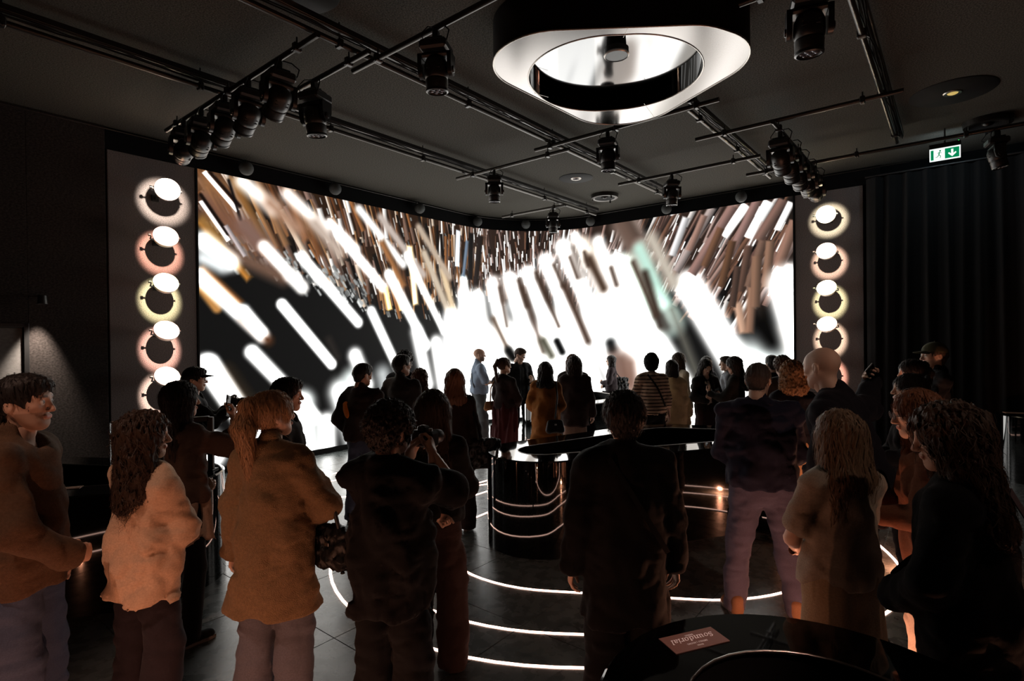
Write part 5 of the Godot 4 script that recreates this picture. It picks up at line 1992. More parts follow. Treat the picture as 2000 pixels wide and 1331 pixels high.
func garment(q: Dictionary, J: Dictionary, B: Callable, k: float, g: float, cell: float, man: bool) -> Array:
	var out := []
	var top: Dictionary = q.top
	var th: float = top.get("th", 0.012)
	var hem: float = top.get("hem", 0.86)
	var flare: float = top.get("flare", 0.0)
	var loose := cell < 0.02
	# the upper garment: shoulders, chest, belly, skirt of the coat, sleeves
	var reach := 0.30 + flare
	var lo := Vector3(-reach, hem, -0.30) * k
	var hi := Vector3(reach, 1.56, 0.30) * k
	for n in ["L", "R"]:
		for j in ["sh", "el", "wr"]:
			var p: Vector3 = J[j + n]
			lo = Vector3(minf(lo.x, p.x - 0.12), minf(lo.y, p.y - 0.1), minf(lo.z, p.z - 0.12))
			hi = Vector3(maxf(hi.x, p.x + 0.12), maxf(hi.y, p.y + 0.12), maxf(hi.z, p.z + 0.12))
	var f := Field.new(lo, hi, cell)
	var cw := (0.150 if man else 0.132) * g
	var cd := (0.108 if man else 0.100) * g
	var bw := (0.148 if man else 0.122) * g
	var bd := (0.112 if man else 0.098) * g
	var hw := (0.158 if man else 0.160) * g
	var hd := (0.120 if man else 0.120) * g
	var T := Vector2(th, th)
	if top.get("boxy", false):
		bw = maxf(bw, cw)
		hw = maxf(hw, bw)
	f.cap(B.call(0, 1.34, 0), B.call(0, 1.15, 0.0), (Vector2(cw, cd) + T) * k, (Vector2(bw, bd) + T) * k, 0.05)
	f.cap(B.call(0, 1.15, 0), B.call(0, 0.98, 0.0), (Vector2(bw, bd) + T) * k, (Vector2(hw, hd) + T) * k, 0.06)
	if not man:
		for s in [-1.0, 1.0]:
			f.bone(B.call(s * 0.06, 1.27, 0.075), B.call(s * 0.055, 1.25, 0.08), 0.05 * k, 0.05 * k, 0.05)
	if hem < 0.98:
		f.cap(B.call(0, 0.98, 0), Vector3(0, hem - 0.12, 0.0) * k, (Vector2(hw, hd) + T) * k, (Vector2(hw + flare * (1.1 - hem) * 2.0, hd + flare * (1.1 - hem) * 1.6) + T) * k, 0.05)
	f.bone(J.shL, J.shR, (0.046 + th * 0.8) * k, (0.046 + th * 0.8) * k, 0.06)
	var nb: Vector3 = B.call(0, 1.45, -0.02)
	for n in ["L", "R"]:
		f.bone(nb, J["sh" + n], (0.050 + th * 0.6) * k, (0.043 + th * 0.8) * k, 0.05)
	if top.get("collar", false):
		f.bone(B.call(0, 1.44, -0.012), B.call(0, 1.505, -0.012), 0.072 * k, 0.066 * k, 0.02)
	if top.get("hood", false):
		f.cap(B.call(0, 1.46, -0.08), B.call(0, 1.40, -0.11), Vector2(0.10, 0.05) * k, Vector2(0.09, 0.045) * k, 0.03)
	var sleeve: float = top.get("sleeve", 1.0)
	for n in ["L", "R"]:
		var s0: Vector3 = J["sh" + n]
		var e: Vector3 = J["el" + n]
		var w: Vector3 = J["wr" + n]
		if sleeve >= 0.99:
			f.bone(s0, e, (0.047 + th * 0.9) * k, (0.043 + th) * k, 0.03)
			f.bone(e, e.lerp(w, 0.93), (0.046 + th) * k, (0.033 + th) * k, 0.02)
		elif sleeve > 0.5:
			f.bone(s0, e, (0.047 + th * 0.9) * k, (0.043 + th) * k, 0.03)
			f.bone(e, e.lerp(w, (sleeve - 0.5) * 2.0), (0.046 + th) * k, (0.04 + th) * k, 0.02)
		elif sleeve > 0.0:
			f.bone(s0, s0.lerp(e, sleeve * 2.0 * 0.85), (0.046 + th * 0.9) * k, (0.044 + th * 1.2) * k, 0.03)
	if top.get("cape", false):
		f.cap(B.call(0, 1.36, 0.0), Vector3(0, 0.45, 0.02) * k, Vector2(0.19, 0.12) * k, Vector2(0.30, 0.20) * k, 0.05)
	if top.has("belt"):
		var y: float = top.belt
		f.cap(Vector3(-0.3, y, 0.2) * k, Vector3(0.3, y, 0.2) * k, Vector2(0.012, 0.012), Vector2(0.012, 0.012), 0.03, true)
		f.cap(Vector3(-0.3, y, -0.2) * k, Vector3(0.3, y, -0.2) * k, Vector2(0.012, 0.012), Vector2(0.012, 0.012), 0.03, true)
	f.keep(Vector3(0, hem, 0) * k, Vector3(top.get("slant", 0.0), -1, 0).normalized())
	# cut the neck opening
	f.bone(B.call(0, 1.475, 0.05), B.call(0, 1.56, 0.03), 0.052 * k, 0.06 * k, 0.012, true)
	if top.get("open", false):   # an open front shows what is worn under
		f.cap(B.call(0, 1.46, 0.16), Vector3(0, hem - 0.1, -0.17) * k, Vector2(0.055, 0.075) * k, Vector2(0.085, 0.085) * k, 0.015, true)
	if top.get("folds", 1.0) > 0.0:
		var am: float = 0.016 * top.get("folds", 1.0)
		f.folds(noise_b, am * 0.8, Vector3(5.5, 2.8, 5.5), noise_c, am * 0.75, Vector3(4.2, 5.5, 4.2))
	out.append([top.get("name", "jacket"), f.shape(), top])
	if q.has("under"):   # shirt seen in the open front
		var u := Field.new(Vector3(-0.2, 0.9, -0.2) * k, Vector3(0.2, 1.5, 0.2) * k, cell)
		u.cap(B.call(0, 1.36, 0), B.call(0, 1.0, 0), Vector2(cw * 0.97, cd * 0.98) * k, Vector2(hw * 0.93, hd * 0.97) * k, 0.03)
		out.append(["shirt", u.shape(), {"c": q.under}])
	# the lower garment
	var bot: Dictionary = q.bottom
	var bt: float = bot.get("th", 0.008)
	var style: String = bot.get("style", "trousers")
	var lo2 := Vector3(-0.34, 0.0, -0.34) * k
	var f2: Field
	if style in ["trousers", "wide", "shorts"]:
		f2 = Field.new(lo2, Vector3(0.34, 1.10, 0.30) * k, cell)
		f2.cap(B.call(0, 1.02, 0), B.call(0, 0.90, 0), (Vector2(bw, bd) * 1.0 + Vector2(bt, bt) * 0.5) * k, (Vector2(hw * 0.96, hd * 0.98) + Vector2(bt, bt) * 0.6) * k, 0.04)
		var wid := 0.030 if style == "wide" else 0.0
		for n in ["L", "R"]:
			f2.bone(J["hip" + n] - Vector3(0, 0.02, 0), J["kn" + n], (0.079 + bt) * g * k, (0.058 + bt + wid) * k, 0.035)
			if style != "shorts":
				f2.bone(J["kn" + n], Vector3(J["an" + n].x, 0.05, J["an" + n].z), (0.058 + bt + wid) * k, (0.050 + bt + wid * 1.3) * k, 0.02)
		if style != "shorts":
			f2.keep(Vector3(0, 0.025, 0), Vector3(0, -1, 0))
		f2.keep(Vector3(0, 1.04, 0) * k, Vector3(0, 1, 0))
		f2.folds(noise_b, 0.012, Vector3(5, 3, 5), noise_c, 0.012, Vector3(3.5, 7, 3.5))
	else:
		if bot.has("legs"):
			var f3 := Field.new(lo2, Vector3(0.34, 0.98, 0.30) * k, cell)
			for n in ["L", "R"]:
				f3.bone(J["hip" + n], J["kn" + n], 0.088 * g * k, 0.068 * k, 0.03)
				f3.bone(J["kn" + n], Vector3(J["an" + n].x, 0.05, J["an" + n].z), 0.068 * k, 0.06 * k, 0.02)
			f3.keep(Vector3(0, 0.025, 0), Vector3(0, -1, 0))
			out.append(["trousers", f3.shape(), {"c": bot.legs}])
		var end: float = bot.get("hem", 0.12)
		f2 = Field.new(Vector3(-0.42, end - 0.05, -0.36) * k, Vector3(0.42, 1.10, 0.36) * k, cell)
		var fl: float = bot.get("flare", 0.12)
		f2.cap(B.call(0, 1.04, 0), B.call(0, 0.92, 0), (Vector2(bw, bd) + Vector2(bt, bt)) * k, (Vector2(hw, hd) + Vector2(bt, bt)) * k, 0.04)
		f2.cap(B.call(0, 0.92, 0), Vector3(0, end - 0.2, 0) * k, (Vector2(hw, hd) + Vector2(bt, bt)) * k, (Vector2(hw + fl, hd + fl) + Vector2(bt, bt)) * k, 0.05)
		f2.keep(Vector3(0, end, 0) * k, Vector3(0, -1, 0))
		f2.keep(Vector3(0, 1.06, 0) * k, Vector3(0, 1, 0))
		f2.folds(noise_b, 0.045 if fl > 0.08 else 0.014, Vector3(12, 1.0, 12))
	out.append([bot.get("name", {"trousers": "trousers", "wide": "trousers", "shorts": "shorts", "skirt": "skirt"}[style]), f2.shape(), bot])
	return out


func spectacles(t: Node3D, xf: Transform3D) -> void:
	var s := Shape.new()
	for sg in [-1.0, 1.0]:
		var ring := []
		for k in 16:
			var an := TAU * k / 16
			ring.append(Vector3(sg * 0.033 + cos(an) * 0.024, 0.008 + sin(an) * 0.019, -0.112 + absf(cos(an)) * 0.002))
		s.tube(ring, 0.0018, 6, true)
		s.tube([Vector3(sg * 0.057, 0.012, -0.110), Vector3(sg * 0.074, 0.012, -0.095), Vector3(sg * 0.082, 0.008, -0.01), Vector3(sg * 0.083, -0.012, 0.03)], 0.0018, 6)
	s.tube([Vector3(-0.010, 0.012, -0.113), Vector3(0.0, 0.015, -0.116), Vector3(0.010, 0.012, -0.113)], 0.0018, 6)
	var gl := part("glasses", s.mesh(), M.black_plastic, t, xf)
	var l := Shape.new()
	for sg in [-1.0, 1.0]:
		l.lathe([Vector2(0.0005, 0.0), Vector2(0.0225, 0.001), Vector2(0.0225, -0.0005), Vector2(0.0005, -0.001)], Transform3D(Basis(Vector3(1, 0, 0), Vector3(0, 0, -1), Vector3(0, 0.8, 0)), Vector3(sg * 0.033, 0.008, -0.112)), 16)
	part("lens", l.mesh(), M.glass, gl)


func baseball_cap(t: Node3D, xf: Transform3D, c: Color) -> void:
	var f := Field.new(Vector3(-0.12, 0.02, -0.14), Vector3(0.12, 0.17, 0.14), 0.007)
	f.ell(Vector3(0, 0.045, 0.012), Vector3(0.092, 0.098, 0.112), 0.02)
	f.keep(Vector3(0, 0.042, 0), Vector3(0, -1, -0.1).normalized())
	var cap := part("cap", f.shape().mesh(), cloth(c, 12.0, 0.6), t, xf)
	var b := Shape.new()
	var rows := []
	for k in 11:
		var x := lerpf(-0.082, 0.082, k / 10.0)
		var e := 1.0 - pow(absf(x) / 0.082, 2.5)
		rows.append([Vector3(x, 0.055 - x * x * 1.5, -0.060 - 0.035 * e), Vector3(x * 0.98, 0.042 - x * x * 2.0, -0.085 - 0.095 * e)])
	for k in 10:
		b.quad(rows[k][0], rows[k][1], rows[k + 1][1], rows[k + 1][0])
		var d := Vector3(0, -0.006, 0)
		b.quad(rows[k + 1][0] + d, rows[k + 1][1] + d, rows[k][1] + d, rows[k][0] + d)
		b.quad(rows[k][1], rows[k][1] + d, rows[k + 1][1] + d, rows[k + 1][1])
	part("brim", b.mesh(), cloth(c, 12.0, 0.6), cap)
	part("button", Shape.new().ball(Vector3(0, 0.145, 0.012), Vector3(0.008, 0.005, 0.008), 8).mesh(), cloth(c, 12.0, 0.6), cap)


# ---------------------------------------------------------------- the crowd
func jeans(c: Color, style := "trousers") -> Dictionary:
	return {"c": c, "style": style, "scale": 9.0, "bump": 0.8}


func build_people() -> void:
	var black := Color(0.05, 0.05, 0.055)
	var ink := Color(0.075, 0.075, 0.085)
	var light_skin := Color(0.56, 0.37, 0.28)
	var warm_skin := Color(0.46, 0.28, 0.20)
	var dark_hair := Color(0.012, 0.009, 0.008)
	var brown := Color(0.05, 0.027, 0.016)
	var auburn := Color(0.10, 0.045, 0.022)
	var blond := Color(0.30, 0.17, 0.08)
	var near := [
		{"at": Vector3(-2.317, 0, -2.600), "h": 1.839, "near": true, "man": true, "face": 70, "hy": 8, "label": "bearded man in profile wearing a brown fleece overshirt and blue jeans, hand in pocket", "skin": warm_skin, "hair": "fade", "hair_c": dark_hair, "beard": 0.35, "armL": "down", "armR": "belly", "wristR": Vector3(0.17, 0.97, 0.24), "top": {"name": "overshirt", "c": Color(0.33, 0.25, 0.19), "hem": 0.82, "th": 0.026, "boxy": true, "collar": true, "bump": 1.0, "scale": 5.0}, "bottom": {"c": Color(0.27, 0.31, 0.40), "style": "wide", "scale": 9.0, "bump": 0.8}, "stance": 1.3},
		{"at": Vector3(-1.875, 0, -2.800), "h": 1.625, "near": true, "face": 22, "hy": 42, "label": "woman with long frizzy brown hair, folded arms and a loose beige shirt", "skin": light_skin, "hair": "wild", "hair_c": Color(0.035, 0.018, 0.010), "armL": "fold", "armR": "cross", "top": {"name": "shirt", "c": Color(0.74, 0.62, 0.52), "hem": 0.80, "th": 0.032, "boxy": true, "flare": 0.05, "slant": -0.12, "folds": 1.5, "collar": true, "bump": 0.3}, "bottom": {"c": Color(0.15, 0.13, 0.15), "style": "wide"}, "g": 0.98},
		{"at": Vector3(-2.234, 0, -3.700), "h": 1.721, "near": true, "face": 25, "hy": 15, "label": "woman with long black hair and an olive brown jacket raising one bare forearm", "skin": light_skin, "hair": "long", "hair_c": dark_hair, "armL": "belly", "armR": "raised", "wristR": Vector3(0.10, 1.46, 0.34), "top": {"c": Color(0.25, 0.19, 0.155), "hem": 0.95, "th": 0.03, "boxy": true, "sleeve": 0.72, "folds": 1.4}, "bottom": {"c": Color(0.50, 0.42, 0.36), "style": "skirt", "hem": 0.72, "flare": 0.10, "legs": black, "name": "tied_shirt"}, "g": 0.95},
		{"at": Vector3(-1.268, 0, -2.900), "h": 1.722, "near": true, "face": 12, "hy": 28, "hp": -4, "label": "woman with a ginger blond ponytail in an oversized camel blazer and lilac grey trousers", "skin": light_skin, "hair": "pony", "hair_c": Color(0.34, 0.19, 0.095), "armL": "down", "armR": "elbowout", "top": {"name": "blazer", "c": Color(0.45, 0.36, 0.26), "hem": 0.62, "th": 0.03, "boxy": true, "flare": 0.085, "bump": 1.2, "scale": 4.0, "folds": 1.2, "collar": true}, "bottom": {"c": Color(0.35, 0.35, 0.385), "style": "wide", "bump": 0.4}},
		{"at": Vector3(-1.684, 0, -4.100), "h": 1.705, "near": true, "face": 78, "hy": 8, "label": "short-haired person in a black suit jacket seen in profile before the bright display", "skin": warm_skin, "hair": "short", "hair_c": dark_hair, "armL": "down", "armR": "down", "top": {"c": Color(0.055, 0.055, 0.065), "hem": 0.80, "th": 0.016}, "bottom": {"c": black}},
		{"at": Vector3(-0.583, 0, -2.600), "h": 1.684, "near": true, "man": true, "face": 20, "hy": 12, "hp": 4, "label": "photographer with curly black hair and a loose black short-sleeved shirt lifting a camera", "skin": warm_skin, "hair": "curly", "hair_c": dark_hair, "beard": 0.2, "armL": "camera", "armR": "camera", "wristL": Vector3(0.045, 1.44, 0.26), "wristR": Vector3(0.10, 1.47, 0.25), "top": {"name": "shirt", "c": Color(0.06, 0.06, 0.065), "hem": 0.78, "th": 0.034, "boxy": true, "flare": 0.03, "sleeve": 0.45, "folds": 1.7}, "bottom": {"c": Color(0.055, 0.055, 0.06), "style": "wide"}, "g": 1.05},
		{"at": Vector3(-0.493, 0, -3.400), "h": 1.672, "near": true, "face": 4, "hy": 0, "label": "woman with straight dark brown hair and dark wide trousers behind the photographer", "skin": light_skin, "hair": "long", "hair_c": Color(0.035, 0.018, 0.011), "armL": "back", "wristL": Vector3(-0.05, 1.0, -0.16), "handL": "fist", "armR": "chest", "top": {"name": "sweater", "c": Color(0.06, 0.055, 0.055), "hem": 0.92, "th": 0.016}, "bottom": {"c": Color(0.20, 0.15, 0.14), "style": "wide"}},
		{"at": Vector3(1.786, 0, -3.950), "h": 1.794, "near": true, "man": true, "face": 12, "hy": 22, "hp": 20, "lean": 9, "g": 1.22, "label": "broad man with a shaved head, navy shirt and faded blue jeans standing with legs apart", "skin": light_skin, "hair": "crop", "hair_c": Color(0.06, 0.045, 0.038), "beard": 0.3, "armL": "belly", "armR": "belly", "top": {"name": "shirt", "c": Color(0.12, 0.125, 0.19), "hem": 0.90, "th": 0.03, "boxy": true, "folds": 1.5, "collar": true}, "bottom": {"c": Color(0.30, 0.29, 0.36), "style": "trousers", "th": 0.022, "scale": 9.0, "bump": 0.9}, "stance": 3.2, "glasses": true, "shoe_c": Color(0.5, 0.36, 0.26)},
		{"at": Vector3(2.069, 0, -3.300), "h": 1.950, "near": true, "man": true, "face": -46, "hy": 22, "hp": 10, "lean": 14, "hs": 0.95, "label": "tall bald man in a dark navy jacket holding up a phone", "skin": light_skin, "beard": 0.15, "armL": "belly", "armR": "aloft", "wristR": Vector3(0.66, 1.50, -0.06), "g": 1.08, "top": {"c": Color(0.095, 0.09, 0.12), "hem": 0.80, "th": 0.024, "collar": true, "folds": 1.3}, "bottom": {"c": ink}},
		{"at": Vector3(0.553, 0, -2.750), "h": 1.706, "near": true, "man": true, "face": -2, "hy": 3, "label": "man with thick short black hair in a long black coat standing before the middle table", "skin": light_skin, "hair": "round", "hair_c": dark_hair, "armL": "down", "armR": "down", "g": 1.02, "top": {"name": "coat", "c": Color(0.055, 0.052, 0.056), "hem": 0.62, "th": 0.03, "boxy": true, "flare": 0.04, "collar": true}, "bottom": {"c": black, "style": "wide"}},
		{"at": Vector3(1.511, 0, -2.550), "h": 1.638, "near": true, "face": -14, "hy": 0, "label": "woman with very long light brown hair, grey short-sleeved top and khaki skirt", "skin": light_skin, "hair": "longer", "hair_c": Color(0.17, 0.11, 0.065), "armL": "belly", "armR": "belly", "g": 1.06, "top": {"name": "t_shirt", "c": Color(0.56, 0.52, 0.47), "hem": 0.92, "th": 0.016, "sleeve": 0.42, "folds": 0.9}, "bottom": {"c": Color(0.58, 0.51, 0.42), "style": "skirt", "hem": 0.55, "flare": 0.05}},
		{"at": Vector3(2.148, 0, -2.800), "h": 1.701, "near": true, "face": -66, "hy": -4, "hp": 8, "lean": 6, "label": "woman with glasses and long copper hair in a rust cardigan and pale trousers", "skin": light_skin, "hair": "front", "hair_c": Color(0.16, 0.055, 0.02), "glasses": true, "armL": "phone", "armR": "phone", "top": {"name": "cardigan", "c": Color(0.40, 0.24, 0.16), "hem": 0.84, "th": 0.02}, "bottom": {"c": Color(0.62, 0.57, 0.53), "style": "wide"}},
		{"at": Vector3(1.721, 0, -2.080), "h": 1.709, "near": true, "face": -42, "hy": -22, "hp": 10, "lean": 5, "label": "woman with tousled curly hair and a black jacket with a bag strap across her back", "skin": light_skin, "hair": "wild", "hair_c": Color(0.055, 0.03, 0.017), "armL": "belly", "armR": "belly", "g": 1.1, "top": {"c": Color(0.05, 0.048, 0.052), "hem": 0.78, "th": 0.032, "boxy": true}, "bottom": {"c": black, "style": "wide"}},
		{"at": Vector3(2.956, 0, -4.100), "h": 1.686, "near": true, "face": -72, "hy": -6, "hp": -4, "label": "dark-haired woman in profile gazing up, her wrist band catching light", "skin": light_skin, "hair": "long", "hair_c": dark_hair, "armL": "phone", "armR": "chest", "top": {"name": "sweater", "c": Color(0.08, 0.07, 0.08), "hem": 0.86, "th": 0.014, "sleeve": 0.72}, "bottom": {"c": ink}},
	]
	var far := [
		{"at": Vector3(-3.292, 0, -5.700), "h": 1.717, "near": true, "man": true, "face": 64, "hy": 8, "label": "man in a black cap and glasses filming with a camera beside the left panel", "skin": light_skin, "hair": "fade", "hair_c": dark_hair, "glasses": true, "cap": Color(0.07, 0.07, 0.075), "armL": "chest", "armR": "raised", "wristR": Vector3(0.09, 1.32, 0.36), "wristL": Vector3(0.03, 1.30, 0.30), "top": {"c": Color(0.06, 0.06, 0.065), "hem": 0.84, "th": 0.02, "hood": true}, "bottom": {"c": ink}},
		{"at": Vector3(-0.606, 0, -5.800), "h": 1.670, "face": -4, "label": "woman with long light brown hair and wide black trousers carrying a black tote", "skin": light_skin, "hair": "longer", "hair_c": auburn, "armL": "belly", "armR": "down", "top": {"c": Color(0.12, 0.085, 0.075), "hem": 0.80, "th": 0.018, "flare": 0.03}, "bottom": {"c": Color(0.10, 0.07, 0.07), "style": "wide"}},
		{"at": Vector3(-1.634, 0, -6.000), "h": 1.726, "man": true, "face": 24, "hy": 14, "hp": 10, "label": "man in a dark bomber jacket with an orange patch on its back, and jeans", "skin": warm_skin, "hair": "fade", "hair_c": dark_hair, "armL": "pocket", "armR": "belly", "g": 1.08, "top": {"c": Color(0.17, 0.14, 0.13), "hem": 0.92, "th": 0.032, "boxy": true, "collar": true, "folds": 1.4}, "bottom": jeans(Color(0.22, 0.25, 0.32), "wide")},
		{"at": Vector3(-1.330, 0, -6.600), "h": 1.797, "man": true, "face": 26, "hy": 20, "label": "man with cropped dark hair, glasses and a charcoal jacket before the display", "skin": light_skin, "hair": "fade", "hair_c": Color(0.02, 0.014, 0.010), "glasses": true, "armL": "pocket", "armR": "belly", "g": 1.05, "top": {"c": Color(0.21, 0.19, 0.18), "hem": 0.84, "th": 0.024, "collar": true}, "bottom": {"c": ink}},
		{"at": Vector3(-1.463, 0, -7.500), "h": 1.818, "man": true, "face": 15, "label": "curly-haired man in black standing just behind the man with glasses", "skin": warm_skin, "hair": "curly", "hair_c": dark_hair, "g": 1.1, "top": {"c": Color(0.06, 0.06, 0.065), "hem": 0.84, "th": 0.02}, "bottom": {"c": black}},
		{"at": Vector3(-1.173, 0, -7.000), "h": 1.607, "face": 18, "label": "short woman with a brown bob and black top behind the charcoal jacket", "skin": light_skin, "hair": "wavybob", "hair_c": Color(0.12, 0.055, 0.028), "top": {"c": Color(0.05, 0.05, 0.055), "hem": 0.86, "th": 0.016}, "bottom": {"c": black}},
		{"at": Vector3(-0.626, 0, -10.360), "h": 1.800, "man": true, "face": 78, "label": "bald bearded man in a pale blue short-sleeved shirt and grey trousers holding a phone", "skin": warm_skin, "beard": 0.6, "hair_c": Color(0.03, 0.02, 0.015), "armL": "phone", "armR": "phone", "g": 1.08, "step": 0.07, "top": {"name": "shirt", "c": Color(0.50, 0.56, 0.64), "hem": 0.93, "th": 0.024, "boxy": true, "sleeve": 0.48, "collar": true}, "bottom": {"c": Color(0.30, 0.32, 0.33), "style": "wide"}, "shoe_c": Color(0.5, 0.47, 0.43)},
		{"at": Vector3(-0.125, 0, -8.200), "h": 1.693, "face": 38, "hy": 20, "label": "woman with a high ponytail, dark sweater and long maroon skirt", "skin": light_skin, "hair": "tied", "hair_c": Color(0.07, 0.035, 0.02), "armL": "belly", "armR": "belly", "top": {"name": "sweater", "c": Color(0.15, 0.11, 0.11), "hem": 0.98, "th": 0.014}, "bottom": {"c": Color(0.25, 0.11, 0.12), "style": "skirt", "hem": 0.10, "flare": 0.09}},
		{"at": Vector3(0.144, 0, -10.500), "h": 1.788, "man": true, "face": 150, "hy": -32, "hp": 18, "label": "man with round glasses in an open black blazer facing away from the display", "skin": light_skin, "hair": "fade", "hair_c": Color(0.04, 0.02, 0.012), "beard": 0.4, "glasses": true, "armL": "phone", "armR": "down", "under": Color(0.12, 0.12, 0.12), "top": {"name": "blazer", "c": Color(0.07, 0.07, 0.08), "hem": 0.80, "th": 0.02, "open": true}, "bottom": {"c": black}},
		{"at": Vector3(0.449, 0, -7.500), "h": 1.657, "face": 6, "label": "woman with sleek black hair to her waist in a belted camel trench coat", "skin": light_skin, "hair": "longer", "hair_c": dark_hair, "armL": "belly", "armR": "belly", "top": {"name": "trench_coat", "c": Color(0.56, 0.36, 0.17), "hem": 0.40, "th": 0.024, "flare": 0.05, "belt": 1.06, "folds": 1.4}, "bottom": {"c": ink}},
		{"at": Vector3(0.908, 0, -8.050), "h": 1.716, "face": 2, "label": "woman with long dark hair in a plaid charcoal blazer over a pale skirt", "skin": light_skin, "hair": "long", "hair_c": Color(0.025, 0.014, 0.010), "armL": "belly", "armR": "down", "g": 1.05, "top": {"name": "blazer", "c": Color(0.18, 0.145, 0.14), "hem": 0.72, "th": 0.026, "boxy": true, "flare": 0.02, "bump": 1.0}, "bottom": {"c": Color(0.52, 0.46, 0.42), "style": "skirt", "hem": 0.35, "flare": 0.0, "th": 0.0}},
		{"at": Vector3(0.950, 0, -8.700), "h": 1.718, "face": 0, "label": "light-haired woman in a dark patterned shirt, mostly hidden behind the plaid blazer", "skin": light_skin, "hair": "long", "hair_c": auburn, "g": 1.12, "top": {"name": "shirt", "c": Color(0.22, 0.20, 0.20), "hem": 0.86, "th": 0.018, "bump": 1.2}, "bottom": {"c": ink}},
		{"at": Vector3(2.147, 0, -11.950), "h": 1.581, "face": -78, "label": "small woman with shoulder-length black hair and a black bag behind the far table", "skin": light_skin, "hair": "front", "hair_c": dark_hair, "armL": "chest", "armR": "belly", "top": {"c": Color(0.16, 0.13, 0.14), "hem": 0.86, "th": 0.014}, "bottom": {"c": black}},
		{"at": Vector3(1.991, 0, -7.900), "h": 1.731, "face": -6, "label": "person in a black knit hat and a striped cream and brown long shirt", "skin": light_skin, "hair": "beanie", "hair_c": dark_hair, "armL": "belly", "armR": "down", "g": 1.1, "top": {"name": "striped_shirt", "c": Color(0.7, 0.6, 0.52), "mat": striped(), "hem": 0.90, "th": 0.022, "boxy": true, "sleeve": 0.7}, "bottom": {"c": black, "style": "wide"}},
		{"at": Vector3(2.399, 0, -8.300), "h": 1.629, "face": 12, "label": "woman with a round black bob and a cream cape over a black dress", "skin": light_skin, "hair": "bob", "hair_c": dark_hair, "top": {"name": "cape", "c": Color(0.74, 0.66, 0.52), "hem": 0.50, "th": 0.012, "cape": true, "folds": 1.6}, "bottom": {"c": black, "style": "skirt", "hem": 0.15, "flare": 0.06}},
		{"at": Vector3(2.719, 0, -9.000), "h": 1.714, "man": true, "face": 75, "label": "long-haired person in a pale open shirt looking along the display", "skin": light_skin, "hair": "front", "hair_c": Color(0.05, 0.03, 0.02), "top": {"name": "shirt", "c": Color(0.68, 0.64, 0.58), "hem": 0.86, "th": 0.02}, "bottom": {"c": ink}},
		{"at": Vector3(2.977, 0, -8.500), "h": 1.630, "face": 172, "hp": 30, "label": "woman with long black hair and white tee facing us, bent over her phone", "skin": light_skin, "hair": "front", "hair_c": dark_hair, "armL": "phone", "armR": "phone", "wristR": Vector3(0.10, 1.10, 0.24), "under": Color(0.70, 0.66, 0.62), "top": {"name": "blazer", "c": Color(0.07, 0.065, 0.07), "hem": 0.84, "th": 0.02, "open": true}, "bottom": {"c": Color(0.12, 0.07, 0.08), "style": "skirt", "hem": 0.4, "flare": 0.02}},
		{"at": Vector3(3.433, 0, -9.750), "h": 1.621, "face": 160, "label": "dark-haired person holding a phone, only head showing over the woman in white tee", "skin": light_skin, "hair": "front", "hair_c": dark_hair, "armL": "phone", "armR": "raised", "wristR": Vector3(0.28, 1.32, 0.25), "top": {"c": ink, "hem": 0.86}, "bottom": {"c": black}},
		{"at": Vector3(3.464, 0, -8.900), "h": 1.650, "man": true, "face": -75, "label": "man in a pale grey shirt half hidden behind the long-haired woman on her phone", "skin": light_skin, "hair": "fade", "hair_c": Color(0.05, 0.035, 0.025), "top": {"name": "shirt", "c": Color(0.52, 0.54, 0.57), "hem": 0.86}, "bottom": {"c": ink}},
		{"at": Vector3(3.104, 0, -7.700), "h": 1.689, "face": -62, "hp": 16, "label": "woman with long black hair and a dark jacket reading her raised phone", "skin": light_skin, "hair": "long", "hair_c": dark_hair, "armL": "phone", "armR": "belly", "wristL": Vector3(0.05, 1.22, 0.34), "top": {"c": Color(0.11, 0.11, 0.10), "hem": 0.86, "th": 0.016}, "bottom": {"c": black}},
		{"at": Vector3(2.687, 0, -5.300), "h": 1.735, "face": 2, "label": "woman with wavy blond bob, sleeveless navy top and tan skirt", "skin": light_skin, "hair": "wavybob", "hair_c": blond, "near": true, "armL": "belly", "armR": "belly", "top": {"name": "top", "c": Color(0.075, 0.08, 0.115), "hem": 0.94, "th": 0.014, "sleeve": 0.1}, "bottom": {"c": Color(0.66, 0.52, 0.38), "style": "skirt", "hem": 0.42, "flare": 0.05}},
		{"at": Vector3(3.814, 0, -8.100), "h": 1.682, "man": true, "face": 0, "label": "person with smooth black hair between the display edge and the curly brown head", "skin": light_skin, "hair": "short", "hair_c": dark_hair, "top": {"c": ink, "hem": 0.86}, "bottom": {"c": black}},
		{"at": Vector3(3.426, 0, -7.000), "h": 1.710, "man": true, "face": 10, "label": "person with curly brown hair behind the blond woman", "skin": light_skin, "hair": "curly", "hair_c": Color(0.05, 0.028, 0.016), "top": {"c": Color(0.12, 0.11, 0.11), "hem": 0.86}, "bottom": {"c": black}},
		{"at": Vector3(3.915, 0, -5.400), "h": 1.727, "near": true, "face": -74, "hy": -6, "label": "woman in profile with sleek parted dark hair before the black curtain", "skin": light_skin, "hair": "tied", "hair_c": dark_hair, "top": {"c": Color(0.06, 0.055, 0.06), "hem": 0.86}, "bottom": {"c": black}},
		{"at": Vector3(4.443, 0, -5.800), "h": 1.882, "near": true, "man": true, "face": -70, "hy": -12, "label": "man in an olive cap and dark jacket with folded arms by the curtain", "skin": light_skin, "hair": "crop", "hair_c": Color(0.10, 0.07, 0.05), "beard": 0.2, "cap": Color(0.27, 0.27, 0.20), "armL": "cross", "armR": "fold", "top": {"c": Color(0.13, 0.135, 0.145), "hem": 0.86, "th": 0.024, "collar": true, "folds": 1.4}, "bottom": {"c": black}},
	]
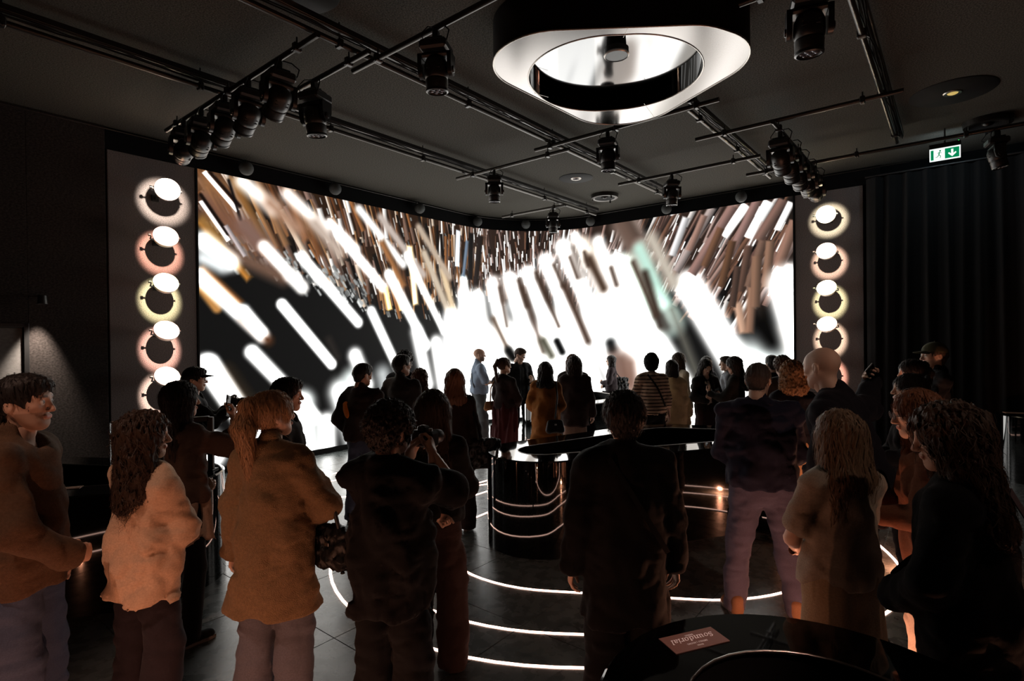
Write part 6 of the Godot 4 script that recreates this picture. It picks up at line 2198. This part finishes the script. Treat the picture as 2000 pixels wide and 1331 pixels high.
	var ids := [1, 2, 3, 5, 6, 7, 8, 28, 29, 39, 33, 34, 35, 37, 4, 9, 10, 11, 12, 13, 14, 15, 16, 17, 18, 19, 20, 21, 22, 23, 24, 25, 26, 27, 30, 31, 32, 36, 38]
	var all := near + far
	for q in all:   # shared heads, hands and hair first
		var near_ := bool(q.get("near", false))
		head_shape("man" if q.get("man", false) else "woman", 0.0054 if near_ else 0.0085)
		for n in ["L", "R"]:
			hand_shape(q.get("hand" + n, ARMS[q.get("arm" + n, "down")][2]), 0.0036 if near_ else 0.0062)
	for k in all.size():
		figure(all[k])
	for k in all.size():
		last[ids[k]] = person(all[k])


func striped() -> StandardMaterial3D:   # brown stripes woven across cream cloth
	var im := Image.create(8, 256, false, Image.FORMAT_RGB8)
	for y in 256:
		var band := (y % 32) < 11
		var c := Color(0.20, 0.14, 0.12) if band else Color(0.78, 0.69, 0.60)
		im.fill_rect(Rect2i(0, y, 8, 1), c)
	var m := mat(Color(1, 1, 1), 0.9, 0.0, 0.25)
	m.albedo_texture = ImageTexture.create_from_image(im)
	m.uv1_triplanar = true
	m.uv1_scale = Vector3(2.6, 2.6, 2.6)
	return m


# ---------------------------------------------------------------- what people carry
func phone(k: int, side: String, label: String) -> void:
	var p: Dictionary = last[k]
	var bs: Basis = p["handb" + side].orthonormalized()
	var t := thing("smartphone", label, "phone", p["hand" + side] + bs.z * 0.022, 0.0, "phones in people's hands")
	t.basis = Basis(bs.x, bs.y, bs.x.cross(bs.y))
	part("case", Shape.new().box(Vector3(0.074, 0.152, 0.009), Transform3D(Basis.IDENTITY, Vector3(0, 0.03, 0)), 0.003).mesh(), M.black_plastic, t)
	part("screen", Shape.new().box(Vector3(0.069, 0.146, 0.001), Transform3D(Basis.IDENTITY, Vector3(0, 0.03, 0.0052)), 0.0004).mesh(), M.phone_glass, t)
	part("lens", Shape.new().box(Vector3(0.022, 0.026, 0.003), Transform3D(Basis.IDENTITY, Vector3(0.02, 0.085, -0.006)), 0.001).mesh(), M.lens, t)


func camera_body(at: Vector3, aim: Vector3, label: String) -> void:
	var t := thing("photo_camera", label, "camera", at)
	t.basis = Basis.looking_at(aim)
	var b := Shape.new().box(Vector3(0.135, 0.085, 0.055), Transform3D.IDENTITY, 0.01)
	b.box(Vector3(0.055, 0.03, 0.05), Transform3D(Basis.IDENTITY, Vector3(0, 0.052, 0)), 0.008)
	b.box(Vector3(0.035, 0.085, 0.07), Transform3D(Basis.IDENTITY, Vector3(0.058, 0, -0.008)), 0.012)
	part("housing", b.mesh(), M.black_plastic, t)
	var along := Basis(Vector3(1, 0, 0), Vector3(0, 0, -1), Vector3(0, 1, 0))
	part("lens_barrel", Shape.new().lathe([Vector2(0.034, 0.02), Vector2(0.034, 0.06), Vector2(0.038, 0.065), Vector2(0.038, 0.11), Vector2(0.035, 0.13), Vector2(0.030, 0.13), Vector2(0.028, 0.118), Vector2(0.001, 0.116)], Transform3D(along, Vector3.ZERO), 20).mesh(), M.black_plastic, t)
	part("dial", Shape.new().lathe([Vector2(0.001, 0.043), Vector2(0.012, 0.043), Vector2(0.012, 0.056), Vector2(0.001, 0.056)].map(func(q): return q), Transform3D(Basis.IDENTITY, Vector3(0.045, 0, 0)), 12).mesh(), M.steel, t)
	part("flash_shoe", Shape.new().box(Vector3(0.02, 0.004, 0.02), Transform3D(Basis.IDENTITY, Vector3(0, 0.069, 0)), 0.001).mesh(), M.steel, t)


func handbag(at: Vector3, turn: float, size: Vector3, c: Material, straps: Array, label: String, soft := true, category := "bag") -> void:
	var t := thing("handbag", label, category, at, turn)
	var f := Field.new(-size * 0.62, size * 0.62, minf(0.012, size.x * 0.12))
	f.cap(Vector3(0, size.y * 0.25, 0), Vector3(0, -size.y * 0.22, 0), Vector2(size.x * 0.42, size.z * 0.34), Vector2(size.x * 0.5, size.z * 0.5), 0.03)
	for s in [-1.0, 1.0]:
		f.bone(Vector3(s * size.x * 0.34, -size.y * 0.30, 0), Vector3(s * size.x * 0.26, size.y * 0.26, 0), size.z * 0.36, size.z * 0.2, 0.04)
	if soft:
		f.folds(noise_a, 0.03, Vector3(16, 13, 16))
	part("pouch", f.shape().mesh(), c, t)
	var inv := t.transform.affine_inverse()
	for st in straps:
		var path := []
		for p in st:
			path.append(inv * p)
		part("strap", Shape.new().tube(path, 0.011, 8).mesh(), c, t)
	part("clasp", Shape.new().box(Vector3(0.03, 0.02, 0.006), Transform3D(Basis.IDENTITY, Vector3(0, size.y * 0.12, size.z * 0.46)), 0.002).mesh(), M.steel, t)


func sling(k: int, from: Vector3, over: Vector3, to: Vector3, w: float, m: Material, called: String) -> void:
	# a strap across a back, part of what the person wears: from the shoulder down to the far hip, in the body's own axes
	var p: Dictionary = last[k]
	var s := Shape.new()
	var pts := smooth_path([from * p.k, over * p.k, to * p.k])
	for j in pts.size() - 1:
		var d: Vector3 = (pts[j + 1] - pts[j]).normalized()
		var across := d.cross(Vector3.BACK).normalized() * w * 0.5
		var o := Vector3(0, 0, 0.004)
		s.quad(pts[j] - across + o, pts[j + 1] - across + o, pts[j + 1] + across + o, pts[j] + across + o)
		s.quad(pts[j] + across, pts[j + 1] + across, pts[j + 1] - across, pts[j] - across)
	part(called, s.mesh(), m, p.node)


func build_belongings() -> void:
	phone(14, "L", "phone in the hands of the bald man in pale blue")
	phone(24, "L", "phone in the hand of the woman in the white tee")
	phone(27, "L", "phone held up by the long-haired woman in the dark jacket")
	phone(25, "R", "phone peeking out left of the woman in the white tee")
	phone(29, "R", "phone held aloft by the tall bald man")
	phone(3, "R", "phone in the raised hand of the woman in the olive jacket")
	phone(37, "L", "phone of the dark-haired woman gazing up")
	var h7: Transform3D = last[7].head
	camera_body((last[7].handL + last[7].handR) * 0.5 + Vector3(0, 0.02, -0.02), -h7.basis.z.normalized() + Vector3(0, 0.03, 0), "black camera held up by the photographer in the black shirt")
	camera_body((last[4].handL + last[4].handR) * 0.5 + Vector3(0.05, 0.03, 0.0), Vector3(1.0, 0, -0.25), "black camera held by the man in the black cap")
	var p: Dictionary = last[5]
	var hand: Vector3 = p.handR
	handbag(p.xf * Vector3(0.30, 0.90, -0.10), -0.5, Vector3(0.24, 0.22, 0.13), M.leather, [[p.elR + Vector3(0.03, 0.06, 0), p.elR + Vector3(0.06, -0.02, 0.05), p.xf * Vector3(0.34, 0.97, -0.08)]], "crumpled black leather pouch bag tucked under the camel blazer's sleeve")
	p = last[9]
	handbag(p.xf * Vector3(0.30, 0.80, 0.04), 0.2, Vector3(0.34, 0.36, 0.15), M.leather, [[p.xf * Vector3(0.24, 0.94, 0.09), p.shR + Vector3(0.02, 0.07, 0.05), p.xf * Vector3(0.26, 0.94, -0.05)]], "big black leather tote hanging from the shoulder of the woman in black trousers")
	p = last[15]
	handbag(p.xf * Vector3(-0.22, 0.98, 0.06), 0.5, Vector3(0.20, 0.15, 0.08), cloth(Color(0.55, 0.42, 0.30), 8.0, 0.3), [[p.xf * Vector3(-0.22, 1.04, 0.06), p.xf * Vector3(-0.14, 1.25, 0.14), p.shL + Vector3(0, 0.08, 0.03)]], "small tan shoulder bag of the woman in the maroon skirt", false)
	p = last[17]
	handbag(p.xf * Vector3(0.13, 0.82, 0.20), 0.1, Vector3(0.24, 0.22, 0.09), M.leather, [[p.xf * Vector3(0.13, 0.92, 0.2), p.xf * Vector3(0.16, 1.18, 0.18), p.shR + Vector3(0.0, 0.08, 0.03)]], "small black bag on the back of the camel trench coat", false)
	p = last[20]
	handbag(p.xf * Vector3(0.05, 0.98, 0.20), 0.0, Vector3(0.26, 0.34, 0.12), M.leather, [[p.xf * Vector3(0.05, 1.1, 0.18), p.shR + Vector3(0, 0.07, 0.03)]], "black backpack of the small woman behind the far table")
	p = last[22]
	handbag(p.xf * Vector3(-0.20, 0.70, 0.16), 0.2, Vector3(0.30, 0.50, 0.12), cloth(Color(0.05, 0.05, 0.055)), [[p.xf * Vector3(-0.2, 0.9, 0.16), p.xf * Vector3(-0.16, 1.2, 0.16), p.shL + Vector3(0, 0.08, 0.03)]], "long black cloth bag hanging over the cream cape")
	sling(21, Vector3(-0.09, 1.47, 0.09), Vector3(0.03, 1.28, 0.152), Vector3(0.14, 1.02, 0.155), 0.025, M.leather, "bag_strap")
	sling(35, Vector3(-0.06, 1.47, 0.12), Vector3(0.08, 1.22, 0.20), Vector3(0.22, 0.95, 0.16), 0.04, cloth(Color(0.34, 0.29, 0.31), 9.0, 0.4), "bag_strap")
	sling(39, Vector3(-0.10, 1.45, 0.10), Vector3(0.02, 1.25, 0.165), Vector3(0.17, 1.0, 0.16), 0.025, M.leather, "bag_strap")
	sling(14, Vector3(-0.08, 1.48, 0.06), Vector3(0.03, 1.30, 0.15), Vector3(0.16, 1.05, 0.12), 0.03, M.leather, "bag_strap")


# ---------------------------------------------------------------- smaller things
func build_small_things() -> void:
	# unseen warm lamps overhead, out of view, placed to light people and the card
	unseen_warm_spot(Vector3(-2.9, 4.55, -0.6), Vector3(-1.95, 1.1, -2.8), 6.5, 13.0, Color(1.0, 0.80, 0.70), "the beige shirt")
	unseen_warm_spot(Vector3(-1.0, 4.55, 0.8), Vector3(-1.1, 0.9, -2.9), 0.6, 16.0, Color(1.0, 0.74, 0.60), "the camel blazer")
	unseen_warm_spot(Vector3(3.6, 4.55, -0.4), Vector3(1.7, 1.2, -3.4), 3.6, 20.0, Color(1.0, 0.84, 0.75), "the people round the tall bald man")
	unseen_warm_spot(Vector3(1.6, 4.55, -0.9), Vector3(0.68, 0.88, -2.0), 9.0, 6.0, Color(1.0, 0.80, 0.72), "the printed card")
	# small lamp standing in for the unseen source that lights the wall by the door
	var lamp_at := W(WALL_A - 0.20, 1.60, 2.46)
	var wl := thing("unseen_source_lamp", "small black lamp over the corner of the pale door, standing in for an unseen light source", "wall lamp", lamp_at)
	part("housing", Shape.new().lathe([Vector2(0.001, 0.10), Vector2(0.04, 0.10), Vector2(0.05, 0.0), Vector2(0.045, 0.0), Vector2(0.04, 0.03)], Transform3D.IDENTITY, 18).mesh(), M.rig, wl)
	part("lens", Shape.new().lathe([Vector2(0.04, 0.02), Vector2(0.001, 0.02)], Transform3D.IDENTITY, 18).mesh(), glow(Color(1, 0.95, 0.9), 1.0), wl)
	part("arm", Shape.new().tube([Vector3(0, 0.08, 0), V * 0.19 + Vector3(0, 0.10, 0)], 0.010, 8).mesh(), M.rig, wl)
	var l := SpotLight3D.new()
	l.name = "unseen_source_light"
	l.light_color = Color(1.0, 0.93, 0.87)
	l.light_energy = 9.0
	l.spot_angle = 26.0
	l.spot_angle_attenuation = 0.8
	l.spot_range = 30.0
	l.spot_attenuation = 2.0
	l.light_size = 0.03
	l.shadow_enabled = true
	add_child(l, true)
	l.look_at_from_position(lamp_at - Vector3(0, 0.005, 0), W(WALL_A - 0.02, 1.52, 0.9))
	build_curtain()
	build_exit_sign()
	# sphere speakers along the soffit
	var spots := [[-1, 4.07], [-1, 5.63], [-1, 7.59], [-1, 9.33], [1, 8.0], [1, 6.51], [1, 4.69], [1, 3.2]]
	var words := ["over the left end of the display", "second along the left run", "third along the left run", "where the left run begins to curve", "in the very corner", "where the right run begins", "halfway along the right run", "near the right end of the display"]
	for k in 8:
		var at: Vector3
		var out: Vector3
		if spots[k][0] < 0:
			out = -V
			at = W(WALL_A - 0.15, spots[k][1], 4.65)
		else:
			out = -U
			at = W(spots[k][1], WALL_B - 0.15, 4.63)
		if k == 4:
			out = -(U + V).normalized()
			at = W(WALL_A - CORNER, WALL_B - CORNER, 4.66) + (U + V).normalized() * (CORNER - 0.15)
		var t := thing("sphere_speaker", "round grey ball speaker under the ceiling, " + words[k], "speaker", at, atan2(-out.x, -out.z), "ball speakers above the display")
		var m := mat(Color(0.24, 0.25, 0.25), 0.7, 0.0, 0.3)
		part("ball", Shape.new().ball(Vector3.ZERO, Vector3.ONE * 0.105, 28).mesh(), M.get_or_add("ball", m), t)
		part("seam_ring", Shape.new().lathe([Vector2(0.1052, -0.006), Vector2(0.1075, 0.0), Vector2(0.1052, 0.006)], Transform3D(Basis(Vector3(1, 0, 0), Vector3(0, 0, -1), Vector3(0, 1, 0)), Vector3.ZERO), 28).mesh(), M.rig, t)
		part("bracket", Shape.new().tube([Vector3(0, 0.10, 0.0), Vector3(0, 0.13, 0.02), Vector3(0, 0.135, 0.13)], 0.009, 8).mesh(), M.rig, t)
	# flush round things in the ceiling
	var discs := [[1.17, -9.83, 0.30, true, "black flush ceiling disc with a small lens, near the display corner"], [5.2, -6.49, 0.42, true, "large black ceiling disc with a lit lens near the curtain"], [-1.7, -4.45, 0.34, false, "black ceiling disc over the row of heads, cut by the frame"]]
	for d in discs:
		var t := thing("ceiling_disc", d[4], "ceiling light", Vector3(d[0], CEIL, d[1]), 0.0, "flush ceiling discs")
		part("plate", Shape.new().lathe([Vector2(0.001, -0.012), Vector2(d[2] - 0.01, -0.012), Vector2(d[2], -0.004), Vector2(d[2], 0.0)], Transform3D.IDENTITY, 40).mesh(), M.matt, t)
		part("lens_ring", Shape.new().lathe([Vector2(0.058, -0.02), Vector2(0.085, -0.022), Vector2(0.095, -0.013)], Transform3D.IDENTITY, 28).mesh(), M.steel, t)
		part("lens", Shape.new().ball(Vector3(0, -0.012, 0), Vector3(0.055, 0.02, 0.055), 18).mesh(), glow(Color(1.0, 0.86, 0.5), 0.6) if d[2] > 0.4 else M.lens, t)
	for d in [[1.88, -11.02, "round ceiling speaker with a pale rim deep in the display corner"], [6.37, -7.37, "round ceiling speaker with a rim beside the exit sign"]]:
		var t := thing("ceiling_speaker", d[2], "speaker", Vector3(d[0], CEIL, d[1]), 0.0, "round ceiling speakers")
		part("rim", Shape.new().lathe([Vector2(0.20, -0.07), Vector2(0.235, -0.08), Vector2(0.26, -0.07), Vector2(0.27, 0.0)], Transform3D.IDENTITY, 36).mesh(), M.pipe, t)
		part("grille", Shape.new().lathe([Vector2(0.001, -0.03), Vector2(0.12, -0.045), Vector2(0.20, -0.07)], Transform3D.IDENTITY, 36).mesh(), M.matt, t)
		part("dome", Shape.new().ball(Vector3(0, -0.04, 0), Vector3(0.07, 0.035, 0.07), 18).mesh(), M.black_plastic, t)
		for k in 3:
			var an := TAU * k / 3.0 + 0.4
			part("clip", Shape.new().box(Vector3(0.03, 0.05, 0.012), Transform3D(Basis(Vector3.UP, an), Vector3(sin(an), 0, cos(an)) * 0.235 + Vector3(0, -0.1, 0)), 0.003).mesh(), M.rig, t)
	# on the tables
	var tb := thing("acrylic_tube", "clear acrylic tube standing on the table by the grey door", "tube", Vector3(-3.55, TABLE_H, -4.92))
	part("tube", Shape.new().lathe([Vector2(0.036, 0.0), Vector2(0.036, 0.40), Vector2(0.031, 0.40), Vector2(0.031, 0.0)], Transform3D.IDENTITY, 24).mesh(), M.glass, tb)
	part("foot", Shape.new().lathe([Vector2(0.055, 0.0), Vector2(0.055, 0.008), Vector2(0.038, 0.012), Vector2(0.001, 0.012)], Transform3D.IDENTITY, 24).mesh(), M.black_plastic, tb)
	part("top_ring", Shape.new().lathe([Vector2(0.0305, 0.398), Vector2(0.037, 0.398), Vector2(0.037, 0.408), Vector2(0.0305, 0.408)], Transform3D.IDENTITY, 24).mesh(), M.steel, tb)
	var sd := thing("angle_stand", "black angular stand on the edge of the table by the grey door", "stand", Vector3(-2.62, TABLE_H, -4.78))
	part("post", Shape.new().box(Vector3(0.05, 0.46, 0.03), Transform3D(Basis.IDENTITY, Vector3(0, 0.23, 0)), 0.004).mesh(), M.rig, sd)
	part("arm", Shape.new().box(Vector3(0.20, 0.045, 0.03), Transform3D(Basis(Vector3.BACK, 0.06), Vector3(-0.11, 0.44, 0)), 0.004).mesh(), M.rig, sd)
	part("foot", Shape.new().box(Vector3(0.16, 0.012, 0.10), Transform3D(Basis.IDENTITY, Vector3(-0.04, 0.006, 0)), 0.003).mesh(), M.rig, sd)
	name_card(Vector3(0.655, TABLE_H, -2.018), Vector3(-0.94, 0, 0.34).normalized(), 0.235, 0.105, true, "brown printed card with white script lettering on the near black table")
	name_card(Vector3(6.98, TABLE_H, -7.55), Vector3(-0.9, 0, -0.43).normalized(), 0.40, 0.14, false, "pale brown card lying on the table before the curtain")
	name_card(Vector3(-3.45, TABLE_H, -4.22), Vector3(-0.95, 0, 0.3).normalized(), 0.24, 0.08, false, "pale card lying on the rim of the table by the grey door")
	# patch on the bomber jacket
	var p: Dictionary = last[10]
	var f := Field.new(Vector3(-0.09, -0.11, -0.02), Vector3(0.09, 0.11, 0.03), 0.009)
	f.ell(Vector3(-0.01, 0.02, 0), Vector3(0.045, 0.07, 0.014), 0.01)
	f.ell(Vector3(0.025, -0.04, 0), Vector3(0.04, 0.05, 0.012), 0.01)
	f.bone(Vector3(-0.03, 0.06, 0), Vector3(0.02, 0.085, 0), 0.014, 0.01, 0.01)
	part("embroidered_patch", f.shape().mesh(), cloth(Color(0.80, 0.45, 0.12), 20.0, 1.0), p.node, Transform3D(Basis(Vector3.UP, -0.35), Vector3(-0.10, 1.26, 0.155) * p.k))
	# wrist band
	p = last[37]
	var wb: Vector3 = p.xf.affine_inverse() * p.wrL
	var dirw: Vector3 = p.xf.basis.inverse() * (p.elL - p.wrL).normalized()
	part("wrist_band", Shape.new().tube([wb + dirw * 0.02, wb + dirw * 0.045], 0.034, 16).mesh(), M.steel, p.node)


func name_card(at: Vector3, right: Vector3, w: float, h: float, lettered: bool, label: String) -> void:
	var t := thing("printed_card", label, "card", at)
	var up := Vector3.UP.cross(right)
	t.basis = Basis(right, up, Vector3.UP)
	part("card", Shape.new().box(Vector3(w, h, 0.004), Transform3D(Basis.IDENTITY, Vector3(0, 0, 0.002)), 0.0008).mesh(), mat(Color(0.40, 0.28, 0.25) if lettered else Color(0.62, 0.46, 0.38), 0.6), t)
	if not lettered:
		return
	var white := mat(Color(0.95, 0.95, 0.97), 0.6)
	for q in [["ROOM", "Droid Sans", 0.007, Vector2(0.0, 0.036), 0.0], ["DETAILS | ROOMS", "Droid Sans", 0.008, Vector2(0.0, 0.019), 0.0], ["Soundorial", "Droid Serif", 0.026, Vector2(0.0, -0.010), 0.35], ["DESIGN", "Droid Sans", 0.008, Vector2(0.0, -0.031), 0.0]]:
		var font := SystemFont.new()
		font.font_names = PackedStringArray([q[1]])
		font.font_italic = q[4] > 0.0
		var tm := TextMesh.new()
		tm.text = q[0]
		tm.font = font
		tm.font_size = 32
		tm.pixel_size = q[2] / 24.0
		tm.depth = 0.0008
		part("lettering", tm, white, t, Transform3D(Basis(Vector3(1, 0, 0), Vector3(q[4], 1, 0), Vector3(0, 0, 1)), Vector3(q[3].x, q[3].y, 0.0046)))


func build_curtain() -> void:
	var t := thing("curtain", "floor-length black velvet curtain hanging right of the lamp panel", "curtain")
	var m := cloth(Color(0.085, 0.083, 0.083), 5.0, 0.5, 0.5)
	var a := 1.19
	var rng := RandomNumberGenerator.new()
	rng.seed = 77
	for k in 6:
		var w := 1.15
		var s := Shape.new()
		var cols := 60
		var rows := 8
		var ph := rng.randf() * TAU
		var pts := []
		for j in cols + 1:
			var u := j / float(cols)
			var col := []
			for r in rows + 1:
				var yy := r / float(rows)
				var sway := sin(u * 5.0 + k * 2.0) * 0.25 * yy
				var fold := sin((u * 5.5 + sway) * TAU * 0.9 + ph) * 0.045 + sin((u * 11.0 + sway * 2.0) * TAU * 0.8 + ph * 2.0) * 0.018
				col.append(W(a - u * w, 10.93 + fold * (0.55 + 0.45 * (1.0 - yy)), lerpf(CEIL - 0.24, 0.02, yy)))
			pts.append(col)
		for j in cols + 1:
			for r in rows + 1:
				var dj: Vector3 = pts[mini(j + 1, cols)][r] - pts[maxi(j - 1, 0)][r]
				s.v.append(pts[j][r])
				s.n.append(dj.cross(Vector3.UP).normalized() * -1.0 if dj.cross(Vector3.UP).dot(U) > 0 else dj.cross(Vector3.UP).normalized())
		for j in cols:
			for r in rows:
				var q := j * (rows + 1) + r
				s.i.append_array([q, q + rows + 1, q + rows + 2, q, q + rows + 2, q + 1])
		part("drape", s.mesh(), m, t)
		a -= w - 0.02
	part("track", Shape.new().tube([W(1.2, 10.93, CEIL - 0.21), W(-5.6, 10.93, CEIL - 0.21)], 0.02, 10).mesh(), M.rig, t)


func build_exit_sign() -> void:
	var t := thing("exit_sign", "lit green and white emergency exit sign with running figure and down arrow", "exit sign", W(0.13, 9.75, 4.48))
	t.basis = Basis(-V, Vector3.UP, -V.cross(Vector3.UP)) * Basis(Vector3.RIGHT, 0.10)
	# local x to the right along the wall, z towards the room
	var w := 0.34
	var h := 0.17
	part("housing", Shape.new().box(Vector3(w + 0.01, 0.06, 0.06), Transform3D(Basis.IDENTITY, Vector3(0, h / 2 + 0.03, 0)), 0.006).mesh(), M.pipe, t)
	part("plate", Shape.new().box(Vector3(w, h, 0.012), Transform3D.IDENTITY, 0.002).mesh(), glow(Color(0.97, 1.0, 0.99), 1.1), t)
	var green := glow(Color(0.0, 0.60, 0.38), 0.75)
	var z := 0.0065
	var sq := Shape.new().box(Vector3(0.155, 0.135, 0.002), Transform3D(Basis.IDENTITY, Vector3(0.078, 0, z)), 0.0005)
	part("green_field", sq.mesh(), green, t)
	var dr := Shape.new().box(Vector3(0.032, 0.135, 0.002), Transform3D(Basis.IDENTITY, Vector3(-0.140, 0, z)), 0.0005)
	part("door_mark", dr.mesh(), green, t)
	var white := glow(Color(0.98, 1.0, 0.99), 1.1)
	var ar := Shape.new()
	var arrow := PackedVector2Array([Vector2(-0.012, -0.048), Vector2(0.012, -0.048), Vector2(0.012, 0.012), Vector2(0.036, -0.010), Vector2(0.046, 0.006), Vector2(0.0, 0.052), Vector2(-0.046, 0.006), Vector2(-0.036, -0.010), Vector2(-0.012, 0.012)])
	ar.prism(arrow, -0.001, 0.001)
	part("arrow", ar.mesh(), white, t, Transform3D(Basis(Vector3(1, 0, 0), Vector3(0, 0, 1), Vector3(0, -1, 0)), Vector3(0.08, 0.0, z + 0.0015)))
	var man := Shape.new()
	man.ball(Vector3(-0.052, 0.048, z), Vector3(0.011, 0.011, 0.002), 12)
	for q in [[Vector3(-0.058, 0.032, z), Vector3(-0.066, -0.004, z), 0.009], [Vector3(-0.066, -0.004, z), Vector3(-0.046, -0.024, z), 0.006], [Vector3(-0.046, -0.024, z), Vector3(-0.052, -0.05, z), 0.005], [Vector3(-0.066, -0.004, z), Vector3(-0.08, -0.03, z), 0.006], [Vector3(-0.08, -0.03, z), Vector3(-0.102, -0.034, z), 0.005], [Vector3(-0.058, 0.03, z), Vector3(-0.036, 0.018, z), 0.0045], [Vector3(-0.06, 0.03, z), Vector3(-0.082, 0.016, z), 0.0045]]:
		man.tube([q[0], q[1]], q[2] * 0.8, 6)
	part("running_figure", man.mesh(), green, t)
	part("pilot_lamp", Shape.new().ball(Vector3(w / 2 - 0.02, h / 2 + 0.06, 0.0), Vector3(0.008, 0.008, 0.008), 8).mesh(), glow(Color(0.1, 1.0, 0.3), 4.0), t)
	part("bracket", Shape.new().tube([Vector3(0, h / 2 + 0.05, 0), Vector3(0, CEIL - 4.48, 0)], 0.01, 8).mesh(), M.rig, t)
	var l := AreaLight3D.new()
	l.name = "exit_sign_light"
	l.area_size = Vector2(w, h)
	l.light_energy = 0.5
	l.light_color = Color(0.85, 0.95, 1.0)
	l.area_range = 20.0
	l.shadow_enabled = true
	t.add_child(l)
	l.position = Vector3(0, 0, -0.02)
